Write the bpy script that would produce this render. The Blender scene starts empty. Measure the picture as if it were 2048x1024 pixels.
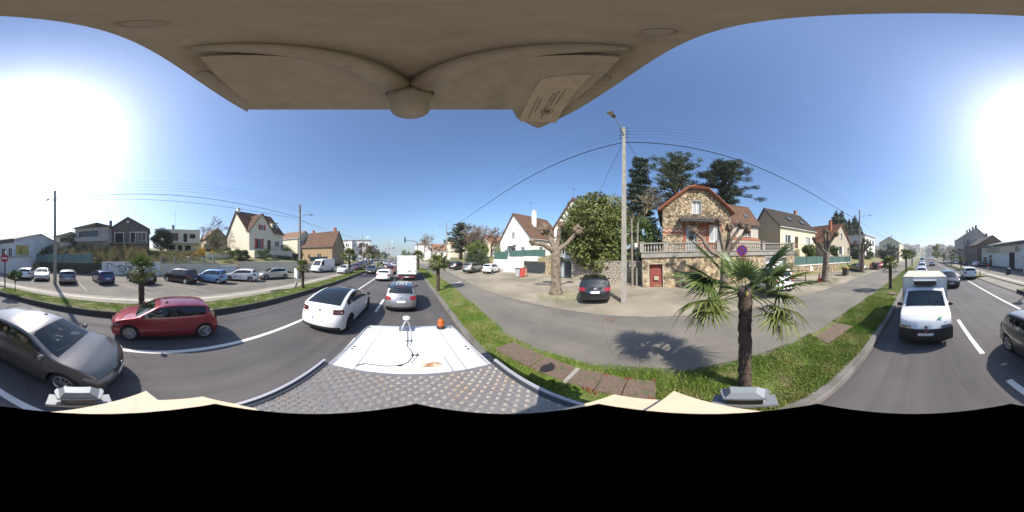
import bpy, bmesh, math, random
import numpy as np
from mathutils import Vector, Matrix

S = bpy.context.scene
COL = S.collection
rad = math.radians
PI = math.pi
CAMH = 3.15
HAZE = 0.0004
RNG = random.Random(11)

# ---------------------------------------------------------------- camera
cd = bpy.data.cameras.new('camera')
cam = bpy.data.objects.new('camera', cd)
COL.objects.link(cam)
cam.location = (0, 0, CAMH)
cam.rotation_euler = (rad(90), 0, rad(-35.86))
cd.type = 'PANO'
try:
    cd.cycles.panorama_type = 'EQUIRECTANGULAR'
except Exception:
    cd.panorama_type = 'EQUIRECTANGULAR'
cd.clip_start = 0.005
cd.clip_end = 6000
S.camera = cam

# ---------------------------------------------------------------- sky, sun, exposure
SUN_AZ, SUN_EL = 229.8, 43.0            # azimuth clockwise from +Y (the direction of travel)
W = bpy.data.worlds.new('World')
S.world = W
W.use_nodes = True
nt = W.node_tree
bg = nt.nodes['Background']
sk = nt.nodes.new('ShaderNodeTexSky')
sk.sky_type = 'NISHITA'
sk.sun_disc = False
sk.sun_elevation = rad(SUN_EL)
sk.sun_rotation = rad(SUN_AZ)
sk.altitude = 100
sk.air_density = 1.2
sk.dust_density = 2.3
sk.ozone_density = 8.0
nt.links.new(sk.outputs[0], bg.inputs[0])
bg.inputs[1].default_value = 0.13
sd = bpy.data.lights.new('sun', 'SUN')
sd.energy = 4.6
sd.angle = rad(0.5)
sd.color = (1.0, 0.935, 0.83)
sun = bpy.data.objects.new('sun', sd)
COL.objects.link(sun)
a, e = rad(SUN_AZ), rad(SUN_EL)
sun.rotation_euler = Vector((math.sin(a) * math.cos(e), math.cos(a) * math.cos(e), math.sin(e))).to_track_quat('Z', 'Y').to_euler()
sun.location = (-20, -20, 60)
S.view_settings.view_transform = 'Standard'
S.view_settings.look = 'None'
S.view_settings.gamma = 1
S.view_settings.use_curve_mapping = False
S.view_settings.exposure = 0.68
try:
    S.cycles.max_bounces = 6
    S.cycles.transparent_max_bounces = 12
    S.cycles.use_denoising = True
    S.cycles.volume_bounces = 1
except Exception:
    pass

# ---------------------------------------------------------------- helpers
def az(px):
    return rad((px - 820) * 360 / 2048)

def at(px, d, z=0.0):
    """world point seen along photo column px at ground distance d"""
    t = az(px)
    return Vector((d * math.sin(t), d * math.cos(t), z))

def zat(py, d):
    return CAMH + d * math.tan(rad((512 - py) * 180 / 1024))

MATS = {}
def mat(name, col, rough=0.75, metal=0.0, var=0.0, vscale=3.0, col2=None, bump=0.0, bscale=40.0, island=0.0,
        spec=0.5, coat=0.0, c2scale=None, c2fac=(0.45, 0.62), trans=0.0, crack=0.0, streak=0.0):
    if name in MATS:
        return MATS[name]
    m = bpy.data.materials.new(name)
    m.use_nodes = True
    N, L = m.node_tree.nodes, m.node_tree.links
    b = N['Principled BSDF']
    b.inputs['Roughness'].default_value = rough
    b.inputs['Metallic'].default_value = metal
    b.inputs['Specular IOR Level'].default_value = spec
    b.inputs['Coat Weight'].default_value = coat
    b.inputs['Coat Roughness'].default_value = 0.04
    b.inputs['Base Color'].default_value = (*col, 1)
    tc = N.new('ShaderNodeTexCoord')
    cur = None
    if col2 is not None:
        n = N.new('ShaderNodeTexNoise'); n.inputs['Scale'].default_value = c2scale or vscale
        n.inputs['Detail'].default_value = 5; n.inputs['Roughness'].default_value = 0.6
        L.new(tc.outputs['Object'], n.inputs['Vector'])
        r = N.new('ShaderNodeMapRange'); r.inputs['From Min'].default_value = c2fac[0]; r.inputs['From Max'].default_value = c2fac[1]
        L.new(n.outputs['Fac'], r.inputs['Value'])
        mx = N.new('ShaderNodeMix'); mx.data_type = 'RGBA'
        mx.inputs['A'].default_value = (*col, 1); mx.inputs['B'].default_value = (*col2, 1)
        L.new(r.outputs['Result'], mx.inputs['Factor'])
        cur = mx.outputs['Result']
    def scale_by(cur, sock, amt):
        r = N.new('ShaderNodeMapRange')
        r.inputs['To Min'].default_value = 1 - amt; r.inputs['To Max'].default_value = 1 + amt
        L.new(sock, r.inputs['Value'])
        h = N.new('ShaderNodeHueSaturation')
        if cur is None:
            h.inputs['Color'].default_value = (*col, 1)
        else:
            L.new(cur, h.inputs['Color'])
        L.new(r.outputs['Result'], h.inputs['Value'])
        return h.outputs['Color']
    if var:
        n = N.new('ShaderNodeTexNoise'); n.inputs['Scale'].default_value = vscale * 2.7
        n.inputs['Detail'].default_value = 8; n.inputs['Roughness'].default_value = 0.7
        L.new(tc.outputs['Object'], n.inputs['Vector'])
        r0 = N.new('ShaderNodeMapRange'); r0.inputs['From Min'].default_value = 0.3; r0.inputs['From Max'].default_value = 0.7
        L.new(n.outputs['Fac'], r0.inputs['Value'])
        cur = scale_by(cur, r0.outputs['Result'], var)
    if streak:          # tyre-polished and oil-darkened lanes along the road
        mp = N.new('ShaderNodeMapping'); mp.inputs['Scale'].default_value = (1.6, .035, 1); L.new(tc.outputs['Object'], mp.inputs['Vector'])
        n = N.new('ShaderNodeTexNoise'); n.inputs['Scale'].default_value = 1.0; n.inputs['Detail'].default_value = 6; n.inputs['Roughness'].default_value = .65
        L.new(mp.outputs[0], n.inputs['Vector'])
        r0 = N.new('ShaderNodeMapRange'); r0.inputs['From Min'].default_value = 0.32; r0.inputs['From Max'].default_value = 0.68; L.new(n.outputs['Fac'], r0.inputs['Value'])
        cur = scale_by(cur, r0.outputs['Result'], streak)
    if crack:           # wandering hairline cracks and patched joints
        n = N.new('ShaderNodeTexNoise'); n.inputs['Scale'].default_value = 1.3; n.inputs['Detail'].default_value = 6; L.new(tc.outputs['Object'], n.inputs['Vector'])
        ad = N.new('ShaderNodeMix'); ad.data_type = 'VECTOR'; ad.inputs['Factor'].default_value = .22; L.new(tc.outputs['Object'], ad.inputs['A']); L.new(n.outputs['Color'], ad.inputs['B'])
        v = N.new('ShaderNodeTexVoronoi'); v.feature = 'DISTANCE_TO_EDGE'; v.inputs['Scale'].default_value = crack; L.new(ad.outputs[1], v.inputs['Vector'])
        r0 = N.new('ShaderNodeMapRange'); r0.inputs['From Max'].default_value = 0.008; L.new(v.outputs['Distance'], r0.inputs['Value'])
        n2 = N.new('ShaderNodeTexNoise'); n2.inputs['Scale'].default_value = .25; L.new(tc.outputs['Object'], n2.inputs['Vector'])
        r2 = N.new('ShaderNodeMapRange'); r2.inputs['From Min'].default_value = .5; r2.inputs['From Max'].default_value = .56; L.new(n2.outputs['Fac'], r2.inputs['Value'])
        mxm = N.new('ShaderNodeMath'); mxm.operation = 'MAXIMUM'; L.new(r0.outputs['Result'], mxm.inputs[0]); L.new(r2.outputs['Result'], mxm.inputs[1])
        r3 = N.new('ShaderNodeMapRange'); r3.inputs['To Min'].default_value = .25; r3.inputs['To Max'].default_value = .5; L.new(mxm.outputs[0], r3.inputs['Value'])
        cur = scale_by(cur, r3.outputs['Result'], .5)
    if island:
        g = N.new('ShaderNodeNewGeometry')
        cur = scale_by(cur, g.outputs['Random Per Island'], island)
    if cur is not None:
        L.new(cur, b.inputs['Base Color'])
    if bump:
        n = N.new('ShaderNodeTexNoise'); n.inputs['Scale'].default_value = bscale; n.inputs['Detail'].default_value = 4
        L.new(tc.outputs['Object'], n.inputs['Vector'])
        bp = N.new('ShaderNodeBump'); bp.inputs['Strength'].default_value = bump; bp.inputs['Distance'].default_value = 0.02
        L.new(n.outputs['Fac'], bp.inputs['Height'])
        L.new(bp.outputs['Normal'], b.inputs['Normal'])
    if trans:
        out = N['Material Output']
        t = N.new('ShaderNodeBsdfTranslucent')
        if cur is not None: L.new(cur, t.inputs['Color'])
        else: t.inputs['Color'].default_value = (*col, 1)
        ms = N.new('ShaderNodeMixShader'); ms.inputs[0].default_value = trans
        L.new(b.outputs[0], ms.inputs[1]); L.new(t.outputs[0], ms.inputs[2]); L.new(ms.outputs[0], out.inputs['Surface'])
    MATS[name] = m
    return m

def clear_glass(name, tint, fac=0.12):
    if name in MATS: return MATS[name]
    m = bpy.data.materials.new(name); m.use_nodes = True
    N, L = m.node_tree.nodes, m.node_tree.links
    N.remove(N['Principled BSDF'])
    t = N.new('ShaderNodeBsdfTransparent'); t.inputs[0].default_value = (*tint, 1)
    g = N.new('ShaderNodeBsdfGlossy'); g.inputs['Roughness'].default_value = 0.02
    f = N.new('ShaderNodeFresnel'); f.inputs[0].default_value = 1.5
    ad = N.new('ShaderNodeMath'); ad.operation = 'ADD'; ad.use_clamp = True; ad.inputs[1].default_value = fac * 0.3
    L.new(f.outputs[0], ad.inputs[0])
    ms = N.new('ShaderNodeMixShader')
    L.new(ad.outputs[0], ms.inputs[0]); L.new(t.outputs[0], ms.inputs[1]); L.new(g.outputs[0], ms.inputs[2])
    L.new(ms.outputs[0], N['Material Output'].inputs['Surface'])
    MATS[name] = m
    return m

class MB:
    """collects faces; build() links them as one mesh object"""
    def __init__(s):
        s.v, s.f, s.m = [], [], []
    def quad(s, *p, m=0):
        n = len(s.v); s.v += [tuple(q) for q in p]; s.f.append(tuple(range(n, n + len(p)))); s.m.append(m)
    def box(s, x0, x1, y0, y1, z0, z1, m=0, M=None):
        n = len(s.v)
        c = [(x0, y0, z0), (x1, y0, z0), (x1, y1, z0), (x0, y1, z0), (x0, y0, z1), (x1, y0, z1), (x1, y1, z1), (x0, y1, z1)]
        if M is not None: c = [tuple(M @ Vector(q)) for q in c]
        s.v += c
        for f in ((0, 3, 2, 1), (4, 5, 6, 7), (0, 1, 5, 4), (1, 2, 6, 5), (2, 3, 7, 6), (3, 0, 4, 7)):
            s.f.append(tuple(n + i for i in f)); s.m.append(m)
    def cbox(s, c, sx, sy, sz, rz=0.0, m=0, rx=0.0):
        M = Matrix.Translation(c) @ Matrix.Rotation(rz, 4, 'Z') @ Matrix.Rotation(rx, 4, 'X')
        s.box(-sx / 2, sx / 2, -sy / 2, sy / 2, -sz / 2, sz / 2, m, M)
    def prism(s, pts, z0, z1, m=0, M=None):
        k = len(pts); n = len(s.v)
        c = [(x, y, z0) for x, y in pts] + [(x, y, z1) for x, y in pts]
        if M is not None: c = [tuple(M @ Vector(q)) for q in c]
        s.v += c
        s.f.append(tuple(n + i for i in reversed(range(k)))); s.m.append(m)
        s.f.append(tuple(n + k + i for i in range(k))); s.m.append(m)
        for i in range(k):
            j = (i + 1) % k
            s.f.append((n + i, n + j, n + k + j, n + k + i)); s.m.append(m)
    def tube(s, path, radii, seg=8, m=0, cap=True):
        path = [Vector(p) for p in path]
        if not hasattr(radii, '__len__'): radii = [radii] * len(path)
        n0 = len(s.v); up = Vector((0, 0, 1)); prev = None
        for i, p in enumerate(path):
            d = (path[min(i + 1, len(path) - 1)] - path[max(i - 1, 0)])
            d = d.normalized() if d.length > 1e-9 else Vector((0, 0, 1))
            if prev is None:
                ref = Vector((1, 0, 0)) if abs(d.z) > 0.9 else up
                a = d.cross(ref).normalized()
            else:
                a = (prev - d * prev.dot(d))
                a = a.normalized() if a.length > 1e-6 else d.orthogonal().normalized()
            prev = a; b = d.cross(a)
            for k in range(seg):
                t = 2 * PI * k / seg
                s.v.append(tuple(p + (a * math.cos(t) + b * math.sin(t)) * radii[i]))
        for i in range(len(path) - 1):
            for k in range(seg):
                k2 = (k + 1) % seg
                s.f.append((n0 + i * seg + k, n0 + i * seg + k2, n0 + (i + 1) * seg + k2, n0 + (i + 1) * seg + k)); s.m.append(m)
        if cap:
            s.f.append(tuple(n0 + k for k in reversed(range(seg)))); s.m.append(m)
            s.f.append(tuple(n0 + (len(path) - 1) * seg + k for k in range(seg))); s.m.append(m)
    def lathe(s, prof, seg=16, M=None, m=0, closed=False, cap=True):
        """profile of (r, z) turned about Z"""
        n0 = len(s.v)
        for r, z in prof:
            for k in range(seg):
                t = 2 * PI * k / seg
                q = (r * math.cos(t), r * math.sin(t), z)
                s.v.append(tuple(M @ Vector(q)) if M is not None else q)
        K = len(prof)
        for i in range(K if closed else K - 1):
            j = (i + 1) % K
            for k in range(seg):
                k2 = (k + 1) % seg
                s.f.append((n0 + i * seg + k, n0 + i * seg + k2, n0 + j * seg + k2, n0 + j * seg + k)); s.m.append(m)
        if not closed and cap:
            if prof[0][0] > 1e-5: s.f.append(tuple(n0 + k for k in reversed(range(seg)))); s.m.append(m)
            if prof[-1][0] > 1e-5: s.f.append(tuple(n0 + (K - 1) * seg + k for k in range(seg))); s.m.append(m)
    def ell(s, c, rx, ry, rz, seg=10, rings=6, m=0, M=None, jit=0.0, rng=None):
        n0 = len(s.v); c = Vector(c)
        for i in range(rings + 1):
            p = PI * i / rings
            for k in range(seg):
                t = 2 * PI * k / seg
                j = 1 + (rng.uniform(-jit, jit) if jit else 0)
                q = Vector((rx * math.sin(p) * math.cos(t) * j, ry * math.sin(p) * math.sin(t) * j, rz * math.cos(p) * j))
                if M is not None: q = M @ q
                s.v.append(tuple(c + q))
        for i in range(rings):
            for k in range(seg):
                k2 = (k + 1) % seg
                s.f.append((n0 + i * seg + k, n0 + (i + 1) * seg + k, n0 + (i + 1) * seg + k2, n0 + i * seg + k2)); s.m.append(m)
    def grid(s, P, m=0, flip=False):
        """P[i][j] of points"""
        n0 = len(s.v); a, b = len(P), len(P[0])
        for r in P: s.v += [tuple(q) for q in r]
        for i in range(a - 1):
            for j in range(b - 1):
                f = (n0 + i * b + j, n0 + i * b + j + 1, n0 + (i + 1) * b + j + 1, n0 + (i + 1) * b + j)
                s.f.append(f[::-1] if flip else f); s.m.append(m)
    def mesh(s, name, mats, smooth=False):
        me = bpy.data.meshes.new(name)
        me.from_pydata(s.v, [], s.f)
        for q in (mats if isinstance(mats, (list, tuple)) else [mats]): me.materials.append(q)
        if isinstance(mats, (list, tuple)) and len(mats) > 1:
            me.polygons.foreach_set('material_index', s.m)
        if smooth: me.polygons.foreach_set('use_smooth', [True] * len(s.f))
        me.update()
        return me
    def build(s, name, mats, parent=None, smooth=False, kind=None, loc=None, rz=None):
        o = put(name, s.mesh(name, mats, smooth), parent)
        if kind: o['kind'] = kind
        if loc is not None: o.location = loc
        if rz is not None: o.rotation_euler = (0, 0, rz)
        return o

def put(name, me, parent=None, M=None):
    o = bpy.data.objects.new(name, me)
    COL.objects.link(o)
    if parent is not None: o.parent = parent
    if M is not None: o.matrix_local = M
    return o

def tag(o, label=None, cat=None, group=None, kind=None):
    if label: o['label'] = label
    if cat: o['category'] = cat
    if group: o['group'] = group
    if kind: o['kind'] = kind
    return o

def thing(name, label, cat, loc=(0, 0, 0), rz=0.0, group=None):
    o = bpy.data.objects.new(name, None)
    COL.objects.link(o)
    o.empty_display_size = 0.1
    o.location = loc; o.rotation_euler = (0, 0, rz)
    return tag(o, label, cat, group)

def npmesh(name, V, F, mats, smooth=False):
    """fast mesh from numpy arrays, F all quads or all triangles"""
    me = bpy.data.meshes.new(name)
    k = F.shape[1]
    me.vertices.add(len(V)); me.vertices.foreach_set('co', V.astype(np.float32).ravel())
    me.loops.add(F.size); me.loops.foreach_set('vertex_index', F.astype(np.int32).ravel())
    me.polygons.add(len(F)); me.polygons.foreach_set('loop_start', np.arange(0, F.size, k, dtype=np.int32))
    me.update(calc_edges=True)
    me.materials.append(mats)
    if smooth: me.polygons.foreach_set('use_smooth', [True] * len(F))
    return me

# ---------------------------------------------------------------- materials
M_ASPH = mat('road_asphalt', (0.070, 0.064, 0.064), 0.85, var=0.22, vscale=60, col2=(0.094, 0.086, 0.083), c2scale=0.35, c2fac=(0.35, 0.65), bump=0.35, bscale=180, streak=.22, crack=.35)
M_PATH = mat('path_asphalt', (0.135, 0.124, 0.106), 0.9, var=0.22, vscale=45, col2=(0.18, 0.163, 0.132), c2scale=0.6, c2fac=(0.35, 0.65), bump=0.4, bscale=150, streak=.10, crack=.5)
M_DIRT = mat('forecourt_gravel', (0.315, 0.272, 0.205), 0.95, var=0.25, vscale=20, col2=(0.18, 0.162, 0.118), c2scale=0.3, c2fac=(0.38, 0.62), bump=0.5, bscale=80)
M_PARK = mat('car_park_surface', (0.12, 0.108, 0.09), 0.95, var=0.2, vscale=25, col2=(0.175, 0.155, 0.125), c2scale=0.3, c2fac=(0.4, 0.62), bump=0.4, bscale=90)
M_PAVE = mat('pale_pavement', (0.25, 0.222, 0.18), 0.95, var=0.15, vscale=18, col2=(0.19, 0.175, 0.15), c2scale=0.9, c2fac=(0.45, 0.65), bump=0.3, bscale=90)
M_KERB = mat('kerb_concrete', (0.17, 0.155, 0.14), 0.9, var=0.2, vscale=14, col2=(0.11, 0.10, 0.085), c2scale=1.5, bump=0.3, bscale=70)
M_DKERB = mat('dark_kerb', (0.06, 0.056, 0.05), 0.9, var=0.25, vscale=14, bump=0.3, bscale=70)
M_TURF = mat('turf_soil', (0.11, 0.14, 0.03), 0.95, var=0.4, vscale=8, col2=(0.20, 0.155, 0.085), c2scale=1.7, c2fac=(0.5, 0.60), bump=0.5, bscale=60)
M_BLADE = mat('grass_blade', (0.14, 0.225, 0.03), 0.7, island=0.5, col2=(0.25, 0.27, 0.075), c2scale=1.3, c2fac=(0.44, 0.6), trans=0.25)
M_PAINT = mat('road_paint', (0.62, 0.60, 0.55), 0.8, var=0.12, vscale=25, col2=(0.36, 0.345, 0.32), c2scale=9, c2fac=(0.58, 0.72))
M_HILL = mat('hillside', (0.13, 0.14, 0.045), 0.95, var=0.3, vscale=1.5, col2=(0.20, 0.16, 0.08), c2scale=0.35, c2fac=(0.45, 0.6), bump=0.5, bscale=10)
M_CONC = mat('concrete', (0.30, 0.28, 0.245), 0.9, var=0.15, vscale=5, col2=(0.21, 0.20, 0.175), c2scale=2.0, c2fac=(0.48, 0.7), bump=0.25, bscale=50)
M_CREAM = mat('cream_render', (0.70, 0.635, 0.49), 0.9, var=0.06, vscale=1.2, col2=(0.60, 0.54, 0.42), c2scale=0.6, c2fac=(0.5, 0.75), bump=0.15, bscale=60)
M_WHITE = mat('white_render', (0.74, 0.72, 0.68), 0.9, var=0.05, vscale=1.2, col2=(0.64, 0.61, 0.56), c2scale=0.5, c2fac=(0.52, 0.75), bump=0.15, bscale=60)
M_GREYR = mat('grey_render', (0.46, 0.415, 0.36), 0.9, var=0.12, vscale=1.5, col2=(0.34, 0.305, 0.265), c2scale=0.6, bump=0.2, bscale=40)
M_YEL = mat('yellow_render', (0.69, 0.62, 0.43), 0.9, var=0.05, vscale=1.2, bump=0.15, bscale=60)
M_TAUPE = mat('taupe_render', (0.40, 0.35, 0.26), 0.9, var=0.05, vscale=1.2, bump=0.15, bscale=60)
M_BRICKW = mat('old_brown_brick', (0.125, 0.095, 0.08), 0.9, var=0.2, vscale=6, col2=(0.17, 0.13, 0.11), c2scale=1.2, bump=0.35, bscale=30)
M_RUBBLE = mat('rubble_wall_mortar', (0.40, 0.345, 0.26), 0.95, var=0.15, vscale=9, bump=0.4, bscale=40)
M_STONE = mat('ochre_stone', (0.27, 0.19, 0.105), 0.9, var=0.25, vscale=8, col2=(0.41, 0.335, 0.22), c2scale=2.6, c2fac=(0.42, 0.62), island=0.62, bump=0.5, bscale=30)
M_GSTONE = mat('grey_stone', (0.19, 0.165, 0.13), 0.9, var=0.22, vscale=9, island=0.3, bump=0.5, bscale=30)
M_MORTAR = mat('pale_mortar', (0.47, 0.43, 0.36), 0.95, var=0.12, vscale=10, bump=0.4, bscale=50)
M_DSTONE = mat('dark_wall_stone', (0.085, 0.072, 0.058), 0.95, var=0.3, vscale=4, col2=(0.05, 0.055, 0.03), c2scale=1.4, bump=0.6, bscale=16, island=0.3)
M_TILE = mat('brown_roof_tile', (0.145, 0.082, 0.05), 0.85, var=0.15, vscale=3, island=0.28, bump=0.2, bscale=20)
M_RTILE = mat('red_roof_tile', (0.24, 0.085, 0.045), 0.85, var=0.15, vscale=3, island=0.28, bump=0.2, bscale=20)
M_OTILE = mat('orange_roof_tile', (0.25, 0.12, 0.068), 0.85, var=0.15, vscale=3, island=0.28, bump=0.2, bscale=20)
M_DTILE = mat('dark_roof_tile', (0.065, 0.052, 0.043), 0.85, var=0.15, vscale=3, island=0.28, bump=0.2, bscale=20)
M_BRICK = mat('red_brick', (0.33, 0.105, 0.055), 0.85, var=0.18, vscale=10, island=0.18, bump=0.2, bscale=40)
M_PANE = mat('window_pane', (0.035, 0.04, 0.045), 0.06, spec=0.6)
M_CURT = mat('curtained_pane', (0.36, 0.37, 0.36), 0.25, var=0.15, vscale=3, spec=0.6)
M_VOID = mat('painted_room_shade', (0.02, 0.018, 0.016), 0.95)  # near-black sheet: shade of the unlit room put into its colour
M_WFRAME = mat('white_frame', (0.72, 0.71, 0.68), 0.5)
M_WOOD = mat('brown_wood', (0.12, 0.06, 0.03), 0.6, var=0.15, vscale=6)
M_METAL = mat('galvanised_steel', (0.42, 0.43, 0.44), 0.4, metal=0.8, var=0.08, vscale=6)
M_BLACK = mat('black_plastic', (0.018, 0.018, 0.02), 0.5)
M_DGREY = mat('dark_grey_metal', (0.045, 0.05, 0.058), 0.5, metal=0.2)
M_GREENF = mat('green_mesh_fence', (0.055, 0.12, 0.10), 0.7, var=0.12, vscale=3)
M_TYRE = mat('tyre_rubber', (0.016, 0.016, 0.017), 0.8)
M_RIM = mat('alloy', (0.42, 0.42, 0.43), 0.32, metal=0.85)
M_DRIM = mat('dark_alloy', (0.06, 0.06, 0.065), 0.35, metal=0.7)
M_GLASSD = mat('tinted_glass', (0.014, 0.017, 0.02), 0.04, spec=0.6)
M_GLASSC = clear_glass('clear_car_glass', (0.55, 0.62, 0.58))
M_LAMP = mat('headlamp_glass', (0.30, 0.31, 0.33), 0.08, metal=0.5, var=0.5, vscale=9, coat=0.6)
M_TAIL = mat('tail_lamp', (0.25, 0.010, 0.014), 0.12, coat=0.6)
M_PLATE = mat('number_plate_white', (0.66, 0.66, 0.64), 0.5)
M_PLATEB = mat('plate_blue_band', (0.03, 0.09, 0.35), 0.5)
M_SKIN = mat('skin', (0.40, 0.23, 0.16), 0.6)
M_HAIR = mat('dark_hair', (0.02, 0.014, 0.01), 0.6)
M_SHIRTB = mat('blue_shirt', (0.24, 0.30, 0.42), 0.9)
M_BLK_CLOTH = mat('dark_cloth', (0.014, 0.015, 0.022), 0.9)
M_RED_CLOTH = mat('dark_red_cloth', (0.16, 0.02, 0.03), 0.9)
M_PALE_CLOTH = mat('pale_trousers', (0.5, 0.47, 0.44), 0.9)
M_BARK = mat('plane_bark', (0.195, 0.16, 0.12), 0.95, var=0.3, vscale=9, col2=(0.10, 0.072, 0.05), c2scale=5, bump=0.9, bscale=22)
M_KNOB = mat('pollard_knob', (0.16, 0.115, 0.08), 0.95, var=0.35, vscale=14, bump=1.0, bscale=26)
M_DBARK = mat('dark_bark', (0.06, 0.045, 0.034), 0.95, var=0.3, vscale=9, bump=0.6, bscale=25)
M_TWIG = mat('bare_twig', (0.17, 0.125, 0.09), 0.95, island=0.25)
M_FIBRE = mat('palm_fibre', (0.078, 0.055, 0.043), 0.95, var=0.4, vscale=20, island=0.65, bump=0.6, bscale=60)
M_FROND = mat('palm_frond', (0.10, 0.145, 0.035), 0.42, island=0.35, trans=0.22)
M_FROND2 = mat('palm_frond_yellowed', (0.14, 0.165, 0.04), 0.5, island=0.35, trans=0.22)
M_LEAFM = mat('glossy_leaf', (0.13, 0.16, 0.04), 0.5, island=0.45, trans=0.2, col2=(0.21, 0.215, 0.075), c2scale=1.0, c2fac=(0.5, 0.62))
M_LEAFG = mat('green_leaf', (0.08, 0.13, 0.03), 0.55, island=0.45, trans=0.2)
M_LEAFD = mat('dark_leaf', (0.028, 0.045, 0.018), 0.6, island=0.45, trans=0.1)
M_LEAFY = mat('spring_leaf', (0.12, 0.155, 0.03), 0.6, island=0.4, trans=0.25)
M_NEEDLE = mat('cedar_needle', (0.045, 0.07, 0.034), 0.7, island=0.45)
M_NEEDLE2 = mat('pale_cedar_needle', (0.12, 0.15, 0.08), 0.7, island=0.4)
M_DRY = mat('dry_scrub', (0.27, 0.21, 0.11), 0.9, island=0.45, col2=(0.17, 0.18, 0.06), c2scale=0.7, trans=.3)
M_FORS = mat('yellow_blossom', (0.55, 0.36, 0.02), 0.8, island=0.3)
M_PINK = mat('plum_leaf', (0.10, 0.045, 0.04), 0.7, island=0.4)
M_WIRE = mat('wire', (0.02, 0.02, 0.022), 0.6)
M_WPAINT = mat('white_car_paint', (0.72, 0.72, 0.72), 0.35, coat=0.8)

def cpaint(name, col, metal=0.35):
    return mat(name, col, 0.32, metal=metal, coat=1.0)

# road centre line drifts left ahead of the camera
def cx(y):
    if y <= 10: return 0.0
    if y <= 60: return -0.0012 * (y - 10) ** 2
    return -3.0 - 0.12 * (y - 60)
# ================================================================ ground, road, verges
def interp(tab, y):
    xs = [a for a, _ in tab]; ys = [b for _, b in tab]
    return float(np.interp(y, xs, ys))

KR = [(-300, 1.75), (-20, 1.72), (-9, 1.52), (-2, 1.45), (4, 1.86), (8, 1.98), (30, 2.05), (300, 2.05)]          # right kerb face
LK = [(-300, -8.3), (-40, -8.3), (-22, -7.6), (-9, -7.5), (-1, -7.7), (8, -7.8), (30, -8.0), (300, -8.0)]         # left kerb face
SL = [(-300, -6.3), (-30, -6.2), (-16, -5.6), (-8, -5.3), (0, -4.7), (25, -4.7), (300, -4.7)]                     # solid line
PE = [(-300, 3.6), (-11, 3.65), (-2, 3.45), (1, 3.4), (4, 3.05), (8, 3.5), (16, 4.1), (300, 4.3)]                 # verge / path edge
PR = [(-300, 8.3), (-26, 8.2), (-13, 7.5), (0, 7.1), (7, 6.3), (12, 5.6), (27, 7.0), (300, 7.4)]                  # path outer edge
YS = sorted(set([-300, -220, -160, -120, -90, -70, -55] + [i for i in range(-46, 62, 2)] + [66, 74, 84, 100, 130, 170, 230, 300]))

def strip(name, fa, fb, za, zb, m, ys=YS, nx=2, kind='structure', wob=0.0):
    P = []
    r = random.Random(len(name) * 7 + 1)
    for y in ys:
        c = cx(y); a = fa(y) + c; b = fb(y) + c
        if wob: a += r.uniform(-wob, wob); b += r.uniform(-wob, wob)
        za_ = za(y) if callable(za) else za
        zb_ = zb(y) if callable(zb) else zb
        P.append([(a + (b - a) * i / nx, y, za_ + (zb_ - za_) * i / nx) for i in range(nx + 1)])
    mb = MB(); mb.grid(P, flip=False)
    mb.f = [f[::-1] for f in mb.f] if True else mb.f
    mb.f = [tuple(f) for f in mb.f]
    # make faces look up
    o = mb.build(name, m, kind=kind)
    bm = bmesh.new(); bm.from_mesh(o.data)
    bmesh.ops.recalc_face_normals(bm, faces=bm.faces)
    if sum(f.normal.z for f in bm.faces) < 0: bmesh.ops.reverse_faces(bm, faces=bm.faces)
    bm.to_mesh(o.data); bm.free()
    return o

kr = lambda y: interp(KR, y); lk = lambda y: interp(LK, y); sl = lambda y: interp(SL, y)
pe = lambda y: interp(PE, y); pr = lambda y: interp(PR, y)
def wallx(y):      # the line of garden walls on the right
    return float(np.interp(y, [-300, -45, -14, -12.6, -12.5, 1.0, 1.2, 10.5, 16, 300], [13.5, 13.5, 14.3, 14.3, 13.2, 13.2, 15.2, 15.6, 17.0, 17.5]))
def lwallx(y):     # the line of walls behind the left car park
    return float(np.interp(y, [-300, -24, -20, 1, 13, 20.5, 23, 40, 300], [-19, -19, -24.3, -24.3, -23.4, -18.6, -17.9, -19.5, -21]))

# terrain: one sheet to the horizon
def terr(x, y):
    z = -0.05
    xx = x - cx(y)
    if xx > 2.2:
        wx = wallx(y)
        if xx < wx + 0.3:
            z = float(np.interp(xx, [2.2, 4, 9, 14, 18], [-0.05, 0.10, 0.40, 0.5, 0.5]))
        else:
            f = 1.0 if -60 < y < 34 else max(0.25, 1 - (abs(y) - 34) / 60)
            top = 3.2 if -12.6 < y < 1.1 else 2.0
            z = 0.5 + f * float(np.interp(xx - wx, [0.3, 0.6, 6, 30, 150, 900], [top - 0.6, top - 0.5, 2.7, 4.5, 10, 25]))
    elif xx < -8.2:
        wx = lwallx(y)
        if xx > wx - 0.3:
            z = 0.12
        else:
            f = float(np.interp(y, [-60, -26, -21, 24, 36, 80], [0.0, 0.0, 1.0, 1.0, 0.35, 0.2]))
            z = 0.15 + f * float(np.interp(wx - xx, [0.3, 0.6, 5, 9, 18, 60, 300, 900], [1.55, 1.65, 2.9, 3.7, 4.4, 7, 14, 25]))
    if y < -260:
        z += 44 * min(1, max(0, (-y - 380) / 380)) ** 1.3 + 0.6 * math.sin(x * 0.02) * min(1, (-y - 260) / 200)
    return z

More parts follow.
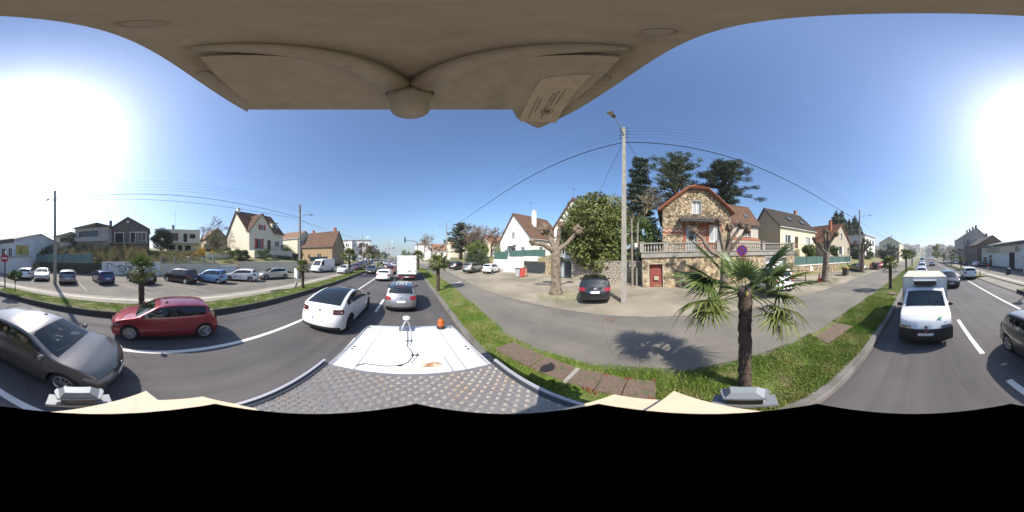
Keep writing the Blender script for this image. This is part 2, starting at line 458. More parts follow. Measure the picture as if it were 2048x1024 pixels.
xs = sorted(set([-3000, -2000, -1200, -700, -400, -250, -160, -110, -80] + [-70 + 2.5 * i for i in range(18)] + [-26 + 0.5 * i for i in range(30)] +
                [-11 + 3 * i for i in range(4)] + [1.9, 2.4, 4, 6, 8, 10, 12] + [12.5 + 0.45 * i for i in range(14)] + [20 + 3 * i for i in range(12)] +
                [60, 80, 110, 160, 250, 400, 700, 1200, 2000, 3000]))
ys_ = sorted(set([-3000, -2000, -1400, -1000, -850, -740, -660, -580, -500, -440, -380, -320, -260, -200, -150, -110, -80] + [-66 + 2 * i for i in range(20)] +
                 [-26 + i for i in range(60)] + [36 + 3 * i for i in range(14)] + [90, 120, 160, 220, 300, 450, 700, 1100, 2000, 3000]))
V = np.array([(x, y, terr(x, y)) for y in ys_ for x in xs])
nx_ = len(xs)
F = np.array([(j * nx_ + i, j * nx_ + i + 1, (j + 1) * nx_ + i + 1, (j + 1) * nx_ + i) for j in range(len(ys_) - 1) for i in range(nx_ - 1)])
o = put('ground', npmesh('ground', V, F, M_HILL)); o['kind'] = 'structure'

strip('road', lambda y: lk(y) - 0.02, lambda y: kr(y) + 0.02, 0.0, 0.0, M_ASPH, nx=8)
# painted markings, sheets 4 mm up
MS = [y for y in YS if y > -140 and y < 200]
strip('solid_line_marking', lambda y: sl(y) - 0.085, lambda y: sl(y) + 0.085, 0.004, 0.004, M_PAINT, ys=MS, nx=1)
mb = MB()
def dash(y0, y1, x, w=0.075):
    c = cx((y0 + y1) / 2)
    c0, c1 = cx(y0), cx(y1)
    mb.quad((x - w + c0, y0, 0.004), (x + w + c0, y0, 0.004), (x + w + c1, y1, 0.004), (x - w + c1, y1, 0.004))
for y0, y1 in ((-7.45, -4.3), (-2.85, 0.2), (-13.2, -10.6), (-19, -16.2), (3.9, 5.4), (8.6, 11.4), (14.4, 17.0), (20, 22.6), (26, 28.6), (32, 34.6)):
    dash(y0, y1, -1.68 if y0 < 2 else -1.85)
mb.build('lane_dash_marking', M_PAINT, kind='structure')
mb = MB()
for y in (26.0,):
    mb.quad((4.2, 15.6, 0.31), (6.6, 17.8, 0.345), (6.55, 18.0, 0.345), (4.15, 15.8, 0.31))
mb.build('path_line_marking', M_PAINT, kind='structure')

# kerbs: real steps
def kerb(name, fx, w, h, sgn, m, ys):
    P = []
    for y in ys:
        x = fx(y) + cx(y)
        P.append([(x, y, -0.02), (x + sgn * 0.015, y, h - 0.025), (x + sgn * 0.04, y, h), (x + sgn * w, y, h), (x + sgn * w, y, h - 0.1)])
    q = MB(); q.grid(P, flip=(sgn > 0))
    return q.build(name, m, kind='structure')
kerb('kerb', kr, 0.24, 0.15, 1, M_KERB, YS)
kerb('kerb', lk, 0.16, 0.26, -1, M_DKERB, [y for y in YS if y <= -22])
kerb('kerb', lk, 0.16, 0.30, -1, M_DKERB, [-11.5, -10, -8] + [y for y in YS if y >= -6])
kerb('kerb', lk, 0.16, 0.05, -1, M_DKERB, [-22, -18, -14, -11.5])

# gutter joint dirt and verges
strip('verge', lambda y: kr(y) + 0.23, lambda y: pe(y), 0.135, lambda y: 0.25, M_TURF, nx=4, wob=0.0)
strip('path', lambda y: pe(y) - 0.05, lambda y: pr(y) + 0.05, 0.246, 0.36, M_PATH, nx=3)
strip('path_edging', lambda y: pe(y) - 0.02, lambda y: pe(y) + 0.09, 0.262, 0.266, M_KERB, nx=1, wob=0.035)
strip('forecourt', lambda y: pr(y), lambda y: wallx(y) + 0.2, 0.356, 0.58, M_DIRT, nx=6, wob=0.05)
strip('forecourt_edging', lambda y: pr(y) - 0.05, lambda y: pr(y) + 0.07, 0.366, 0.370, M_KERB, nx=1, wob=0.03)
lv1 = [y for y in YS if y <= -22]; lv2 = [-11.5, -10, -8] + [y for y in YS if y >= -6]
strip('verge', lambda y: lk(y) - 1.75, lambda y: lk(y) - 0.15, 0.28, 0.245, M_TURF, ys=lv1, nx=3)
strip('verge', lambda y: lk(y) - 1.75, lambda y: lk(y) - 0.15, 0.28, 0.285, M_TURF, ys=lv2, nx=3)
strip('dropped_crossing', lambda y: lk(y) - 1.9, lambda y: lk(y) - 0.15, 0.2, 0.05, M_PAVE, ys=[-22, -18, -14, -11.5])
strip('pavement', lambda y: lk(y) - 3.6, lambda y: lk(y) - 1.72, 0.215, 0.27, M_PAVE, nx=3)
strip('pavement_band', lambda y: lk(y) - 3.0, lambda y: lk(y) - 2.5, 0.240, 0.253, mat('pale_band_concrete', (.43, .39, .32), .9, var=.12, vscale=14, col2=(.33, .30, .25), c2scale=.8, bump=.2), nx=1, wob=.03)
strip('car_park', lambda y: lwallx(y) - 0.3, lambda y: lk(y) - 3.55, 0.24, 0.21, M_PARK, nx=6)

PLATES = [[(991, 696), (1026, 684), (1090, 711), (1058, 732)], [(1061, 733), (1093, 712), (1150, 734), (1124, 760)], [(1136, 764), (1161, 738), (1207, 746), (1188, 778)],
          [(1190, 779), (1209, 747), (1254, 757), (1241, 790)], [(1243, 791), (1256, 758), (1311, 762), (1311, 797)], [(1617, 666), (1662, 643), (1706, 652), (1655, 686)], [(1126, 761), (1152, 735), (1160, 738), (1134, 763)]]
def pq(*pp):
    return [(Vector(at(px, (CAMH - 0.238) / math.tan(rad((py - 512) * 180 / 1024))))[:2]) for px, py in pp]
PPOLY = [pq(*p)[::-1] for p in PLATES]
# grass blades
def grass(name, regions, n, hmin, hmax, seed, m=M_BLADE, wid=0.006, zfun=None):
    r = np.random.default_rng(seed)
    xs, ys, zs = [], [], []
    for (fa, fb, y0, y1, z0, z1, k) in regions:
        y = r.uniform(y0, y1, k); t = r.uniform(0.0, 1.0, k)
        a = np.array([fa(v) + cx(v) for v in y]); b = np.array([fb(v) + cx(v) for v in y])
        xs.append(a + (b - a) * t); ys.append(y); zs.append(z0 + (z1 - z0) * t)
    x = np.concatenate(xs); y = np.concatenate(ys); z = np.concatenate(zs)
    keep = np.ones(len(x), bool)
    for P in PPOLY:          # no grass on the cover plates
        ins = np.ones(len(x), bool); sg_ = 1 if sum(P[i][0] * P[(i + 1) % len(P)][1] - P[(i + 1) % len(P)][0] * P[i][1] for i in range(len(P))) > 0 else -1
        for i in range(len(P)):
            (ax_, ay_), (bx_, by_) = P[i], P[(i + 1) % len(P)]
            ins &= sg_ * ((bx_ - ax_) * (y - ay_) - (by_ - ay_) * (x - ax_)) > -.01
        keep &= ~ins
    keep &= (np.sin(x * 4.3 + 2 * np.sin(y * 1.1)) * np.sin(y * 3.1 + 1.7 * x) + r.normal(0, .35, len(x))) > -.72     # bare spots
    x, y, z = x[keep], y[keep], z[keep]; k = len(x)
    cl = np.sin(x * 3.1 + 1.3 * np.sin(y * 1.7)) * np.sin(y * 2.3 + x) * 0.5 + 0.5
    h = r.uniform(hmin, hmax, k) * (0.5 + 1.0 * cl) * np.where(r.random(k) < .06, 1.7, 1.0); th = r.uniform(0, 2 * PI, k)
    lean = r.uniform(0.1, 0.9, k) * h; la = r.uniform(0, 2 * PI, k)
    w = wid * r.uniform(0.7, 1.6, k) * (1 + 0.0 * x)
    V = np.empty((k, 3, 3))
    V[:, 0] = np.stack([x - np.cos(th) * w, y - np.sin(th) * w, z], 1)
    V[:, 1] = np.stack([x + np.cos(th) * w, y + np.sin(th) * w, z], 1)
    V[:, 2] = np.stack([x + np.cos(la) * lean, y + np.sin(la) * lean, z + h], 1)
    return put(name, npmesh(name, V.reshape(-1, 3), np.arange(k * 3).reshape(-1, 3), m))
o = grass('verge_grass', [(lambda y: kr(y) + 0.20, lambda y: pe(y) + 0.06, -11, 9, 0.14, 0.25, 130000),
                          (lambda y: kr(y) + 0.26, lambda y: pe(y) - 0.02, 9, 40, 0.14, 0.25, 40000),
                          (lambda y: kr(y) + 0.26, lambda y: pe(y) - 0.02, -42, -11, 0.14, 0.25, 40000)], 0, 0.025, 0.085, 3, wid=.008)
tag(o, 'short green grass on the verge between road and side path', 'grass', kind='stuff')
o = grass('verge_grass', [(lambda y: lk(y) - 1.72, lambda y: lk(y) - 0.18, -11.3, 40, 0.28, 0.285, 60000)], 0, 0.03, 0.07, 4, wid=0.010)
tag(o, 'short green grass on the raised verge by the car park', 'grass', kind='stuff')

# rusty cover plates let into the verge
M_RUST = mat('rusty_cover_plate', (0.155, 0.105, 0.08), 0.9, var=0.45, vscale=10, col2=(0.10, 0.105, 0.05), c2scale=4.5, c2fac=(0.5, 0.66), bump=0.5, bscale=70)
M_REDRUST = mat('exposed_brick_red', (0.22, 0.065, 0.04), 0.9, var=0.3, vscale=30)
def plates(cells, label, name='cover_plate'):
    t = thing(name, label, 'cover plate', (0, 0, 0))
    for q in cells:
        b = MB(); b.prism(q, 0.17, 0.238)
        o = b.build('plate', M_RUST, t)
    return t
t = plates(PPOLY[:2], 'pair of rust-brown cover plates in the verge beside the camera van')
t = plates(PPOLY[2:5], 'row of three rust-brown cover plates with broken red corners in the verge')
r = random.Random(5)
b = MB()
for (px, py) in ((1205, 749), (1212, 750), (1254, 757), (1262, 757), (1185, 783), (1192, 786), (1178, 780), (1241, 793), (1306, 760), (1304, 796), (1172, 777)):
    p = pq((px, py))[0]
    for k in range(5):
        b.cbox((p[0] + r.uniform(-.05, .05), p[1] + r.uniform(-.05, .05), 0.245), r.uniform(.015, .04), r.uniform(.015, .03), 0.02, r.uniform(0, 3))
b.build('broken_corner', M_REDRUST, t, kind='stuff')
plates(PPOLY[5:6], 'single rust-brown cover plate set in the grass behind the palm')
plates([pq((1775, 587), (1781, 583), (1793, 585), (1789, 589))[::-1]], 'small grey cover plate in the grass near the fridge van')
# concrete ribs between the plates
b = MB(); b.prism(PPOLY[6], 0.15, 0.25)
tag(b.build('concrete_rib', M_CONC), 'pale concrete strip between the rusty cover plates', 'edging')
# inspection cover in the path
t = thing('inspection_cover', 'rusty rectangular inspection cover set in the side path', 'manhole cover')
def g3(px, py, z):
    d = (CAMH - z) / math.tan(rad((py - 512) * 180 / 1024)); return at(px, d, z)
q = [g3(1207, 641, .35), g3(1211, 633, .35), g3(1231, 634, .35), g3(1229, 643, .35)]
b = MB(); b.prism([(p.x, p.y) for p in q][::-1], 0.30, 0.352); b.build('lid', M_RUST, t)
cx_, cy_ = sum(p.x for p in q) / 4, sum(p.y for p in q) / 4
b = MB(); b.prism([(cx_ + (p.x - cx_) * 1.15, cy_ + (p.y - cy_) * 1.15) for p in q][::-1], 0.29, 0.346); b.build('frame', M_KERB, t)
# pale concrete sills on the car park edge
b = MB(); b.cbox((-10.4, 12.2, 0.30), 0.15, 3.4, 0.12, rad(38)); b.cbox((-9.6, 9.5, 0.30), 0.15, 2.0, 0.12, rad(-20))
tag(b.build('kerb_corner', M_CONC), 'concrete kerb corner at the end of the left verge', 'kerb')
b = MB()
for (y, l) in ((-5.4, 4.6), (-0.2, 4.6), (4.6, 4.4)):
    b.quad((-12.2, y, .224), (-12.1, y + .25, .224), (-17.0, y - 3.2, .236), (-17.1, y - 3.45, .236))
b.build('parking_bay_marking', mat('worn_bay_line', (.27, .25, .22), .9, var=.2, vscale=12), kind='structure')
# ================================================================ vehicles
def smooth_fun(pts, w=0.07):
    pts = sorted(pts)
    X = np.array([p[0] for p in pts]); Z = np.array([p[1] for p in pts])
    def f(y):
        return float(np.mean([np.interp(y + d, X, Z) for d in (-w, -w / 2, 0, w / 2, w)]))
    return f

def spec(kind, L, Wd, H, wb, fo, r=0.31):
    s = dict(L=L, W=Wd, H=H, r=r, yf=L / 2 - fo, yr=L / 2 - fo - wb, sill=0.19, kind=kind)
    if kind == 'hatch':
        top = [(.5, .40), (.492, .48), (.465, .535), (.36, .61), (.265, .665), (.075, .945), (0, .983), (-.12, 1.0), (-.28, .975), (-.385, .93), (-.455, .715), (-.48, .67), (-.5, .56)]
        belt = [(.5, .38), (.465, .505), (.36, .585), (.25, .63), (-.3, .675), (-.44, .69), (-.48, .64), (-.5, .53)]
        s['side'] = [(.175, -.045), (-.06, -.25), (-.262, -.345)]; s['ws'] = (.085, .258); s['rw'] = (-.448, -.39)
    elif kind == 'mini':
        top = [(.5, .40), (.49, .48), (.46, .54), (.37, .62), (.30, .665), (.11, .95), (.02, .99), (-.12, 1.0), (-.32, .975), (-.41, .93), (-.465, .70), (-.485, .66), (-.5, .52)]
        belt = [(.5, .38), (.46, .51), (.37, .59), (.28, .63), (-.3, .655), (-.45, .67), (-.485, .62), (-.5, .49)]
        s['side'] = [(.205, -.03), (-.05, -.24), (-.255, -.37)]; s['ws'] = (.12, .29); s['rw'] = (-.463, -.402)
    elif kind == 'mpv':
        top = [(.5, .36), (.49, .44), (.465, .49), (.39, .555), (.335, .60), (.10, .945), (0, .985), (-.12, 1.0), (-.36, .975), (-.43, .94), (-.475, .62), (-.488, .585), (-.5, .46)]
        belt = [(.5, .34), (.465, .465), (.39, .535), (.32, .57), (-.3, .59), (-.46, .60), (-.488, .56), (-.5, .43)]
        s['side'] = [(.22, -.03), (-.05, -.25), (-.268, -.41)]; s['ws'] = (.11, .322); s['rw'] = (-.47, -.436)
    elif kind == 'estate':
        top = [(.5, .40), (.492, .47), (.47, .53), (.36, .61), (.235, .67), (.055, .95), (0, .985), (-.1, 1.0), (-.30, .985), (-.405, .95), (-.467, .70), (-.485, .655), (-.5, .5)]
        belt = [(.5, .38), (.47, .505), (.36, .585), (.22, .635), (-.3, .665), (-.455, .675), (-.485, .62), (-.5, .48)]
        s['side'] = [(.155, -.04), (-.055, -.22), (-.232, -.385)]; s['ws'] = (.065, .228); s['rw'] = (-.46, -.412)
    elif kind == 'sedan':
        top = [(.5, .40), (.492, .47), (.47, .53), (.36, .61), (.235, .67), (.055, .95), (-.02, .99), (-.1, 1.0), (-.20, .975), (-.35, .745), (-.40, .725), (-.475, .70), (-.492, .64), (-.5, .5)]
        belt = [(.5, .38), (.47, .505), (.36, .585), (.22, .635), (-.3, .68), (-.4, .69), (-.475, .665), (-.492, .60), (-.5, .47)]
        s['side'] = [(.155, -.04), (-.055, -.195), (-.205, -.26)]; s['ws'] = (.065, .228); s['rw'] = (-.34, -.212)
    elif kind == 'suv':
        top = [(.5, .36), (.492, .50), (.47, .565), (.36, .62), (.25, .66), (.09, .945), (.02, .985), (-.12, 1.0), (-.33, .98), (-.42, .945), (-.473, .68), (-.488, .64), (-.5, .5)]
        belt = [(.5, .34), (.47, .54), (.36, .595), (.24, .63), (-.3, .645), (-.46, .655), (-.488, .61), (-.5, .47)]
        s['side'] = [(.18, -.03), (-.045, -.23), (-.245, -.39)]; s['ws'] = (.10, .242); s['rw'] = (-.466, -.426); s['sill'] = 0.27
    elif kind == 'fast':
        top = [(.5, .36), (.492, .43), (.465, .49), (.36, .575), (.285, .63), (.10, .90), (.02, .975), (-.07, 1.0), (-.18, .975), (-.30, .895), (-.42, .765), (-.465, .735), (-.487, .70), (-.5, .54)]
        belt = [(.5, .34), (.465, .465), (.36, .55), (.27, .60), (0, .635), (-.3, .685), (-.44, .71), (-.487, .67), (-.5, .51)]
        s['side'] = [(.20, -.045), (-.06, -.24), (-.252, -.335)]; s['ws'] = (.105, .28); s['rw'] = (-.435, -.06); s['sill'] = 0.2
    elif kind == 'van':
        top = [(.5, .25), (.495, .33), (.48, .39), (.43, .44), (.385, .48), (.25, .90), (.21, .955), (.14, .985), (0, 1.0), (-.3, 1.0), (-.47, .985), (-.492, .95), (-.5, .9)]
        belt = [(.5, .23), (.48, .37), (.43, .42), (.38, .46), (.2, .50), (-.3, .50), (-.49, .50), (-.5, .48)]
        s['side'] = [(.30, .17)]; s['ws'] = (.262, .375); s['rw'] = None; s['sill'] = 0.24; s['tum'] = 0.10
    elif kind == 'cab':
        top = [(.5, .34), (.492, .44), (.47, .50), (.37, .575), (.285, .635), (.145, .945), (.105, .985), (.03, 1.0), (-.035, .985), (-.05, .96), (-.055, .5), (-.45, .48), (-.5, .40)]
        belt = [(.5, .32), (.47, .475), (.37, .55), (.28, .60), (.0, .62), (-.04, .60), (-.055, .47), (-.45, .45), (-.5, .38)]
        s['side'] = [(.21, .02)]; s['ws'] = (.155, .277); s['rw'] = None; s['sill'] = 0.2; s['tum'] = 0.16
    s['top'] = smooth_fun([(a * L, b * H) for a, b in top], 0.03 if kind == 'cab' else 0.06)
    s['belt'] = smooth_fun([(a * L, b * H) for a, b in belt], 0.03 if kind == 'cab' else 0.06)
    for k in ('side',): s[k] = [(a * L, b * L) for a, b in s[k]]
    s['ws'] = tuple(a * L for a in s['ws'])
    if s['rw']: s['rw'] = tuple(a * L for a in s['rw'])
    return s

class Car:
    def __init__(c, s):
        c.s = s; c.f = s['L'] / 2
    def w(c, y):
        k = max(0.0, (abs(y) / c.f - 0.55) / 0.45)
        return c.s['W'] / 2 * (1 - 0.085 * k ** 2)
    def belt(c, y):
        return min(c.s['belt'](y), c.s['top'](y) - 0.025)
    def hw(c, y, z):
        t = min(1.0, max(0.0, (z - c.s['sill']) / max(0.1, c.belt(y) - c.s['sill'])))
        return c.w(y) * (.93 + .07 * math.sin(PI * (.12 + .62 * t)))
    def zb(c, y):
        s = c.s; R = s['r'] + 0.055
        for yc in (s['yf'], s['yr']):
            d = abs(y - yc)
            if d <= R: return s['r'] + math.sqrt(max(0, R * R - d * d))
        k = max(0.0, (abs(y) / c.f - 0.8) / 0.2)
        return s['sill'] + 0.05 * k
    def bow(c, p):
        x, y, z = p
        k = min(1, max(0, (abs(y) - (c.f - .55)) / .55))
        b = .24 * k ** 1.5 * min(1.1, abs(x) / (c.s['W'] / 2)) ** 2.6 + .07 * k * min(1.5, abs(z - .45) / .35) ** 2
        return (x, y - math.copysign(b, y), z)
    def ring(c, y):
        s = c.s; zb = c.zb(y); zt = s['top'](y); be = c.belt(y)
        zb = min(zb, be - 0.03)
        pts = []
        for t in (0, .08, .25, .45, .62, .78, .9, 1.0):
            z = zb + (be - zb) * t
            pts.append((c.hw(y, z), y, z))
        g = zt - be
        dz = min(.07, .5 * g); zr = zt - dz
        hb = pts[-1][0]
        wt = max(0.3, hb - 0.012 - max(0, g - 0.03) * s.get('tum', 0.36))
        for q in (.10, .35, .65, .90, 1.0):
            pts.append((hb + (wt - hb) * q + .018 * math.sin(PI * q) * min(1, g / .3), y, be + (zr - be) * q))
        for q in (.05, .13, .35, .7, 1.0):
            pts.append((wt * (1 - q), y, zr + dz * (1 - (1 - q) ** 2.5)))
        return pts
    NL = 7; IS0, IS1 = 8, 11; IT0 = 14      # lower rows, side-glass rows, windscreen rows
    def stations(c):
        s = c.s; R = s['r'] + 0.055
        ys = list(np.linspace(-c.f, c.f, 45))
        for yc in (s['yf'], s['yr']):
            ys = [y for y in ys if abs(y - yc) > R + 0.02]
            ys += [yc + R * math.cos(PI * k / 12) for k in range(13)] + [yc - R - .004, yc + R + .004]
        keep = []
        for a, b in s['side']: keep += [a, b]
        keep += list(s['ws']); keep += list(s['rw'] or ()); keep += list(s.get('panel', ()))
        ys = [y for y in ys if all(abs(y - k) > 0.018 for k in keep) or any(abs(abs(y - yc) - R) < .005 for yc in (s['yf'], s['yr']))] + keep
        return sorted(set(round(y, 4) for y in ys))
    def meshes(c, pname):
        s = c.s; ys = c.stations()
        rings = [c.ring(y) for y in ys]; n = len(rings[0])
        B = {k: MB() for k in ('body', 'windscreen', 'rear_window', 'roof')}
        gaps = [(p[1], q[0]) for p, q in zip(s['side'][:-1], s['side'][1:])]
        for k in range(len(s['side'])):
            B['sideL%d' % k] = MB(); B['sideR%d' % k] = MB()
        for i in range(len(ys) - 1):
            ym = (ys[i] + ys[i + 1]) / 2
            for j in range(n - 1):
                for sg in (1, -1):
                    key = 'body'
                    if c.IS0 <= j < c.IS1:
                        for k, (a, b) in enumerate(s['side']):
                            if b < ym < a: key = ('sideR%d' if sg > 0 else 'sideL%d') % k
                        for k, (p, q) in enumerate(gaps):
                            if q < ym < p: key = 'pillar%d%d' % (sg, k); B.setdefault(key, MB())
                    elif j >= c.IT0:
                        if s['ws'][0] < ym < s['ws'][1]: key = 'windscreen'
                        elif s['rw'] and s['rw'][0] < ym < s['rw'][1]: key = 'rear_window'
                        elif 'panel' in s and s['panel'][0] < ym < s['panel'][1]: key = 'roof'
                    if 'panel' in s and key == 'body' and j >= 12 and s['panel'][0] < ym < s['panel'][1]: key = 'roof'
                    q = [c.bow((p[0] * sg, p[1], p[2])) for p in (rings[i][j], rings[i][j + 1], rings[i + 1][j + 1], rings[i + 1][j])]
                    if sg > 0: q = q[::-1]
                    B[key].quad(*q)
        for i, sgn in ((0, -1), (len(ys) - 1, 1)):      # end fascias
            rg = rings[i]; K = 6
            P = []
            for p in rg[:]:
                P.append([c.bow((p[0] * (1 - 2 * k / K), p[1], p[2])) for k in range(K + 1)])
            B['body'].grid(P, flip=(sgn < 0))
        out = {}
        for k, b in B.items():
            if not b.f: continue
            me = b.mesh(k, MATS_PLACE, True)
            bm = bmesh.new(); bm.from_mesh(me); bmesh.ops.remove_doubles(bm, verts=bm.verts, dist=0.0008)
            bmesh.ops.recalc_face_normals(bm, faces=bm.faces)
            if k != 'body':
                cz = sum((f.calc_center_median().x * f.normal.x + (f.calc_center_median().z - .8) * f.normal.z) for f in bm.faces)
                if cz < 0: bmesh.ops.reverse_faces(bm, faces=bm.faces)
            bm.to_mesh(me); bm.free()
            out[k] = me
        return out
    def fascia(c, b, sgn, x0, x1, z0, z1, off, nx=6, nz=3, m=0):
        P = []
        for i in range(nz + 1):
            z = z0 + (z1 - z0) * i / nz; row = []
            for j in range(nx + 1):
                x = x0 + (x1 - x0) * j / nx
                p = c.bow((x, sgn * c.f, z)); row.append((p[0], p[1] + sgn * off, p[2]))
            P.append(row)
        b.grid(P, flip=(sgn > 0), m=m)
    def sidepatch(c, b, sg, y0, y1, z0, z1, off, ny=6, nz=6, m=0):
        P = []
        for i in range(nz + 1):
            row = []
            for j in range(ny + 1):
                y = y0 + (y1 - y0) * j / ny
                zz0 = z0(y) if callable(z0) else z0; zz1 = z1(y) if callable(z1) else z1
                z = zz0 + (zz1 - zz0) * i / nz
                p = c.bow((c.hw(y, z), y, z)); row.append((sg * (p[0] + off), p[1], p[2]))
            P.append(row)
        b.grid(P, flip=(sg < 0), m=m)

MATS_PLACE = mat('car_paint_base', (0.5, 0.5, 0.5), 0.35, coat=0.8)
CAR_CACHE, WHEEL_CACHE = {}, {}

def wheel_meshes(r, style):
    k = (round(r, 2), style)
    if k in WHEEL_CACHE: return WHEEL_CACHE[k]
    w = 0.20; rr = r * 0.70
    MX = Matrix.Rotation(PI / 2, 4, 'Y')
    t = MB(); t.lathe([(rr - .01, -w / 2 + .02), (rr + .015, -w / 2), (r - .03, -w / 2), (r - .006, -w / 2 + .03), (r, -w / 2 + .06), (r, w / 2 - .06), (r - .006, w / 2 - .03), (r - .03, w / 2), (rr + .015, w / 2), (rr - .01, w / 2 - .02)], 24, MX, cap=False)
    ty = t.mesh('tyre', M_TYRE, True)
    b = MB()
    b.lathe([(rr, w / 2 - .012), (rr - .02, w / 2 - .006), (rr - .035, w / 2 - .03), (rr - .035, -w / 2 + .02)], 24, MX, m=0, cap=False)
    b.lathe([(0, w / 2 - .08), (rr - .03, w / 2 - .08)], 20, MX, m=1)
    b.lathe([(.055, w / 2 - .045), (.05, w / 2 - .02), (0, w / 2 - .015)], 12, MX, m=0)
    if style == 'steel':
        b.lathe([(rr - .03, w / 2 - .04), (rr * .6, w / 2 - .02), (.05, w / 2 - .03)], 20, MX, m=0, cap=False)
        for q in range(10):
            a = 2 * PI * q / 10
            b.cbox((w / 2 - .022, rr * .72 * math.cos(a), rr * .72 * math.sin(a)), .02, .03, .03, 0, m=1, rx=a)
    else:
        ns = {'five': 5, 'ten': 10, 'cross': 8}[style]
        for q in range(ns):
            a = 2 * PI * q / ns
            for da in ((-.16, .16) if style != 'ten' else (0,)):
                p0 = Vector((w / 2 - .03, .045 * math.cos(a), .045 * math.sin(a))); p1 = Vector((w / 2 - .022, (rr - .02) * math.cos(a + da), (rr - .02) * math.sin(a + da)))
                b.tube([p0, p1], [.016, .014], 5, m=0)
    res = (ty, b)
    WHEEL_CACHE[k] = res
    return res
RIM_MESH = {}

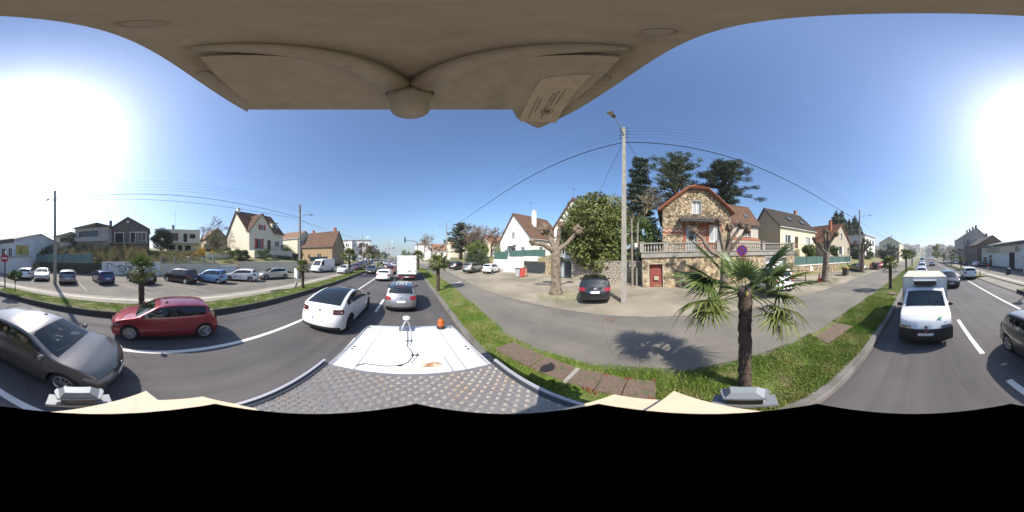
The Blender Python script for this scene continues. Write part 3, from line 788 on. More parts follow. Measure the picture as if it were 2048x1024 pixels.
def build_car(name, label, cat, group, stype, paint, x, y, head, z=0.0, glass=None, wheel='five', rimm=None, near=False, trim=True,
              seam=True, interior=False, lights=True, grille=True, plate=True, mirrorm=None, panelm=None, lod=False, privacy=None, tailm=None):
    """head: compass heading (clockwise from +Y)"""
    s = SPECS[stype]; c = Car(s); f = c.f
    t = thing(name, label, cat, (x, y, z), -rad(head), group)
    if stype not in CAR_CACHE: CAR_CACHE[stype] = c.meshes(stype)
    ms = CAR_CACHE[stype]
    glass = glass or M_GLASSD
    def part(nm, me, m, parent=t):
        o = put(nm, me, parent)
        if m is not None:
            o.material_slots[0].link = 'OBJECT'; o.material_slots[0].material = m
        return o
    body = part('body', ms['body'], paint)
    for k, me in ms.items():
        if k == 'body': continue
        if k == 'roof': part('roof', me, panelm or paint)
        elif k.startswith('pillar'): part('window_pillar', me, M_BLACK)
        elif k.startswith('side'): part('side_window', me, glass if k[-1] == '0' else (privacy or glass))
        else: part(k, me, glass)
    key = (stype, 'extra', interior)
    if key not in CAR_CACHE:
        E = {}
        u = MB(); hwid = s['W'] / 2 - .25
        u.box(-hwid, hwid, -f + .25, f - .25, .17, s['belt'](s['yf']) * 0.80)
        for (ya, yb_) in ((s['yr'] + s['r'] + .1, s['yf'] - s['r'] - .1),):
            u.box(-s['W'] / 2 + .1, s['W'] / 2 - .1, ya, yb_, .17, .34)
        if not interior and stype != 'cab':
            # closed dark cabin under the tinted glass
            pass
        E['under'] = u.mesh('underbody', M_BLACK)
        zf = s['top'](f - .02)
        be = s['belt'](f * .93)
        for sg in (1, -1):
            h = MB(); W2 = s['W'] / 2
            z1 = be * 0.99; z0 = z1 - .17
            c.fascia(h, 1, sg * W2 * .52, sg * W2 * .93, z0 + .02, z1 - .03, .006, nx=5) if sg > 0 else c.fascia(h, 1, sg * W2 * .93, sg * W2 * .52, z0 + .02, z1 - .03, .006, nx=5)
            c.sidepatch(h, sg, f - .42, f, lambda q: z0 + .05 + .05 * (f - q) / .42, lambda q: z1 - .035 + .03 * (f - q) / .42, .006)
            E['head%d' % sg] = h.mesh('headlight', M_LAMP, True)
            g = MB(); zr = s['belt'](-f * .93)
            z1 = zr * 0.99; z0 = z1 - .24
            a, b_ = (sg * W2 * .58, sg * W2 * .93) if sg > 0 else (sg * W2 * .93, sg * W2 * .58)
            c.fascia(g, -1, a, b_, z0 + .02, z1 - .03, .006, nx=5)
            c.sidepatch(g, sg, -f, -f + .26, lambda q: z0 + .03, lambda q: z1 - .03, .006)
            E['tail%d' % sg] = g.mesh('tail_light', M_TAIL, True)
        g = MB(); W2 = s['W'] / 2
        c.fascia(g, 1, -W2 * .40, W2 * .40, be - .15, be - .06, .005); E['grille'] = g.mesh('grille', M_BLACK, True)
        g = MB(); c.fascia(g, 1, -W2 * .72, W2 * .72, s['sill'] + .06, s['sill'] + .19, .005)
        E['intake'] = g.mesh('lower_grille', M_BLACK, True)
        g = MB(); c.fascia(g, -1, -W2 * .9, W2 * .9, s['sill'] + .05, s['sill'] + .17, .005, nx=10)
        E['diff'] = g.mesh('rear_bumper_trim', M_BLACK, True)
        for nm, sg, zc in (('pf', 1, s['sill'] + .26), ('pr', -1, (s['sill'] + .33) if stype not in ('clio', 'golf', 'c3', 'estate', 'fast', 'sedan') else s['sill'] + .42)):
            g = MB(); c.fascia(g, sg, -.26, .26, zc, zc + .11, .014)
            xa, xb = (-.262, -.215) if sg < 0 else (.215, .262)
            c.fascia(g, sg, -.262, -.22, zc, zc + .11, .016, nx=1, m=1)
            E[nm] = g.mesh('number_plate', [M_PLATE, M_PLATEB], True)
        # emblem
        for nm, sg, zc in (('ef', 1, be - .105), ('er', -1, s['belt'](-f * .93) - .1)):
            g = MB(); g.lathe([(0, 0), (.055, 0), (.055, .012), (0, .016)], 14, Matrix.Translation(c.bow((0, sg * (f + .008), zc))) @ Matrix.Rotation(-sg * PI / 2, 4, 'X'))
            E[nm] = g.mesh('emblem', M_RIM, True)
        # doors with seams
        R = s['r'] + .055
        cuts = [(s['yf'] - R - .10, s['side'][0][1] - .03)]
        if len(s['side']) > 1: cuts.append((s['side'][0][1] - .045, max(s['yr'] + R + .04, s['side'][1][1] - .05)))
        for sg in (1, -1):
            for k, (ya, yb_) in enumerate(cuts):
                sm = MB(); c.sidepatch(sm, sg, yb_ - .010, ya + .010, lambda q: s['sill'] + .10, lambda q: c.belt(q) - .012, .0015)
                E['seam%d%d' % (sg, k)] = sm.mesh('door_seam', M_BLACK, True)
                d = MB(); c.sidepatch(d, sg, yb_, ya, lambda q: s['sill'] + .11, lambda q: c.belt(q) - .022, .004)
                E['door%d%d' % (sg, k)] = d.mesh('door', MATS_PLACE, True)
                hy = yb_ + .14; hz = c.belt(hy) - .13
                q = MB(); q.ell((sg * (c.hw(hy, hz) + .016), hy, hz), .018, .085, .016, 8, 4)
                E['hand%d%d' % (sg, k)] = q.mesh('door_handle', MATS_PLACE, True)
            # sill / wheel arch trim
            q = MB(); c.sidepatch(q, sg, s['yr'] + R + .01, s['yf'] - R - .01, s['sill'], s['sill'] + .07, .006)
            E['sill%d' % sg] = q.mesh('sill_trim', M_BLACK, True)
            my = s['ws'][1] - .22; mz = c.belt(my) + .09
            q = MB(); q.ell((sg * (c.w(my) + .09), my, mz), .10, .065, .07, 10, 6)
            q.tube([(sg * (c.w(my) - .06), my, mz - .06), (sg * (c.w(my) + .05), my, mz - .03)], .025, 6)
            E['mir%d' % sg] = q.mesh('wing_mirror', MATS_PLACE, True)
            q = MB(); q.quad(*[(sg * (c.w(my) + .09 + .075 * u), my - .066, mz + .045 * v) for u, v in ((-1, -1), (1, -1), (1, 1), (-1, 1))])
            E['mgl%d' % sg] = q.mesh('mirror_glass', M_GLASSD)
        q = MB(); xw = s['W'] / 2 * .62; zc = c.belt(s['ws'][1]) + .012
        for sg in (0.05, -0.75):
            y0 = s['ws'][1] - .02; p0 = c.bow((sg * xw, y0, s['top'](y0) + .012)); y1 = s['ws'][1] - .10
            q.tube([p0, (p0[0] + .62, y1, s['top'](y1) + .008)], .009, 5)
        E['wiper'] = q.mesh('windscreen_wiper', M_BLACK)
        CAR_CACHE[key] = E
    E = CAR_CACHE[key]
    part('underbody', E['under'], None)
    for sg in (1, -1):
        if lights:
            part('headlight', E['head%d' % sg], None); part('tail_light', E['tail%d' % sg], tailm)
        m_ = part('wing_mirror', E['mir%d' % sg], mirrorm or paint)
        if not lod: part('mirror_glass', E['mgl%d' % sg], None, m_)
        if trim: part('sill_trim', E['sill%d' % sg], None)
        for k in range(len(s['side'][:2])):
            if 'door%d%d' % (sg, k) in E and seam:
                d = part('door', E['door%d%d' % (sg, k)], paint)
                part('door_seam', E['seam%d%d' % (sg, k)], None, d)
                part('door_handle', E['hand%d%d' % (sg, k)], paint, d)
    if grille: part('grille', E['grille'], None)
    if trim: part('lower_grille', E['intake'], None); part('rear_bumper_trim', E['diff'], None)
    if plate:
        part('number_plate', E['pf'], None)
        if s['rw'] or stype == 'van': part('number_plate', E['pr'], None)
    if near: part('emblem', E['ef'], None); part('emblem', E['er'], None); part('windscreen_wiper', E['wiper'], None)
    ty, rb = wheel_meshes(s['r'], wheel)
    rk = (round(s['r'], 2), wheel, (rimm or M_RIM).name)
    if rk not in RIM_MESH: RIM_MESH[rk] = rb.mesh('rim', [rimm or M_RIM, M_BLACK], False)
    for yc in (s['yf'], s['yr']):
        for sg in (1, -1):
            o = put('wheel', ty, t); o.location = (sg * (s['W'] / 2 - .125), yc, s['r'])
            if sg < 0: o.rotation_euler = (0, 0, PI)
            put('rim', RIM_MESH[rk], o)
    if interior:
        q = MB(); zb_ = c.belt(0)
        for (sx, yy) in ((-.36, .02 * s['L']), (.36, .02 * s['L']), (-.36, -.19 * s['L']), (.36, -.19 * s['L'])):
            q = MB(); q.cbox((sx, yy, .52), .48, .50, .14); q.cbox((sx, yy - .28, .82), .46, .13, .58, 0, rx=rad(-14)); q.cbox((sx, yy - .36, 1.15), .22, .09, .15)
            q.build('seat', M_SEAT, t)
        q = MB(); q.box(-s['W'] / 2 + .12, s['W'] / 2 - .12, s['ws'][1] - .50, s['ws'][1] - .02, .62, c.belt(s['ws'][1]) - .03)
        q.build('dashboard', M_DASH, t)
        q = MB(); q.lathe([(.175, -.012), (.19, 0), (.175, .012), (.16, 0)], 20, Matrix.Translation((-.36, .145 * s['L'] , .90)) @ Matrix.Rotation(rad(65), 4, 'X'), closed=True)
        q.tube([(-.53, .145 * s['L'], .9), (-.19, .145 * s['L'], .9)], .02, 6)
        q.build('steering_wheel', M_BLACK, t, smooth=True)
    return t, c
M_SEAT = mat('seat_fabric', (0.10, 0.10, 0.095), 0.95)
M_DASH = mat('dash_plastic', (0.10, 0.105, 0.10), 0.8)

SPECS = {
    'golf': spec('hatch', 4.25, 1.80, 1.47, 2.63, .86, .315),
    'clio': spec('hatch', 4.06, 1.75, 1.45, 2.59, .80, .315),
    'c3': spec('mini', 3.99, 1.75, 1.50, 2.54, .79, .31),
    'panda': spec('mpv', 3.54, 1.60, 1.54, 2.30, .68, .28),
    'mini': spec('mini', 3.57, 1.63, 1.49, 2.30, .70, .29),
    'mpv': spec('mpv', 4.30, 1.80, 1.62, 2.70, .85, .31),
    'estate': spec('estate', 4.53, 1.82, 1.44, 2.76, .80, .32),
    'sedan': spec('sedan', 4.6, 1.78, 1.43, 2.70, .90, .315),
    'suv': spec('suv', 4.35, 1.82, 1.66, 2.67, .84, .345),
    'fast': spec('fast', 4.75, 1.92, 1.62, 2.89, .88, .355),
    'van': spec('van', 5.5, 2.0, 2.45, 3.3, .95, .335),
    'cab': spec('cab', 4.9, 1.83, 1.86, 3.0, .92, .32),
}
SPECS['fast']['panel'] = (-.05 * 4.75, .10 * 4.75)
SPECS['c3']['panel'] = (-.40 * 3.99, .115 * 3.99)

P_GREY = cpaint('warm_grey_paint', (0.135, 0.125, 0.115), 0.6)
P_RED = cpaint('deep_red_paint', (0.22, 0.012, 0.022), 0.4)
P_WHITE = M_WPAINT
P_SILVER = cpaint('silver_paint', (0.31, 0.32, 0.34), 0.6)
P_LSILV = cpaint('light_silver_paint', (0.50, 0.50, 0.49), 0.6)
P_BLACK = cpaint('black_paint', (0.012, 0.012, 0.014), 0.2)
P_BLUE = cpaint('dark_blue_paint', (0.025, 0.04, 0.14), 0.4)
P_LBLUE = cpaint('sky_blue_paint', (0.16, 0.32, 0.56), 0.3)
P_DGREY = cpaint('dark_grey_paint', (0.06, 0.055, 0.052), 0.4)
P_BROWN = cpaint('brown_black_paint', (0.028, 0.018, 0.018), 0.4)
P_GGREY = cpaint('mid_grey_paint', (0.20, 0.195, 0.185), 0.5)

# ---- near traffic
build_car('parked_hatchback' if False else 'hatchback_car', 'warm grey hatchback in the next lane beside the camera van', 'car', 'cars in the left lanes', 'golf', P_GREY,
          -3.26, -2.78, 0, glass=M_GLASSC, wheel='ten', near=True, interior=True)
build_car('hatchback_car', 'deep red hatchback driving past in the oncoming lane', 'car', None, 'clio', P_RED,
          -6.28, .40, 180, glass=M_GLASSC, privacy=M_GLASSD, wheel='cross', near=True, interior=True)
t, c = build_car('fastback_car', 'white fastback car with black glass roof ahead in the middle lane', 'car', 'cars in the left lanes', 'fast', P_WHITE,
          -3.30, 7.55, 0, wheel='ten', rimm=M_DRIM, near=True, panelm=M_GLASSD, mirrorm=M_BLACK, tailm=mat('smoked_tail_lamp', (.07, .012, .014), .12, coat=.6))
t, c = build_car('hatchback_car', 'silver hatchback with black roof and white roof emblem right ahead', 'car', 'cars in the right lane ahead', 'c3', P_SILVER,
          -.50, 10.55, 0, wheel='five', near=True, panelm=P_BLACK, mirrorm=M_BLACK)
# roof graphic: white outline with a white chequered emblem
zr = SPECS['c3']['top'](-.55)
b = MB(); zz = lambda y: SPECS['c3']['top'](y) + .006
def roofq(x0, x1, y0, y1, zoff=0.0):
    n = 3
    for i in range(n):
        a = y0 + (y1 - y0) * i / n; d = y0 + (y1 - y0) * (i + 1) / n
        b.quad((x0, a, zz(a) + zoff), (x1, a, zz(a) + zoff), (x1, d, zz(d) + zoff), (x0, d, zz(d) + zoff))
for x0, x1, y0, y1 in ((-.30, -.27, -1.2, .1), (.27, .30, -1.2, .1), (-.27, .27, -1.2, -1.16)): roofq(x0, x1, y0, y1)
r = random.Random(3)
for i in range(6):
    for j in range(8):
        if abs(i - 2.5) + abs(j - 3.5) * .6 < 4 and (i + j) % 2 == 0 or r.random() < .25:
            roofq(-.16 + i * .055, -.115 + i * .055, -.95 + j * .09, -.875 + j * .09)
b.build('roof_emblem', M_WFRAME, t)
g = MB(); c.fascia(g, -1, -.14, .14, 0, 0, 0) if False else None
g = MB(); g.cbox((0, -1.50, 1.43), .30, .05, .03); g.build('brake_light', M_TAIL, t)
for sg in (1, -1):
    g = MB(); c.fascia(g, -1, *( (.55, .82) if sg > 0 else (-.82, -.55)), .40, .56, .012)
    g.build('fog_lamp_recess', mat('grey_plastic', (.14, .14, .145), .5), t)
# ---- traffic further ahead
build_car('estate_car', 'white car with wide rear window left of the box truck', 'car', 'cars in the left lanes', 'golf', P_WHITE, -3.15 + cx(21), 21.6, 0)
build_car('hatchback_car', 'dark red car in the middle lane beyond the white one', 'car', 'cars in the left lanes', 'mpv', cpaint('wine_red_paint', (.12, .012, .02)), -3.0 + cx(29), 29.0, -3)
build_car('hatchback_car', 'black car queueing ahead beyond the white hatchback', 'car', 'cars in the left lanes', 'golf', P_BLACK, -3.9 + cx(36), 36.0, -4)
build_car('hatchback_car', 'silver car queueing beside the upper left corner of the box truck', 'car', 'cars in the left lanes', 'clio', P_LSILV, -2.9 + cx(45), 45, -6)
build_car('suv_car', 'white car far ahead at the head of the visible queue', 'car', 'cars in the left lanes', 'suv', P_WHITE, -5.8 + cx(56), 56, -6)
build_car('hatchback_car', 'dark car coming towards the camera along the left verge', 'car', 'oncoming cars', 'golf', P_DGREY, -6.5 + cx(29), 29, 176)
build_car('hatchback_car', 'blue car far off on the oncoming side', 'car', 'oncoming cars', 'clio', P_LBLUE, -12 + cx(62), 62, 176)
# ---- behind the camera
build_car('hatchback_car', 'glossy black hatchback following in the lane beside the fridge van', 'car', 'cars following behind', 'mpv', P_BLACK, -2.85, -17.4, 0, near=True)
build_car('suv_car', 'white off-road car with dark rear window driving away along the left verge', 'car', None, 'suv', P_WHITE, -6.55, -22.6, 186, near=True, mirrorm=M_BLACK)
build_car('hatchback_car', 'white car following right behind the fridge van', 'car', 'cars following behind', 'clio', P_WHITE, .05, -25.5, 0)
build_car('hatchback_car', 'second pale car behind the fridge van', 'car', 'cars following behind', 'suv', P_LSILV, .0, -37, 0)
build_car('hatchback_car', 'dark car far behind in the inner lane', 'car', 'cars following behind', 'golf', P_DGREY, -3.2, -52, 0)
build_car('hatchback_car', 'small white car far behind on the road', 'car', 'cars following behind', 'clio', P_WHITE, -.2, -60, 0)
build_car('delivery_van', 'grey van far behind on the road', 'van', None, 'van', P_LSILV, -.1, -80, 0)

# ---- cars in the left car park
LZ = .22
def park(px, d, head, *a, **k):
    p = at(px, d); return build_car(a[0], a[1], 'car', k.pop('group', 'cars in the left car park'), a[2], a[3], p.x, p.y, head, LZ, **k)
park(54, 21.8, 236, 'estate_car', 'white estate car, leftmost of the parked row, rear to the road', 'estate', P_WHITE)
park(85, 20.6, 56, 'hatchback_car', 'white hatchback parked nose to the road beside the lamp post', 'clio', P_WHITE)
park(136, 18.4, 242, 'hatchback_car', 'grey hatchback parked alone right of the lamp post', 'golf', P_GGREY)
park(205, 18.1, 236, 'hatchback_car', 'dark blue hatchback parked before the graffiti', 'clio', P_BLUE)
park(281, 18.0, 234, 'hatchback_car', 'black hatchback parked behind the left palm', 'golf', P_BLACK)
park(361, 18.3, 232, 'compact_mpv', 'brown-black people carrier parked between palm and light blue car', 'mpv', P_BROWN, rimm=M_WFRAME, wheel='steel')
park(424, 18.0, 232, 'city_car', 'sky blue boxy city car in the parked row', 'panda', P_LBLUE, wheel='steel', mirrorm=M_BLACK)
t, c = park(483, 19.3, 231, 'hatchback_car', 'white hatchback with purple side graphics in the parked row', 'clio', P_WHITE)
g = MB(); r = random.Random(9)
for k in range(46):
    y = r.uniform(-1.75, .9); z = r.uniform(.42, .78); s_ = r.uniform(.02, .07)
    if abs(y + .9) < .15: continue
    c.sidepatch(g, -1, y, y + s_ * 1.6, z, z + s_, .0062, 1, 1)
g.build('side_graphic', mat('purple_graphic', (.16, .11, .32), .5, island=.4), t, kind='stuff')
park(546, 21.0, 199, 'hatchback_car', 'silver hatchback parked askew by the cream wall', 'clio', P_LSILV)
t, c = build_car('delivery_van', 'white high-roof delivery van parked beside the cream wall end', 'van', None, 'van', P_WHITE, -15.3, 26.0, 188, .22, wheel='steel', mirrorm=M_BLACK)
g = MB()
for sg in (1,):
    for k, (y0, y1) in enumerate(((.6, .45), (.38, .2), (.12, 0), (-.1, -.35))):
        c.sidepatch(g, -1, y1 - .3, y0 - .3, 1.05, 1.17, .006, 1, 1)
g.build('side_lettering', mat('grey_lettering', (.25, .26, .3), .6), t)
park(691, 27.6, 187, 'hatchback_car', 'small white hatchback parked by the left verge beyond the palms', 'mini', P_WHITE)
for k, (px, d, st, p, lab) in enumerate(((714, 34, 'golf', cpaint('maroon_paint', (.12, .02, .03)), 'maroon car parked behind the small white hatchback'), (722, 41, 'mpv', P_DGREY, 'dark people carrier parked far along the left verge'),
                                     (728, 49, 'suv', P_BLUE, 'dark blue car parked far along the left verge'), (733, 58, 'golf', P_LSILV, 'silver car, farthest of the row along the left verge'))):
    park(px, d, 182, 'hatchback_car', lab, st, p, group='cars along the far left verge')
# ---- cars on the right forecourt
RZ = .50
def rpark(px, d, head, nm, lab, st, p, **k):
    q = at(px, d); return build_car(nm, lab, 'car', k.pop('group', 'cars on the right forecourts'), st, p, q.x, q.y, head, k.pop('z', RZ), **k)
rpark(1189.5, 10.95, 65, 'estate_car', 'black estate car parked nose in beside the tall concrete pole', 'estate', P_BLACK, near=True)
rpark(983, 25.8, 58, 'city_car', 'small white rounded car on the pale forecourt', 'mini', P_WHITE, near=True)
rpark(945, 27.0, 50, 'suv_car', 'silver-grey crossover between white and black cars', 'suv', P_GGREY)
rpark(914, 33, 44, 'suv_car', 'black crossover parked under the hedge', 'suv', P_BLACK)
rpark(893, 42, 40, 'hatchback_car', 'dark car half hidden by a pollarded tree ahead', 'golf', P_DGREY)
t, c = rpark(1539, 12.3, 97, 'compact_mpv', 'white people carrier at the garage, partly behind the palm', 'mpv', P_WHITE, near=True, z=.58)
t.scale = (1, 1, 1.13)
rpark(1714, 29.6, 128, 'sedan_car', 'silver saloon parked before the low stone wall', 'sedan', P_GGREY, z=.48)
rpark(1752, 34.5, 140, 'hatchback_car', 'bright red car beyond the silver saloon', 'clio', cpaint('bright_red_paint', (.42, .02, .035)), z=.48)
rpark(1769, 40, 150, 'hatchback_car', 'white van-like car beyond the red one', 'mpv', P_WHITE, z=.48)
# ---- cars before the warehouse, behind left
for px, d, h, st, p, lab in ((1954, 47, 215, 'sedan', P_LSILV, 'silver saloon parked before the brown brick building'), (1929, 52, 205, 'golf', P_BLUE, 'dark blue car parked before the brown brick building'),
                             (1914, 60, 200, 'suv', P_WHITE, 'white car parked far off before the tall pale building'), (1967, 46.5, 214, 'golf', P_BLACK, 'black car tail by the shop entrance')):
    rpark(px, d, h, 'parked_car', lab, st, p, group='cars parked behind on the left', z=.2)

# ---- white fridge van
t, c = build_car('fridge_van', 'white refrigerated van with black bumper following right behind', 'van', None, 'cab', P_WHITE, -.13, -7.50, 0, glass=M_GLASSC, wheel='steel',
                 near=True, mirrorm=M_BLACK, interior=True, lights=False, grille=False)
s = SPECS['cab']; f = c.f; W2 = s['W'] / 2
g = MB(); c.fascia(g, 1, -W2 * .97, W2 * .97, .20, .70, .012, nx=14, nz=6)
for sg in (1, -1): c.sidepatch(g, sg, f - .40, f, .24, lambda q: .70 - .1 * (f - q), .012)
g.build('bumper', M_BLACK, t, smooth=True)
for sg in (1, -1):
    h = MB(); a, b_ = (W2 * .52, W2 * .95) if sg > 0 else (-W2 * .95, -W2 * .52)
    c.fascia(h, 1, a, b_, .705, .80, .014, nx=5)
    c.sidepatch(h, sg, f - .52, f, lambda q: .68 + .20 * (f - q), lambda q: .82 + .24 * (f - q), .014)
    h.build('headlight', M_LAMP, t, smooth=True)
    h = MB(); c.sidepatch(h, sg, f - .40, f - .28, lambda q: .76, lambda q: .84, .018); h.build('indicator', mat('amber_lamp', (.55, .2, .03), .2, coat=.5), t)
g = MB(); c.fascia(g, 1, -W2 * .5, W2 * .5, .56, .66, .018); g.build('grille', M_BLACK, t)
g = MB(); g.lathe([(0, 0), (.075, 0), (.075, .012), (.06, .02), (0, .02)], 16, Matrix.Translation(c.bow((0, f + .022, .66))) @ Matrix.Rotation(-PI / 2, 4, 'X'), m=0)
g.build('emblem', mat('emblem_red', (.22, .10, .10), .3, metal=.6), t)
g = MB(); bx0, bx1, by0, by1, bz0, bz1 = -.98, .98, -f - .15, .30, .62, 2.22
g.box(bx0, bx1, by0, by1, bz0, bz1)
cb = g.build('cargo_box', M_WPAINT, t)
g = MB()
for (x0, x1, y0, y1) in ((bx0 - .01, bx1 + .01, by1 - .03, by1 + .012), (bx0 - .01, bx1 + .01, by0 - .012, by0 + .03), (bx0 - .012, bx0 + .03, by0, by1), (bx1 - .03, bx1 + .012, by0, by1)):
    g.box(x0, x1, y0, y1, bz1 - .035, bz1 + .008)
for x0 in (bx0 - .012, bx1 - .03):
    g.box(x0, x0 + .042, by1 - .03, by1 + .014, bz0, bz1)
g.build('box_edging', M_METAL, cb)
g = MB(); g.box(bx0 + .05, bx1 - .05, by0 + .05, by1 - .05, bz1 + .003, bz1 + .008)
g.build('box_roof_skin', mat('grimy_box_roof', (.62, .56, .40), .6, var=.15, vscale=5, col2=(.42, .36, .20), c2scale=1.6, c2fac=(.5, .68)), cb)
g = MB(); g.box(-.47, .47, by1 + .014, by1 + .33, 1.90, 2.08); ru = g.build('refrigeration_unit', M_BLACK, t)
g = MB(); g.box(-.49, .49, by1 + .014, by1 + .35, 2.08, 2.115); g.build('unit_lid', M_WPAINT, ru)
g = MB()
for k in range(5): g.box(-.44, .44, by1 + .33, by1 + .335, 1.92 + k * .03, 1.932 + k * .03)
g.build('louvre', M_DGREY, ru)
g = MB(); g.tube([(0, .55, 1.84), (0, .50, 2.08)], .006, 5); g.build('aerial', M_BLACK, t)
g = MB()
for k, (x, y_) in enumerate(((-.42, 0), (-.48, .01), (-.45, .025), (-.53, .004), (-.50, .03))):
    p = (x, f - .33 - y_ * 2, s['top'](f - .33 - y_ * 2) + .006)
    g.quad((p[0] - .03, p[1] - .03, p[2] + .002), (p[0] + .03, p[1] - .025, p[2] + .002), (p[0] + .02, p[1] + .03, p[2] - .004), (p[0] - .025, p[1] + .025, p[2] - .004))
g.build('leaf_sticker', mat('green_sticker', (.08, .3, .06), .5), t)

# ---- white box truck ahead
t = thing('box_truck', 'tall white box truck with plain rear doors ahead in the right lane', 'truck', (-.42, 20.3, 0), rad(.5))
g = MB(); g.box(-1.2, 1.2, 0, 6.2, .86, 3.22); bx = g.build('cargo_box', M_WPAINT, t)
g = MB()
for sx in (-1.21, 1.17): g.box(sx, sx + .04, -.012, .03, .86, 3.23)
for z0 in (.86, 3.19): g.box(-1.17, 1.17, -.012, .03, z0, z0 + .04)
g.box(-.006, .006, -.008, 0, .9, 3.19)
g.build('door_frame', mat('pale_frame', (.6, .6, .58), .5), bx)
for sx in (-.6, .6):
    g = MB(); g.box(sx - .585, sx + .585, -.006, .002, .905, 3.18); d = g.build('rear_door', M_WPAINT, bx)
for x0, x1, z0, z1 in [(sx, sx + .14, z, z + .05) for sx in (-1.16, 1.02) for z in (1.25, 2.8)] + [(.22, .5, 1.22, 1.30)]:
    g = MB(); g.box(x0, x1, -.03, -.008, z0, z1); g.build('hinge' if x0 != .22 else 'door_latch', M_DGREY, bx)
g = MB(); g.box(-.95, .95, .1, 5.9, .62, .86); g.build('chassis', M_BLACK, t)
g = MB(); g.box(-1.0, 1.0, -.05, .05, .42, .62); rb_ = g.build('rear_bumper', mat('red_white_bumper', (.16, .05, .05), .6), t)
for sx in (-.85, .85):
    g = MB(); g.box(sx - .14, sx + .14, -.075, -.052, .45, .57); g.build('tail_light', M_TAIL, t)
g = MB(); g.box(-.26, .26, -.07, -.052, .47, .58); g.build('number_plate', M_PLATE, t)
g = MB(); g.prism([(-1.05, 6.3), (1.05, 6.3), (1.05, 7.6), (.9, 8.0), (-.9, 8.0), (-1.05, 7.6)], .5, 2.3); g.build('cab', M_WPAINT, t)
ty, rb = wheel_meshes(.42, 'steel')
for yy in (1.6, 6.9):
    for sg in (1, -1):
        o = put('wheel', ty, t); o.location = (sg * .98, yy, .42); o.rotation_euler = (0, 0, 0 if sg > 0 else PI)

# ================================================================ people
def skin_body(name, joints, bones, parent=None, cols=None, mats_=None, sub=2, colfn=None):
    """one continuous body: joints {name: (pos, radius)}, bones list of pairs; root is the first joint"""
    keys = list(joints); me = bpy.data.meshes.new(name)
    me.from_pydata([joints[k][0] for k in keys], [(keys.index(a), keys.index(b)) for a, b in bones], [])
    o = bpy.data.objects.new(name, me); COL.objects.link(o)
    m = o.modifiers.new('skin', 'SKIN'); m.use_smooth_shade = True
    sub_ = o.modifiers.new('sub', 'SUBSURF'); sub_.levels = sub; sub_.render_levels = sub
    for i, k in enumerate(keys):
        r_ = joints[k][1]; r_ = r_ if isinstance(r_, tuple) else (r_, r_)
        me.skin_vertices[0].data[i].radius = r_
    me.skin_vertices[0].data[0].use_root = True
    dg = bpy.context.evaluated_depsgraph_get()
    ev = o.evaluated_get(dg)
    nm = bpy.data.meshes.new_from_object(ev)
    o.modifiers.clear(); o.data = nm
    bpy.data.meshes.remove(me)
    nm.materials.clear()
    for q in mats_: nm.materials.append(q)
    for p in nm.polygons:
        p.material_index = colfn(p.center); p.use_smooth = True
    if parent is not None: o.parent = parent
    return o

def hand_chains(J, B, wrist, side, pos, d, up):
    """five short finger chains from the palm"""
    d = Vector(d).normalized(); up = Vector(up).normalized(); s_ = d.cross(up).normalized() * side
    palm = Vector(pos) + d * .045
    J[wrist + '_palm'] = (tuple(palm), (.036, .018)); B.append((wrist, wrist + '_palm'))
    for k, (off, ln) in enumerate(((.028, .062), (.010, .074), (-.010, .070), (-.028, .054))):
        a = palm + s_ * off + d * .035; e_ = a + d * ln * .6 - up * .012; f_ = e_ + d * ln * .35 - up * .022
        for nm, p, rr_ in (('a', a, .0095), ('b', e_, .0088), ('c', f_, .0075)): J[f'{wrist}_f{k}{nm}'] = (tuple(p), rr_)
        B += [(wrist + '_palm', f'{wrist}_f{k}a'), (f'{wrist}_f{k}a', f'{wrist}_f{k}b'), (f'{wrist}_f{k}b', f'{wrist}_f{k}c')]
    a = palm + s_ * .035 - d * .01; e_ = a + s_ * .03 + d * .03 - up * .01
    J[wrist + '_ta'] = (tuple(a), .011); J[wrist + '_tb'] = (tuple(e_), .009)
    B += [(wrist + '_palm', wrist + '_ta'), (wrist + '_ta', wrist + '_tb')]

def head_parts(t, c, face, hair=M_HAIR):
    """face details on a head centred at c, looking along face (2-D direction)"""
    c = Vector(c); fd = Vector((face[0], face[1], 0)).normalized(); rt = Vector((fd.y, -fd.x, 0))
    M = Matrix(((rt.x, fd.x, 0, 0), (rt.y, fd.y, 0, 0), (0, 0, 1, 0), (0, 0, 0, 1)))
    g = MB(); g.ell(c + Vector((0, 0, .035)) - fd * .022, .086, .098, .098, 14, 8, M=M); g.build('hair', hair, t, smooth=True)
    g = MB()
    g.ell(c + fd * .105 - Vector((0, 0, .012)), .014, .022, .024, 8, 5, M=M); g.build('nose', M_SKIN, t, smooth=True)
    for s_ in (1, -1):
        g = MB(); g.ell(c + rt * s_ * .080 - Vector((0, 0, .005)), .010, .022, .032, 8, 5, M=M); g.build('ear', M_SKIN, t, smooth=True)
        g = MB(); g.ell(c + rt * s_ * .031 + fd * .090 + Vector((0, 0, .012)), .013, .008, .007, 8, 5, M=M); g.build('eye', M_HAIR, t, smooth=True)
    g = MB(); g.ell(c + fd * .092 - Vector((0, 0, .055)), .024, .010, .006, 8, 5, M=M)
    g.build('mouth', mat('face_dark', (.07, .025, .02), .5), t, smooth=True)

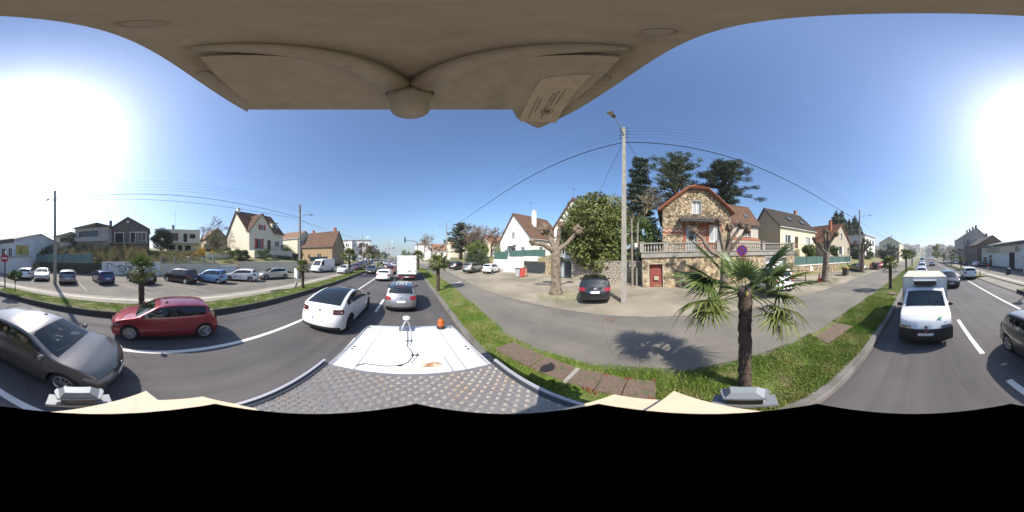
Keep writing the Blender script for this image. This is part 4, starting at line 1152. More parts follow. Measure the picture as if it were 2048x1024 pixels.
def seated_driver(label, loc, rz, shirt, hair=M_HAIR):
    """a driver sitting on a seat 0.59 m up, hands on a wheel; local +Y is forward"""
    t = thing('person', label, 'person', loc, rz, None)
    J = {'pelvis': ((0, -.05, .68), (.16, .12)), 'waist': ((0, -.08, .85), (.145, .11)), 'chest': ((0, -.13, 1.03), (.165, .115)), 'neckb': ((0, -.15, 1.17), (.075, .07)),
         'neck': ((0, -.14, 1.24), .055), 'head': ((0, -.12, 1.33), (.075, .088)), 'crown': ((0, -.12, 1.40), (.06, .075))}
    B = [('pelvis', 'waist'), ('waist', 'chest'), ('chest', 'neckb'), ('neckb', 'neck'), ('neck', 'head'), ('head', 'crown')]
    for s_, n in ((1, 'r'), (-1, 'l')):
        J[n + 'sh'] = ((s_ * .185, -.13, 1.12), .065); J[n + 'el'] = ((s_ * .24, .10, .93), .046); J[n + 'wr'] = ((s_ * .15, .33, 1.0), .030)
        J[n + 'hip'] = ((s_ * .10, .02, .67), .088); J[n + 'kn'] = ((s_ * .14, .42, .70), .066); J[n + 'an'] = ((s_ * .13, .66, .40), .045); J[n + 'to'] = ((s_ * .13, .78, .36), .04)
        B += [('chest', n + 'sh'), (n + 'sh', n + 'el'), (n + 'el', n + 'wr'), ('pelvis', n + 'hip'), (n + 'hip', n + 'kn'), (n + 'kn', n + 'an'), (n + 'an', n + 'to')]
        hand_chains(J, B, n + 'wr', s_, J[n + 'wr'][0], (-.1 * s_, .6, .3), (0, -.3, 1))
    skin_body('body', J, B, t, mats_=[M_SKIN, shirt, M_BLK_CLOTH],
              colfn=lambda p: 0 if (p.z > 1.19 or (p.y > .14 and p.z > .84)) else (1 if p.z > .74 else 2))
    head_parts(t, (0, -.115, 1.345), (0, 1), hair)
    return t
# drivers sit on the left seat of each car; heights follow the seats
seated_driver('driver in a pale blue shirt seated in the red hatchback', (-6.28 + .36, .40 - .02 * 4.06, -.02), rad(180), M_SHIRTB)
seated_driver('driver in dark clothes seated in the grey hatchback', (-3.26 - .36, -2.78 + .02 * 4.25, -.02), 0, M_BLK_CLOTH)
seated_driver('driver in dark clothes behind the fridge van windscreen', (-.13 - .36, -7.50 + .02 * 4.9, .10), 0, M_BLK_CLOTH)

def standing(label, loc, rz, top, legs, bend=0.0, stride=.12):
    t = thing('person', label, 'person', loc, rz)
    sb, cb_ = math.sin(bend), math.cos(bend)
    hp = Vector((0, 0, .92))
    def up(h, x=0, y=0): return (x, y * cb_ + (h) * sb, hp.z + h * cb_ - y * sb)
    J = {'pelvis': ((0, 0, .95), (.15, .11)), 'waist': (up(.20), (.135, .10)), 'chest': (up(.42), (.16, .11)), 'neckb': (up(.56), (.07, .065)), 'neck': (up(.62), .052),
         'head': (up(.72, 0, .02), (.074, .086)), 'crown': (up(.79, 0, .02), (.058, .072))}
    B = [('pelvis', 'waist'), ('waist', 'chest'), ('chest', 'neckb'), ('neckb', 'neck'), ('neck', 'head'), ('head', 'crown')]
    for s_, n in ((1, 'r'), (-1, 'l')):
        st = stride * s_
        J[n + 'sh'] = (up(.50, s_ * .18), .062)
        sh = Vector(J[n + 'sh'][0])
        J[n + 'el'] = (tuple(sh + Vector((s_ * .05, -st * .8 + .06 * sb, -.28))), .044); J[n + 'wr'] = (tuple(sh + Vector((s_ * .06, -st * 1.1 + .12, -.52))), .029)
        J[n + 'hip'] = ((s_ * .09, 0, .90), .088); J[n + 'kn'] = ((s_ * .10, st * .7 + .03, .49), .062); J[n + 'an'] = ((s_ * .10, st * 1.4, .10), .042); J[n + 'to'] = ((s_ * .11, st * 1.4 + .15, .045), .036)
        B += [('chest', n + 'sh'), (n + 'sh', n + 'el'), (n + 'el', n + 'wr'), ('pelvis', n + 'hip'), (n + 'hip', n + 'kn'), (n + 'kn', n + 'an'), (n + 'an', n + 'to')]
        hand_chains(J, B, n + 'wr', s_, J[n + 'wr'][0], (0, .12, -1), (0, 1, .1))
    hd = Vector(J['head'][0])
    def cf(p):
        if (p - hd).length < .16: return 0
        if p.z < .08: return 2
        q = (p.z - .92) * cb_ + p.y * sb
        for n in 'rl':
            if (p - Vector(J[n + 'wr'][0])).length < .13 and (p - Vector(J[n + 'el'][0])).length > .2: return 0
        return 1 if q > .06 else 2
    skin_body('body', J, B, t, mats_=[M_SKIN, top, legs], colfn=cf)
    head_parts(t, hd + Vector((0, .005, .015)), (0, 1))
    return t
# ================================================================ buildings
def wall_face(b, O, u, length, z0, topf, ops, depth=.16, brk=(), m=0, reveal=True):
    """a wall with real openings: O origin (x,y), u unit direction (outward normal = u x z); topf(u) -> roof height; ops (u0,u1,z0,z1)"""
    O = Vector((O[0], O[1], 0)); u = Vector((u[0], u[1], 0)).normalized(); nrm = Vector((u.y, -u.x, 0))
    us = sorted(set([0.0, length] + [min(length, max(0, v)) for o in ops for v in o[:2]] + list(brk)))
    P = lambda a, z, d=0.0: tuple(O + u * a - nrm * d + Vector((0, 0, z)))
    for a, c in zip(us[:-1], us[1:]):
        if c - a < 1e-4: continue
        mid = (a + c) / 2
        hs = sorted([(o[2], o[3]) for o in ops if o[0] < mid < o[1]])
        zz = z0
        for (p, q) in hs:
            if p > zz + 1e-4: b.quad(P(a, zz), P(c, zz), P(c, p), P(a, p), m=m)
            zz = q
        b.quad(P(a, zz), P(c, zz), P(c, topf(c)), P(a, topf(a)), m=m)
    if reveal:
        for (a, c, p, q) in [o[:4] for o in ops]:
            b.quad(P(a, p), P(a, p, depth), P(a, q, depth), P(a, q), m=m)
            b.quad(P(c, q), P(c, q, depth), P(c, p, depth), P(c, p), m=m)
            b.quad(P(a, q), P(a, q, depth), P(c, q, depth), P(c, q), m=m)
            b.quad(P(c, p), P(c, p, depth), P(a, p, depth), P(a, p), m=m)
    return O, u, nrm

def place_local(O, u, nrm, a, z, d=0.0):
    p = O + u * a - nrm * d; return Matrix(((u.x, -nrm.x, 0, p.x), (u.y, -nrm.y, 0, p.y), (0, 0, 1, z), (0, 0, 0, 1)))

WIN_CACHE = {}
def window(parent, O, u, nrm, a0, a1, z0, z1, style='win', depth=.16, sill=True, shutter=None, frame=M_WFRAME, pane=M_PANE, surround=None, door_m=None):
    """window = frame part (local X along the wall, -Y outward) with pane and sill sub-parts"""
    w, h = a1 - a0, z1 - z0
    M = place_local(O, u, nrm, (a0 + a1) / 2, z0, depth)
    if style == 'void':
        b = MB(); b.quad((-w / 2, .02, 0), (w / 2, .02, 0), (w / 2, .02, h), (-w / 2, .02, h)); o = b.build('window', M_VOID, parent); o.matrix_local = M
    elif style == 'door':
        b = MB(); fw = .06
        b.box(-w / 2, -w / 2 + fw, -.05, .0, 0, h); b.box(w / 2 - fw, w / 2, -.05, .0, 0, h); b.box(-w / 2 + fw, w / 2 - fw, -.05, .0, h - fw, h)
        o = b.build('door', door_m or frame, parent); o.matrix_local = M
        q = MB(); q.box(-w / 2 + fw, w / 2 - fw, -.03, .0, 0, h - fw); q.build('door_leaf', door_m or frame, o)
        q = MB(); q.box(-w / 4, w / 4, -.036, -.031, h * .5, h * .85); q.build('pane', pane, o)
    else:
        b = MB(); fw = min(.07, w * .09)
        b.box(-w / 2, -w / 2 + fw, -.06, .0, 0, h); b.box(w / 2 - fw, w / 2, -.06, .0, 0, h)
        b.box(-w / 2 + fw, w / 2 - fw, -.06, .0, 0, fw); b.box(-w / 2 + fw, w / 2 - fw, -.06, .0, h - fw, h)
        if w > .7: b.box(-fw * .6, fw * .6, -.066, -.005, fw, h - fw)
        o = b.build('window', frame, parent); o.matrix_local = M
        xs_ = [(-w / 2 + fw, -fw * .6), (fw * .6, w / 2 - fw)] if w > .7 else [(-w / 2 + fw, w / 2 - fw)]
        for x0, x1 in xs_:
            q = MB(); q.box(x0, x1, -.035, -.02, fw, h - fw); q.build('pane', pane, o)
        if sill:
            q = MB(); q.box(-w / 2 - .06, w / 2 + .06, -depth - .07, -.062, -.07, -.004); q.build('sill', M_CONC, o)
        if surround:
            q = MB(); k = .10
            for x0, x1, zz0, zz1 in ((-w / 2 - k, -w / 2, 0, h + k), (w / 2, w / 2 + k, 0, h + k), (-w / 2, w / 2, h, h + k)):
                q.box(x0, x1, -depth - .022, -depth + .03, zz0, zz1)
            q.build('surround', surround, o)
    if shutter:
        for sg in (1, -1):
            x0 = sg * (w / 2 + .02); x1 = sg * (w / 2 + .02 + max(.36, w * .46))
            if shutter[1] == 'both' or shutter[1] == sg:
                q = MB(); xa, xb = min(x0, x1), max(x0, x1)
                q.box(xa, xb, -depth - .05, -depth - .012, -.02, h + .02)
                for k in range(3):
                    zz = (k + .5) * h / 3; q.box(xa + .03, xb - .03, -depth - .062, -depth - .051, zz - h * .13, zz + h * .13)
                o2 = q.build('shutter', shutter[0], parent); o2.matrix_local = M
    return o

def tiles(parent, P0, P1, P2, P3, m, tw=.24, th=.30, name='roof_tile'):
    """tiles stepped over a roof plane: P0 eave start, P1 eave end, P2 ridge end, P3 ridge start"""
    P0, P1, P2, P3 = [Vector(p) for p in (P0, P1, P2, P3)]
    nrm = (P1 - P0).cross(P3 - P0)
    if nrm.length < 1e-6: nrm = (P1 - P0).cross(P2 - P0)
    nrm.normalize()
    if nrm.z < 0: nrm = -nrm
    L = max((P1 - P0).length, (P2 - P3).length); Hh = max((P3 - P0).length, (P2 - P1).length)
    nv = max(2, int(Hh / th)); b = MB()
    for j in range(nv):
        a0, a1 = j / nv, (j + 1) / nv
        A0, B0 = P0.lerp(P3, a0), P1.lerp(P2, a0); A1, B1 = P0.lerp(P3, a1), P1.lerp(P2, a1)
        nu = max(1, int((B0 - A0).length / tw))
        for i in range(nu):
            s0, s1 = i / nu + .01 / nu, (i + 1) / nu - .01 / nu
            q0, q1, q2, q3 = A0.lerp(B0, s0), A0.lerp(B0, s1), A1.lerp(B1, s1), A1.lerp(B1, s0)
            lift = nrm * .055; low = nrm * .012
            k = len(b.v)
            mid0, mid1 = q0.lerp(q1, .5) + lift * 1.5, q3.lerp(q2, .5) + low * 2
            b.v += [tuple(q0 + lift), tuple(mid0), tuple(q1 + lift), tuple(q2 + low), tuple(mid1), tuple(q3 + low), tuple(q0), tuple(q1)]
            b.f += [(k, k + 1, k + 4, k + 5), (k + 1, k + 2, k + 3, k + 4), (k + 6, k + 7, k + 2, k + 1, k)]; b.m += [0] * 3
    o = b.build(name, m, parent); o['kind'] = 'stuff'
    return o

def house(name, label, loc, rz, w, d, h, rise, gable, wm, rm, F=(), R_=(), L_=(), B_=(), cat='house', group=None, over=.3, tile=True, parent=None,
          chim=(), frame=M_WFRAME, pane=M_PANE, hip=0.0, sides='FRLB', soffit=None):
    """local: facade along X facing -Y. gable 'front' = ridge along Y, 'side' = ridge along X, 'flat', 'hip'"""
    t = parent or thing(name, label, cat, loc, rz, group)
    b = MB()
    wins = []
    defs = {'F': ((-w / 2, 0), (1, 0), w, F), 'R': ((w / 2, 0), (0, 1), d, R_), 'B': ((w / 2, d), (-1, 0), w, B_), 'L': ((-w / 2, d), (0, -1), d, L_)}
    for k in sides:
        O, u, ln, ops = defs[k]
        gw = (gable == 'front' and k in 'FB') or (gable == 'side' and k in 'RL')
        if gw:
            mid = ln / 2; topf = lambda a, mid=mid: h + rise * (1 - abs(a - mid) / mid); brk = (mid,)
        else:
            topf = lambda a: h; brk = ()
        o4 = [(o[0], o[1], o[2], o[3]) for o in ops]
        Ov, uv, nv = wall_face(b, O, u, ln, 0, topf, o4, brk=brk)
        for o in ops:
            wins.append((Ov, uv, nv, o))
    b.build('wall', wm, t)
    for Ov, uv, nv, o in wins:
        kw = dict(o[4]) if len(o) > 4 else {}
        kw.setdefault('frame', frame); kw.setdefault('pane', pane)
        window(t, Ov, uv, nv, *o[:4], **kw)
    th = .14
    rb = MB(); planes = []
    if gable == 'front':
        for sg in (1, -1):
            e0 = Vector((sg * (w / 2 + over), -over, h - rise * over / (w / 2))); e1 = Vector((e0.x, d + over, e0.z)); r1 = Vector((0, d + over, h + rise)); r0 = Vector((0, -over, h + rise))
            planes.append((e0, e1, r1, r0) if sg > 0 else (e1, e0, r0, r1))
    elif gable == 'side':
        for sg in (1, -1):
            yb = -over if sg > 0 else d + over
            zE = h - rise * over / (d / 2)
            e0 = Vector((-w / 2 - over, yb, zE)); e1 = Vector((w / 2 + over, yb, zE)); r1 = Vector((w / 2 + over, d / 2, h + rise)); r0 = Vector((-w / 2 - over, d / 2, h + rise))
            planes.append((e0, e1, r1, r0) if sg > 0 else (e1, e0, r0, r1))
    elif gable == 'hip':
        zE = h - .05; k = min(w, d) / 2 + over
        A = [Vector((-w / 2 - over, -over, zE)), Vector((w / 2 + over, -over, zE)), Vector((w / 2 + over, d + over, zE)), Vector((-w / 2 - over, d + over, zE))]
        if w >= d: r0, r1 = Vector((-w / 2 - over + k, d / 2, h + rise)), Vector((w / 2 + over - k, d / 2, h + rise)); planes = [(A[0], A[1], r1, r0), (A[1], A[2], r1, r1), (A[2], A[3], r0, r1), (A[3], A[0], r0, r0)]
        else: r0, r1 = Vector((0, -over + k, h + rise)), Vector((0, d + over - k, h + rise)); planes = [(A[0], A[1], r0, r0), (A[1], A[2], r1, r0), (A[2], A[3], r1, r1), (A[3], A[0], r0, r1)]
    else:
        rb.box(-w / 2 - over, w / 2 + over, -over, d + over, h, h + .22)
    for (p0, p1, p2, p3) in planes:
        n_ = (p1 - p0).cross(p2 - p0).normalized()
        if n_.z < 0: n_ = -n_
        dn = n_ * th; top = [p0 + n_ * .01, p1 + n_ * .01, p2 + n_ * .01, p3 + n_ * .01]; bot = [q - dn for q in top]
        if (p3 - p2).length < 1e-4: top, bot = top[:3], bot[:3]
        rb.quad(*top); rb.quad(*bot[::-1])
        for i in range(len(top)): rb.quad(bot[i], bot[(i + 1) % len(top)], top[(i + 1) % len(top)], top[i])
    rf = rb.build('roof', rm if tile or gable == 'flat' else rm, t)
    if tile and planes:
        for p in planes:
            n_ = (p[1] - p[0]).cross(p[2] - p[0]).normalized()
            if n_.z < 0: n_ = -n_
            tiles(rf, *[q + n_ * .012 for q in p], rm)
        if gable in ('front', 'side'):
            q = MB()
            if gable == 'front': a, c = Vector((0, -over, h + rise + .03)), Vector((0, d + over, h + rise + .03))
            else: a, c = Vector((-w / 2 - over, d / 2, h + rise + .03)), Vector((w / 2 + over, d / 2, h + rise + .03))
            k = int((c - a).length / .4)
            for i in range(k): q.tube([a.lerp(c, i / k), a.lerp(c, (i + .97) / k)], [.10, .12], 6)
            q.build('ridge_tile', rm, rf, kind='stuff')
    if gable in ('front', 'side'):       # gutters along the eaves
        for (p0, p1, p2, p3) in planes:
            q = MB(); q.tube([p0 + Vector((0, 0, -.10)), p1 + Vector((0, 0, -.10))], .06, 6); q.build('gutter', M_WFRAME if wm in (M_WHITE, M_CREAM, M_YEL) else M_DGREY, rf)
    for (x, y, z0, z1, sx, sy, cm) in chim:
        q = MB(); q.box(x - sx / 2, x + sx / 2, y - sy / 2, y + sy / 2, z0, z1)
        q.box(x - sx / 2 - .05, x + sx / 2 + .05, y - sy / 2 - .05, y + sy / 2 + .05, z1, z1 + .10)
        for k in (-.15, .15): q.lathe([(.10, z1 + .1), (.08, z1 + .32)], 8, Matrix.Translation((x + k * (sx > sy), y + k * (sx <= sy), 0)))
        q.build('chimney', cm, rf)
    return t

def rooflight(t, p, u, v, m=M_PANE):
    """roof window lying on a roof plane: centre p, half vectors u (across) and v (up the slope)"""
    p, u, v = Vector(p), Vector(u), Vector(v); n = u.cross(v).normalized()
    if n.z < 0: n = -n
    b = MB(); q = [p - u - v, p + u - v, p + u + v, p - u + v]
    b.quad(*[x + n * .16 for x in q])
    for i in range(4): b.quad(q[i], q[(i + 1) % 4], q[(i + 1) % 4] + n * .16, q[i] + n * .16)
    o = b.build('roof_window', M_DGREY, t)
    b = MB(); b.quad(*[p + (x - p) * .8 + n * .165 for x in q]); b.build('pane', mat('sky_lit_pane', (.25, .28, .30), .05, metal=.6), o)

def aerial(label, loc, h, rz=0.0):
    t = thing('aerial', label, 'aerial', loc, rz, 'rooftop aerials')
    b = MB(); b.tube([(0, 0, 0), (0, 0, h)], .022, 5); b.build('mast', M_DGREY, t)
    b = MB(); b.tube([(-.5, 0, h - .05), (.6, 0, h - .05)], .014, 4)
    for k in range(7): b.tube([(-.45 + k * .16, -.25 + .02 * k, h - .05), (-.45 + k * .16, .25 - .02 * k, h - .05)], .008, 4)
    b.build('boom', M_DGREY, t)

# ---- rubble masonry: irregular stones as real pieces
def clip(poly, px, py, nx, ny):
    out = []; n = len(poly)
    for i in range(n):
        a, c = poly[i], poly[(i + 1) % n]
        da = (a[0] - px) * nx + (a[1] - py) * ny; dc = (c[0] - px) * nx + (c[1] - py) * ny
        if da <= 0: out.append(a)
        if (da < 0 < dc) or (dc < 0 < da):
            t_ = da / (da - dc); out.append((a[0] + (c[0] - a[0]) * t_, a[1] + (c[1] - a[1]) * t_))
    return out

def rubble_cells(w, h, size, gap, rng, inside=None, holes=(), halfplanes=()):
    nx_, ny_ = int(w / size) + 1, int(h / (size * .86)) + 1
    pts = {}
    for j in range(-1, ny_ + 1):
        for i in range(-1, nx_ + 1):
            pts[i, j] = ((i + .5 + (.5 if j % 2 else 0) + rng.uniform(-.36, .36)) * size, (j + .5 + rng.uniform(-.36, .36)) * size * .86)
    cells = []
    for (i, j), c in pts.items():
        if not (0 < c[0] < w and 0 < c[1] < h): continue
        if inside and not inside(*c): continue
        if any(a - .02 < c[0] < b_ + .02 and p - .02 < c[1] < q + .02 for a, b_, p, q in holes): continue
        g = gap * rng.uniform(.7, 1.3)
        poly = [(c[0] - size * 1.2, c[1] - size * 1.2), (c[0] + size * 1.2, c[1] - size * 1.2), (c[0] + size * 1.2, c[1] + size * 1.2), (c[0] - size * 1.2, c[1] + size * 1.2)]
        for di in (-2, -1, 0, 1, 2):
            for dj in (-2, -1, 0, 1, 2):
                o = pts.get((i + di, j + dj))
                if (di or dj) and o:
                    dx, dy = o[0] - c[0], o[1] - c[1]; l = math.hypot(dx, dy) or 1e-6
                    poly = clip(poly, c[0] + dx / 2 - dx / l * g / 2, c[1] + dy / 2 - dy / l * g / 2, dx / l, dy / l)
                    if not poly: break
            if not poly: break
        if not poly: continue
        for (px, py, nx2, ny2) in list(halfplanes) + [(0, 0, -1, 0), (w, 0, 1, 0), (0, 0, 0, -1), (0, h, 0, 1)]:
            poly = clip(poly, px, py, nx2, ny2)
            if not poly: break
        for (a, b_, p, q) in holes:
            if not poly: break
            x0, x1 = min(v[0] for v in poly), max(v[0] for v in poly); y0, y1 = min(v[1] for v in poly), max(v[1] for v in poly)
            if x1 > a and x0 < b_ and y1 > p and y0 < q:
                s_ = max((a - c[0], 'l'), (c[0] - b_, 'r'), (p - c[1], 'd'), (c[1] - q, 'u'))[1]
                poly = {'l': lambda: clip(poly, a, 0, 1, 0), 'r': lambda: clip(poly, b_, 0, -1, 0), 'd': lambda: clip(poly, 0, p, 0, 1), 'u': lambda: clip(poly, 0, q, 0, -1)}[s_]()
        if poly and len(poly) >= 3: cells.append((c, poly))
    return cells

def stone_into(b, c, poly, X, rng, d0=.004, d1=(.028, .075)):
    """X(u, v, depth) -> world/local point"""
    mx = sum(p[0] for p in poly) / len(poly); my = sum(p[1] for p in poly) / len(poly)
    d = rng.uniform(*d1); n = len(poly); k = len(b.v)
    tx, ty_ = rng.uniform(-.12, .12), rng.uniform(-.12, .12)
    b.v += [tuple(X(p[0], p[1], -.02)) for p in poly]
    b.v += [tuple(X(p[0], p[1], d * .6)) for p in poly]
    b.v += [tuple(X(mx + (p[0] - mx) * .78, my + (p[1] - my) * .78, d + tx * (p[0] - mx) + ty_ * (p[1] - my))) for p in poly]
    for i in range(n):
        j = (i + 1) % n
        b.f += [(k + i, k + j, k + n + j, k + n + i), (k + n + i, k + n + j, k + 2 * n + j, k + 2 * n + i)]; b.m += [0, 0]
    b.f.append(tuple(k + 2 * n + i for i in range(n))); b.m.append(0)

# ================================================================ the rubble stone house and its terrace
rr = random.Random(21)
XF = 16.5; ZT = 3.45
sh = thing('stone_house', 'ochre rubble stone house with red half-hipped roof above the terrace', 'house', (XF, -3.25, ZT), rad(-90))
w, d, h, rise = 7.2, 9.0, 4.78, 3.12
doorw = (2.4, 3.5, .0, 2.6); bigw = (4.85, 5.95, 1.2, 3.0); upw = (3.05, 3.95, 4.1, 5.55)
prof = lambda u: min(h + rise * (1 - abs(u - w / 2) / (w / 2)), 7.0)
b = MB()
u1 = w / 2 * (7.0 - h) / rise
O_, u_, n_ = wall_face(b, (-w / 2, 0), (1, 0), w, -.2, prof, [doorw, bigw, upw], brk=(u1, w - u1), depth=.2)
wall_face(b, (w / 2, 0), (0, 1), d, -.2, lambda a: h, [])
wall_face(b, (-w / 2, d), (0, -1), d, -.2, lambda a: h, [])
wo = b.build('wall', M_RUBBLE, sh)
XL = lambda u, v, dd: (-w / 2 + u, -dd, v)
b = MB()
hp_ = [(0, h, -rise / math.hypot(rise, w / 2), (w / 2) / math.hypot(rise, w / 2)), (w, h, rise / math.hypot(rise, w / 2), (w / 2) / math.hypot(rise, w / 2)), (0, 6.98, 0, 1)]
band = (0, w, 1.55, 2.12)
for c, poly in rubble_cells(w, 8.0, .255, .034, rr, holes=[(a - .12, c_ + .12, p, q + .14) for a, c_, p, q in (doorw, upw)] + [(4.5, 6.3, -.1, 3.2), (0, 4.6, 1.97, 2.59)], halfplanes=hp_):
    stone_into(b, c, poly, XL, rr)
for c, poly in rubble_cells(d, h, .29, .035, rr):
    stone_into(b, c, poly, lambda u, v, dd: (-w / 2 - dd, d - u, v), rr)
for c, poly in rubble_cells(d, h, .29, .035, rr):
    stone_into(b, c, poly, lambda u, v, dd: (w / 2 + dd, u, v), rr)
b.build('stone', M_STONE, wo, kind='stuff')
# brick bands, piers and checker pattern
b = MB()
def bricks(b, u0, u1, v0, v1, bw=.21, bh=.065, off=.03, chk=False, mm=0):
    nv = max(1, int(round((v1 - v0) / (bh + .01)))); 
    for j in range(nv):
        sft = (bw / 2 if j % 2 else 0); a = u0 - sft
        while a < u1 - .02:
            x0, x1 = max(u0, a), min(u1, a + bw)
            if x1 - x0 > .03:
                z_ = v0 + j * (v1 - v0) / nv
                b.box(-w / 2 + x0 + .005, -w / 2 + x1 - .005, -off - rr.uniform(0, .008), .01, z_ + .005, z_ + (v1 - v0) / nv - .005, m=mm)
            a += bw
bricks(b, 0.02, 2.2, 2.0, 2.17); bricks(b, 0.02, 2.2, 2.43, 2.55)
bricks(b, 3.55, 4.5, 2.0, 2.17); bricks(b, 3.55, 4.5, 2.43, 2.55)
bricks(b, 4.52, 4.83, .02, 3.1, off=.05); bricks(b, 5.97, 6.28, .02, 3.1, off=.05)
bricks(b, 4.85, 5.95, .02, 1.18, off=.05); bricks(b, 3.6, 4.5, .02, 1.95, off=.035); bricks(b, 3.55, 4.5, 2.6, 3.1, off=.035); bricks(b, 4.52, 6.28, 3.02, 3.18, off=.052); bricks(b, 2.1, 2.38, .02, 2.9, off=.05)
b.build('brick', M_BRICK, wo, kind='stuff')
b = MB(); b2 = MB()
for base, wd in ((.04, 2.05), (3.56, .94)):
    n = int(wd / .24)
    for i in range(n):
        for j in range(2):
            x0 = base + i * wd / n; q = (-w / 2 + x0 + .005, -w / 2 + x0 + wd / n - .005, -.032, .01, 2.175 + j * .125, 2.175 + (j + 1) * .125 - .006)
            (b if (i + j) % 2 else b2).box(*q)
b.build('pale_brick', mat('pale_brick', (.52, .46, .36), .85, island=.15), wo, kind='stuff'); b2.build('red_brick', M_BRICK, wo, kind='stuff')
window(sh, O_, u_, n_, *upw, depth=.2, pane=M_CURT, surround=None); window(sh, O_, u_, n_, *bigw, depth=.2, pane=M_CURT, sill=False)
window(sh, O_, u_, n_, *doorw, depth=.2, style='door', frame=M_WFRAME, door_m=mat('grey_door', (.30, .31, .31), .5))
b = MB(); b.box(upw[0] - w / 2 - .12, upw[1] - w / 2 + .12, -.05, .03, upw[3], upw[3] + .16); b.build('lintel', M_CONC, wo); b = MB(); b.box(upw[0] - w / 2 - .1, upw[1] - w / 2 + .1, -.07, .02, upw[2] - .1, upw[2]); b.build('sill', M_CONC, wo)
# half-hipped roof
ov = .42; ax = Vector
b = MB(); planes = []
hj = 7.05; uj = (w / 2) * (1 - (hj - h) / rise)
for sg in (1, -1):
    sl_ = rise / (w / 2)
    e0 = ax((sg * (w / 2 + ov), -ov, h - sl_ * ov)); e1 = ax((sg * (w / 2 + ov), d + ov, h - sl_ * ov)); r1 = ax((0, d + ov, h + rise)); r0 = ax((0, 1.0, h + rise)); j0 = ax((sg * uj, -ov, hj))
    planes.append([e0, e1, r1, r0, j0])
planes.append([ax((-uj - .08, -ov - .05, hj - .05)), ax((uj + .08, -ov - .05, hj - .05)), ax((0, 1.0, h + rise))])
for pl_ in planes:
    n_2 = (pl_[1] - pl_[0]).cross(pl_[2] - pl_[0]).normalized()
    if n_2.z < 0: n_2 = -n_2
    top = [p + n_2 * .01 for p in pl_]; bot = [p - n_2 * .13 for p in pl_]
    b.quad(*top); b.quad(*bot[::-1])
    for i in range(len(top)): b.quad(bot[i], bot[(i + 1) % len(top)], top[(i + 1) % len(top)], top[i])
rf = b.build('roof', M_RTILE, sh)
for pl_ in planes[:2]:
    e0, e1, r1, r0, j0 = pl_
    zf = (hj - e0.z) / (h + rise - e0.z)
    e1j = e1.lerp(r1, zf)
    tiles(rf, e0, e1, e1j, j0, M_RTILE); tiles(rf, j0, e1j, r1, r0, M_RTILE)
tiles(rf, planes[2][0], planes[2][1], planes[2][2], planes[2][2], M_RTILE)
b = MB()
for sg in (1, -1): b.tube([ax((sg * (w / 2 + ov), -ov - .02, h - rise / (w / 2) * ov + .03)), ax((sg * uj, -ov - .03, hj + .05))], .085, 6)
b.tube([ax((-uj, -ov - .05, hj + .02)), ax((0, 1.0, h + rise + .06))], .08, 6); b.tube([ax((uj, -ov - .05, hj + .02)), ax((0, 1.0, h + rise + .06))], .08, 6)
b.build('verge_tile', M_RTILE, rf)
b = MB(); b.tube([ax((-w / 2 - ov - .05, -ov, h - .45)), ax((-w / 2 - ov - .05, d, h - .45))], .07, 6)
b.tube([ax((-w / 2 - .3, -.14, 3.82)), ax((2.4, -.14, 3.84))], .028, 6)
b.build('gutter', M_DGREY, rf)
# porch roof over door and big window
b = MB()
b.prism([(-1.9, -1.2), (2.3, -1.2), (2.3, -.03), (-1.9, -.03)], 0, .09, M=Matrix.Translation((0, 0, 3.65)) @ Matrix.Rotation(rad(20), 4, 'X'))
po = b.build('porch_roof', M_DTILE, sh)
b = MB(); b.box(-1.9, 2.3, -1.16, -1.10, 3.10, 3.23); b.build('gutter', M_DGREY, po)
# rear-right wing with skylights
house('wing', None, None, 0, 6.2, 7.0, 4.2, 3.6, 'side', M_GREYR, M_TILE, F=[(3.9, 4.9, 2.2, 3.3, {}), ], parent=(wg := thing('house_wing', 'brown tiled side wing right of the rubble stone house', 'house', (20.8, -10.1, ZT + .35), rad(-90))))
rooflight(wg, (-.6, 1.6, 5.85), (.32, 0, 0), (0, .38, .39)); rooflight(wg, (1.6, 1.3, 5.5), (.25, 0, 0), (0, .3, .31))
b = MB(); b.prism([(-1.8, -1.3), (2.9, -1.3), (2.9, -.02), (-1.8, -.02)], 0, .1, M=Matrix.Translation((0, 0, 1.95)) @ Matrix.Rotation(rad(24), 4, 'X')); b.build('lean_to_roof', M_RTILE, wg)
b = MB(); b.box(-1.7, 2.8, -1.2, -1.15, -.1, 1.45); b.box(2.75, 2.8, -1.15, 0, -.1, 1.45); b.build('lean_to_wall', M_RUBBLE, wg)

# terrace retaining wall with balustrade
XW = 13.3; y0w, y1w = 1.9, -13.2
tw_ = thing('terrace_wall', 'ochre rubble terrace wall with pale coping and stone balustrade', 'wall', (XW, y0w, .45), rad(-90))
tw_.rotation_euler = (0, -rad(1.3), rad(-90))
lw = y0w - y1w
gate = (.56, 1.66, 0, 2.0); gar = (11.3, 14.0, 0, 2.3)
b = MB(); Ow, uw, nw = wall_face(b, (0, 0), (1, 0), lw, -.7, lambda a: 2.55, [gate, gar], depth=.35)
wall_face(b, (0, 3.2), (0, -1), 3.2, -.7, lambda a: 2.55, []); wall_face(b, (lw, 0), (0, 1), 3.2, -.7, lambda a: 2.55, [])
wb_ = b.build('wall', M_RUBBLE, tw_)
b = MB()
for c, poly in rubble_cells(lw, 2.5, .30, .03, rr, holes=[(a - .05, c_ + .05, p - .1, q + .1) for a, c_, p, q in (gate, gar)]):
    stone_into(b, c, poly, lambda u, v, dd: (u, -dd, v), rr, d1=(.015, .035))
for c, poly in rubble_cells(3.2, 2.5, .30, .03, rr):
    stone_into(b, c, poly, lambda u, v, dd: (lw + dd, u, v), rr, d1=(.015, .035))
b.build('stone', M_STONE, wb_, kind='stuff')
b = MB(); b.box(-.06, lw + .06, -.14, 3.2, 2.553, 2.95)
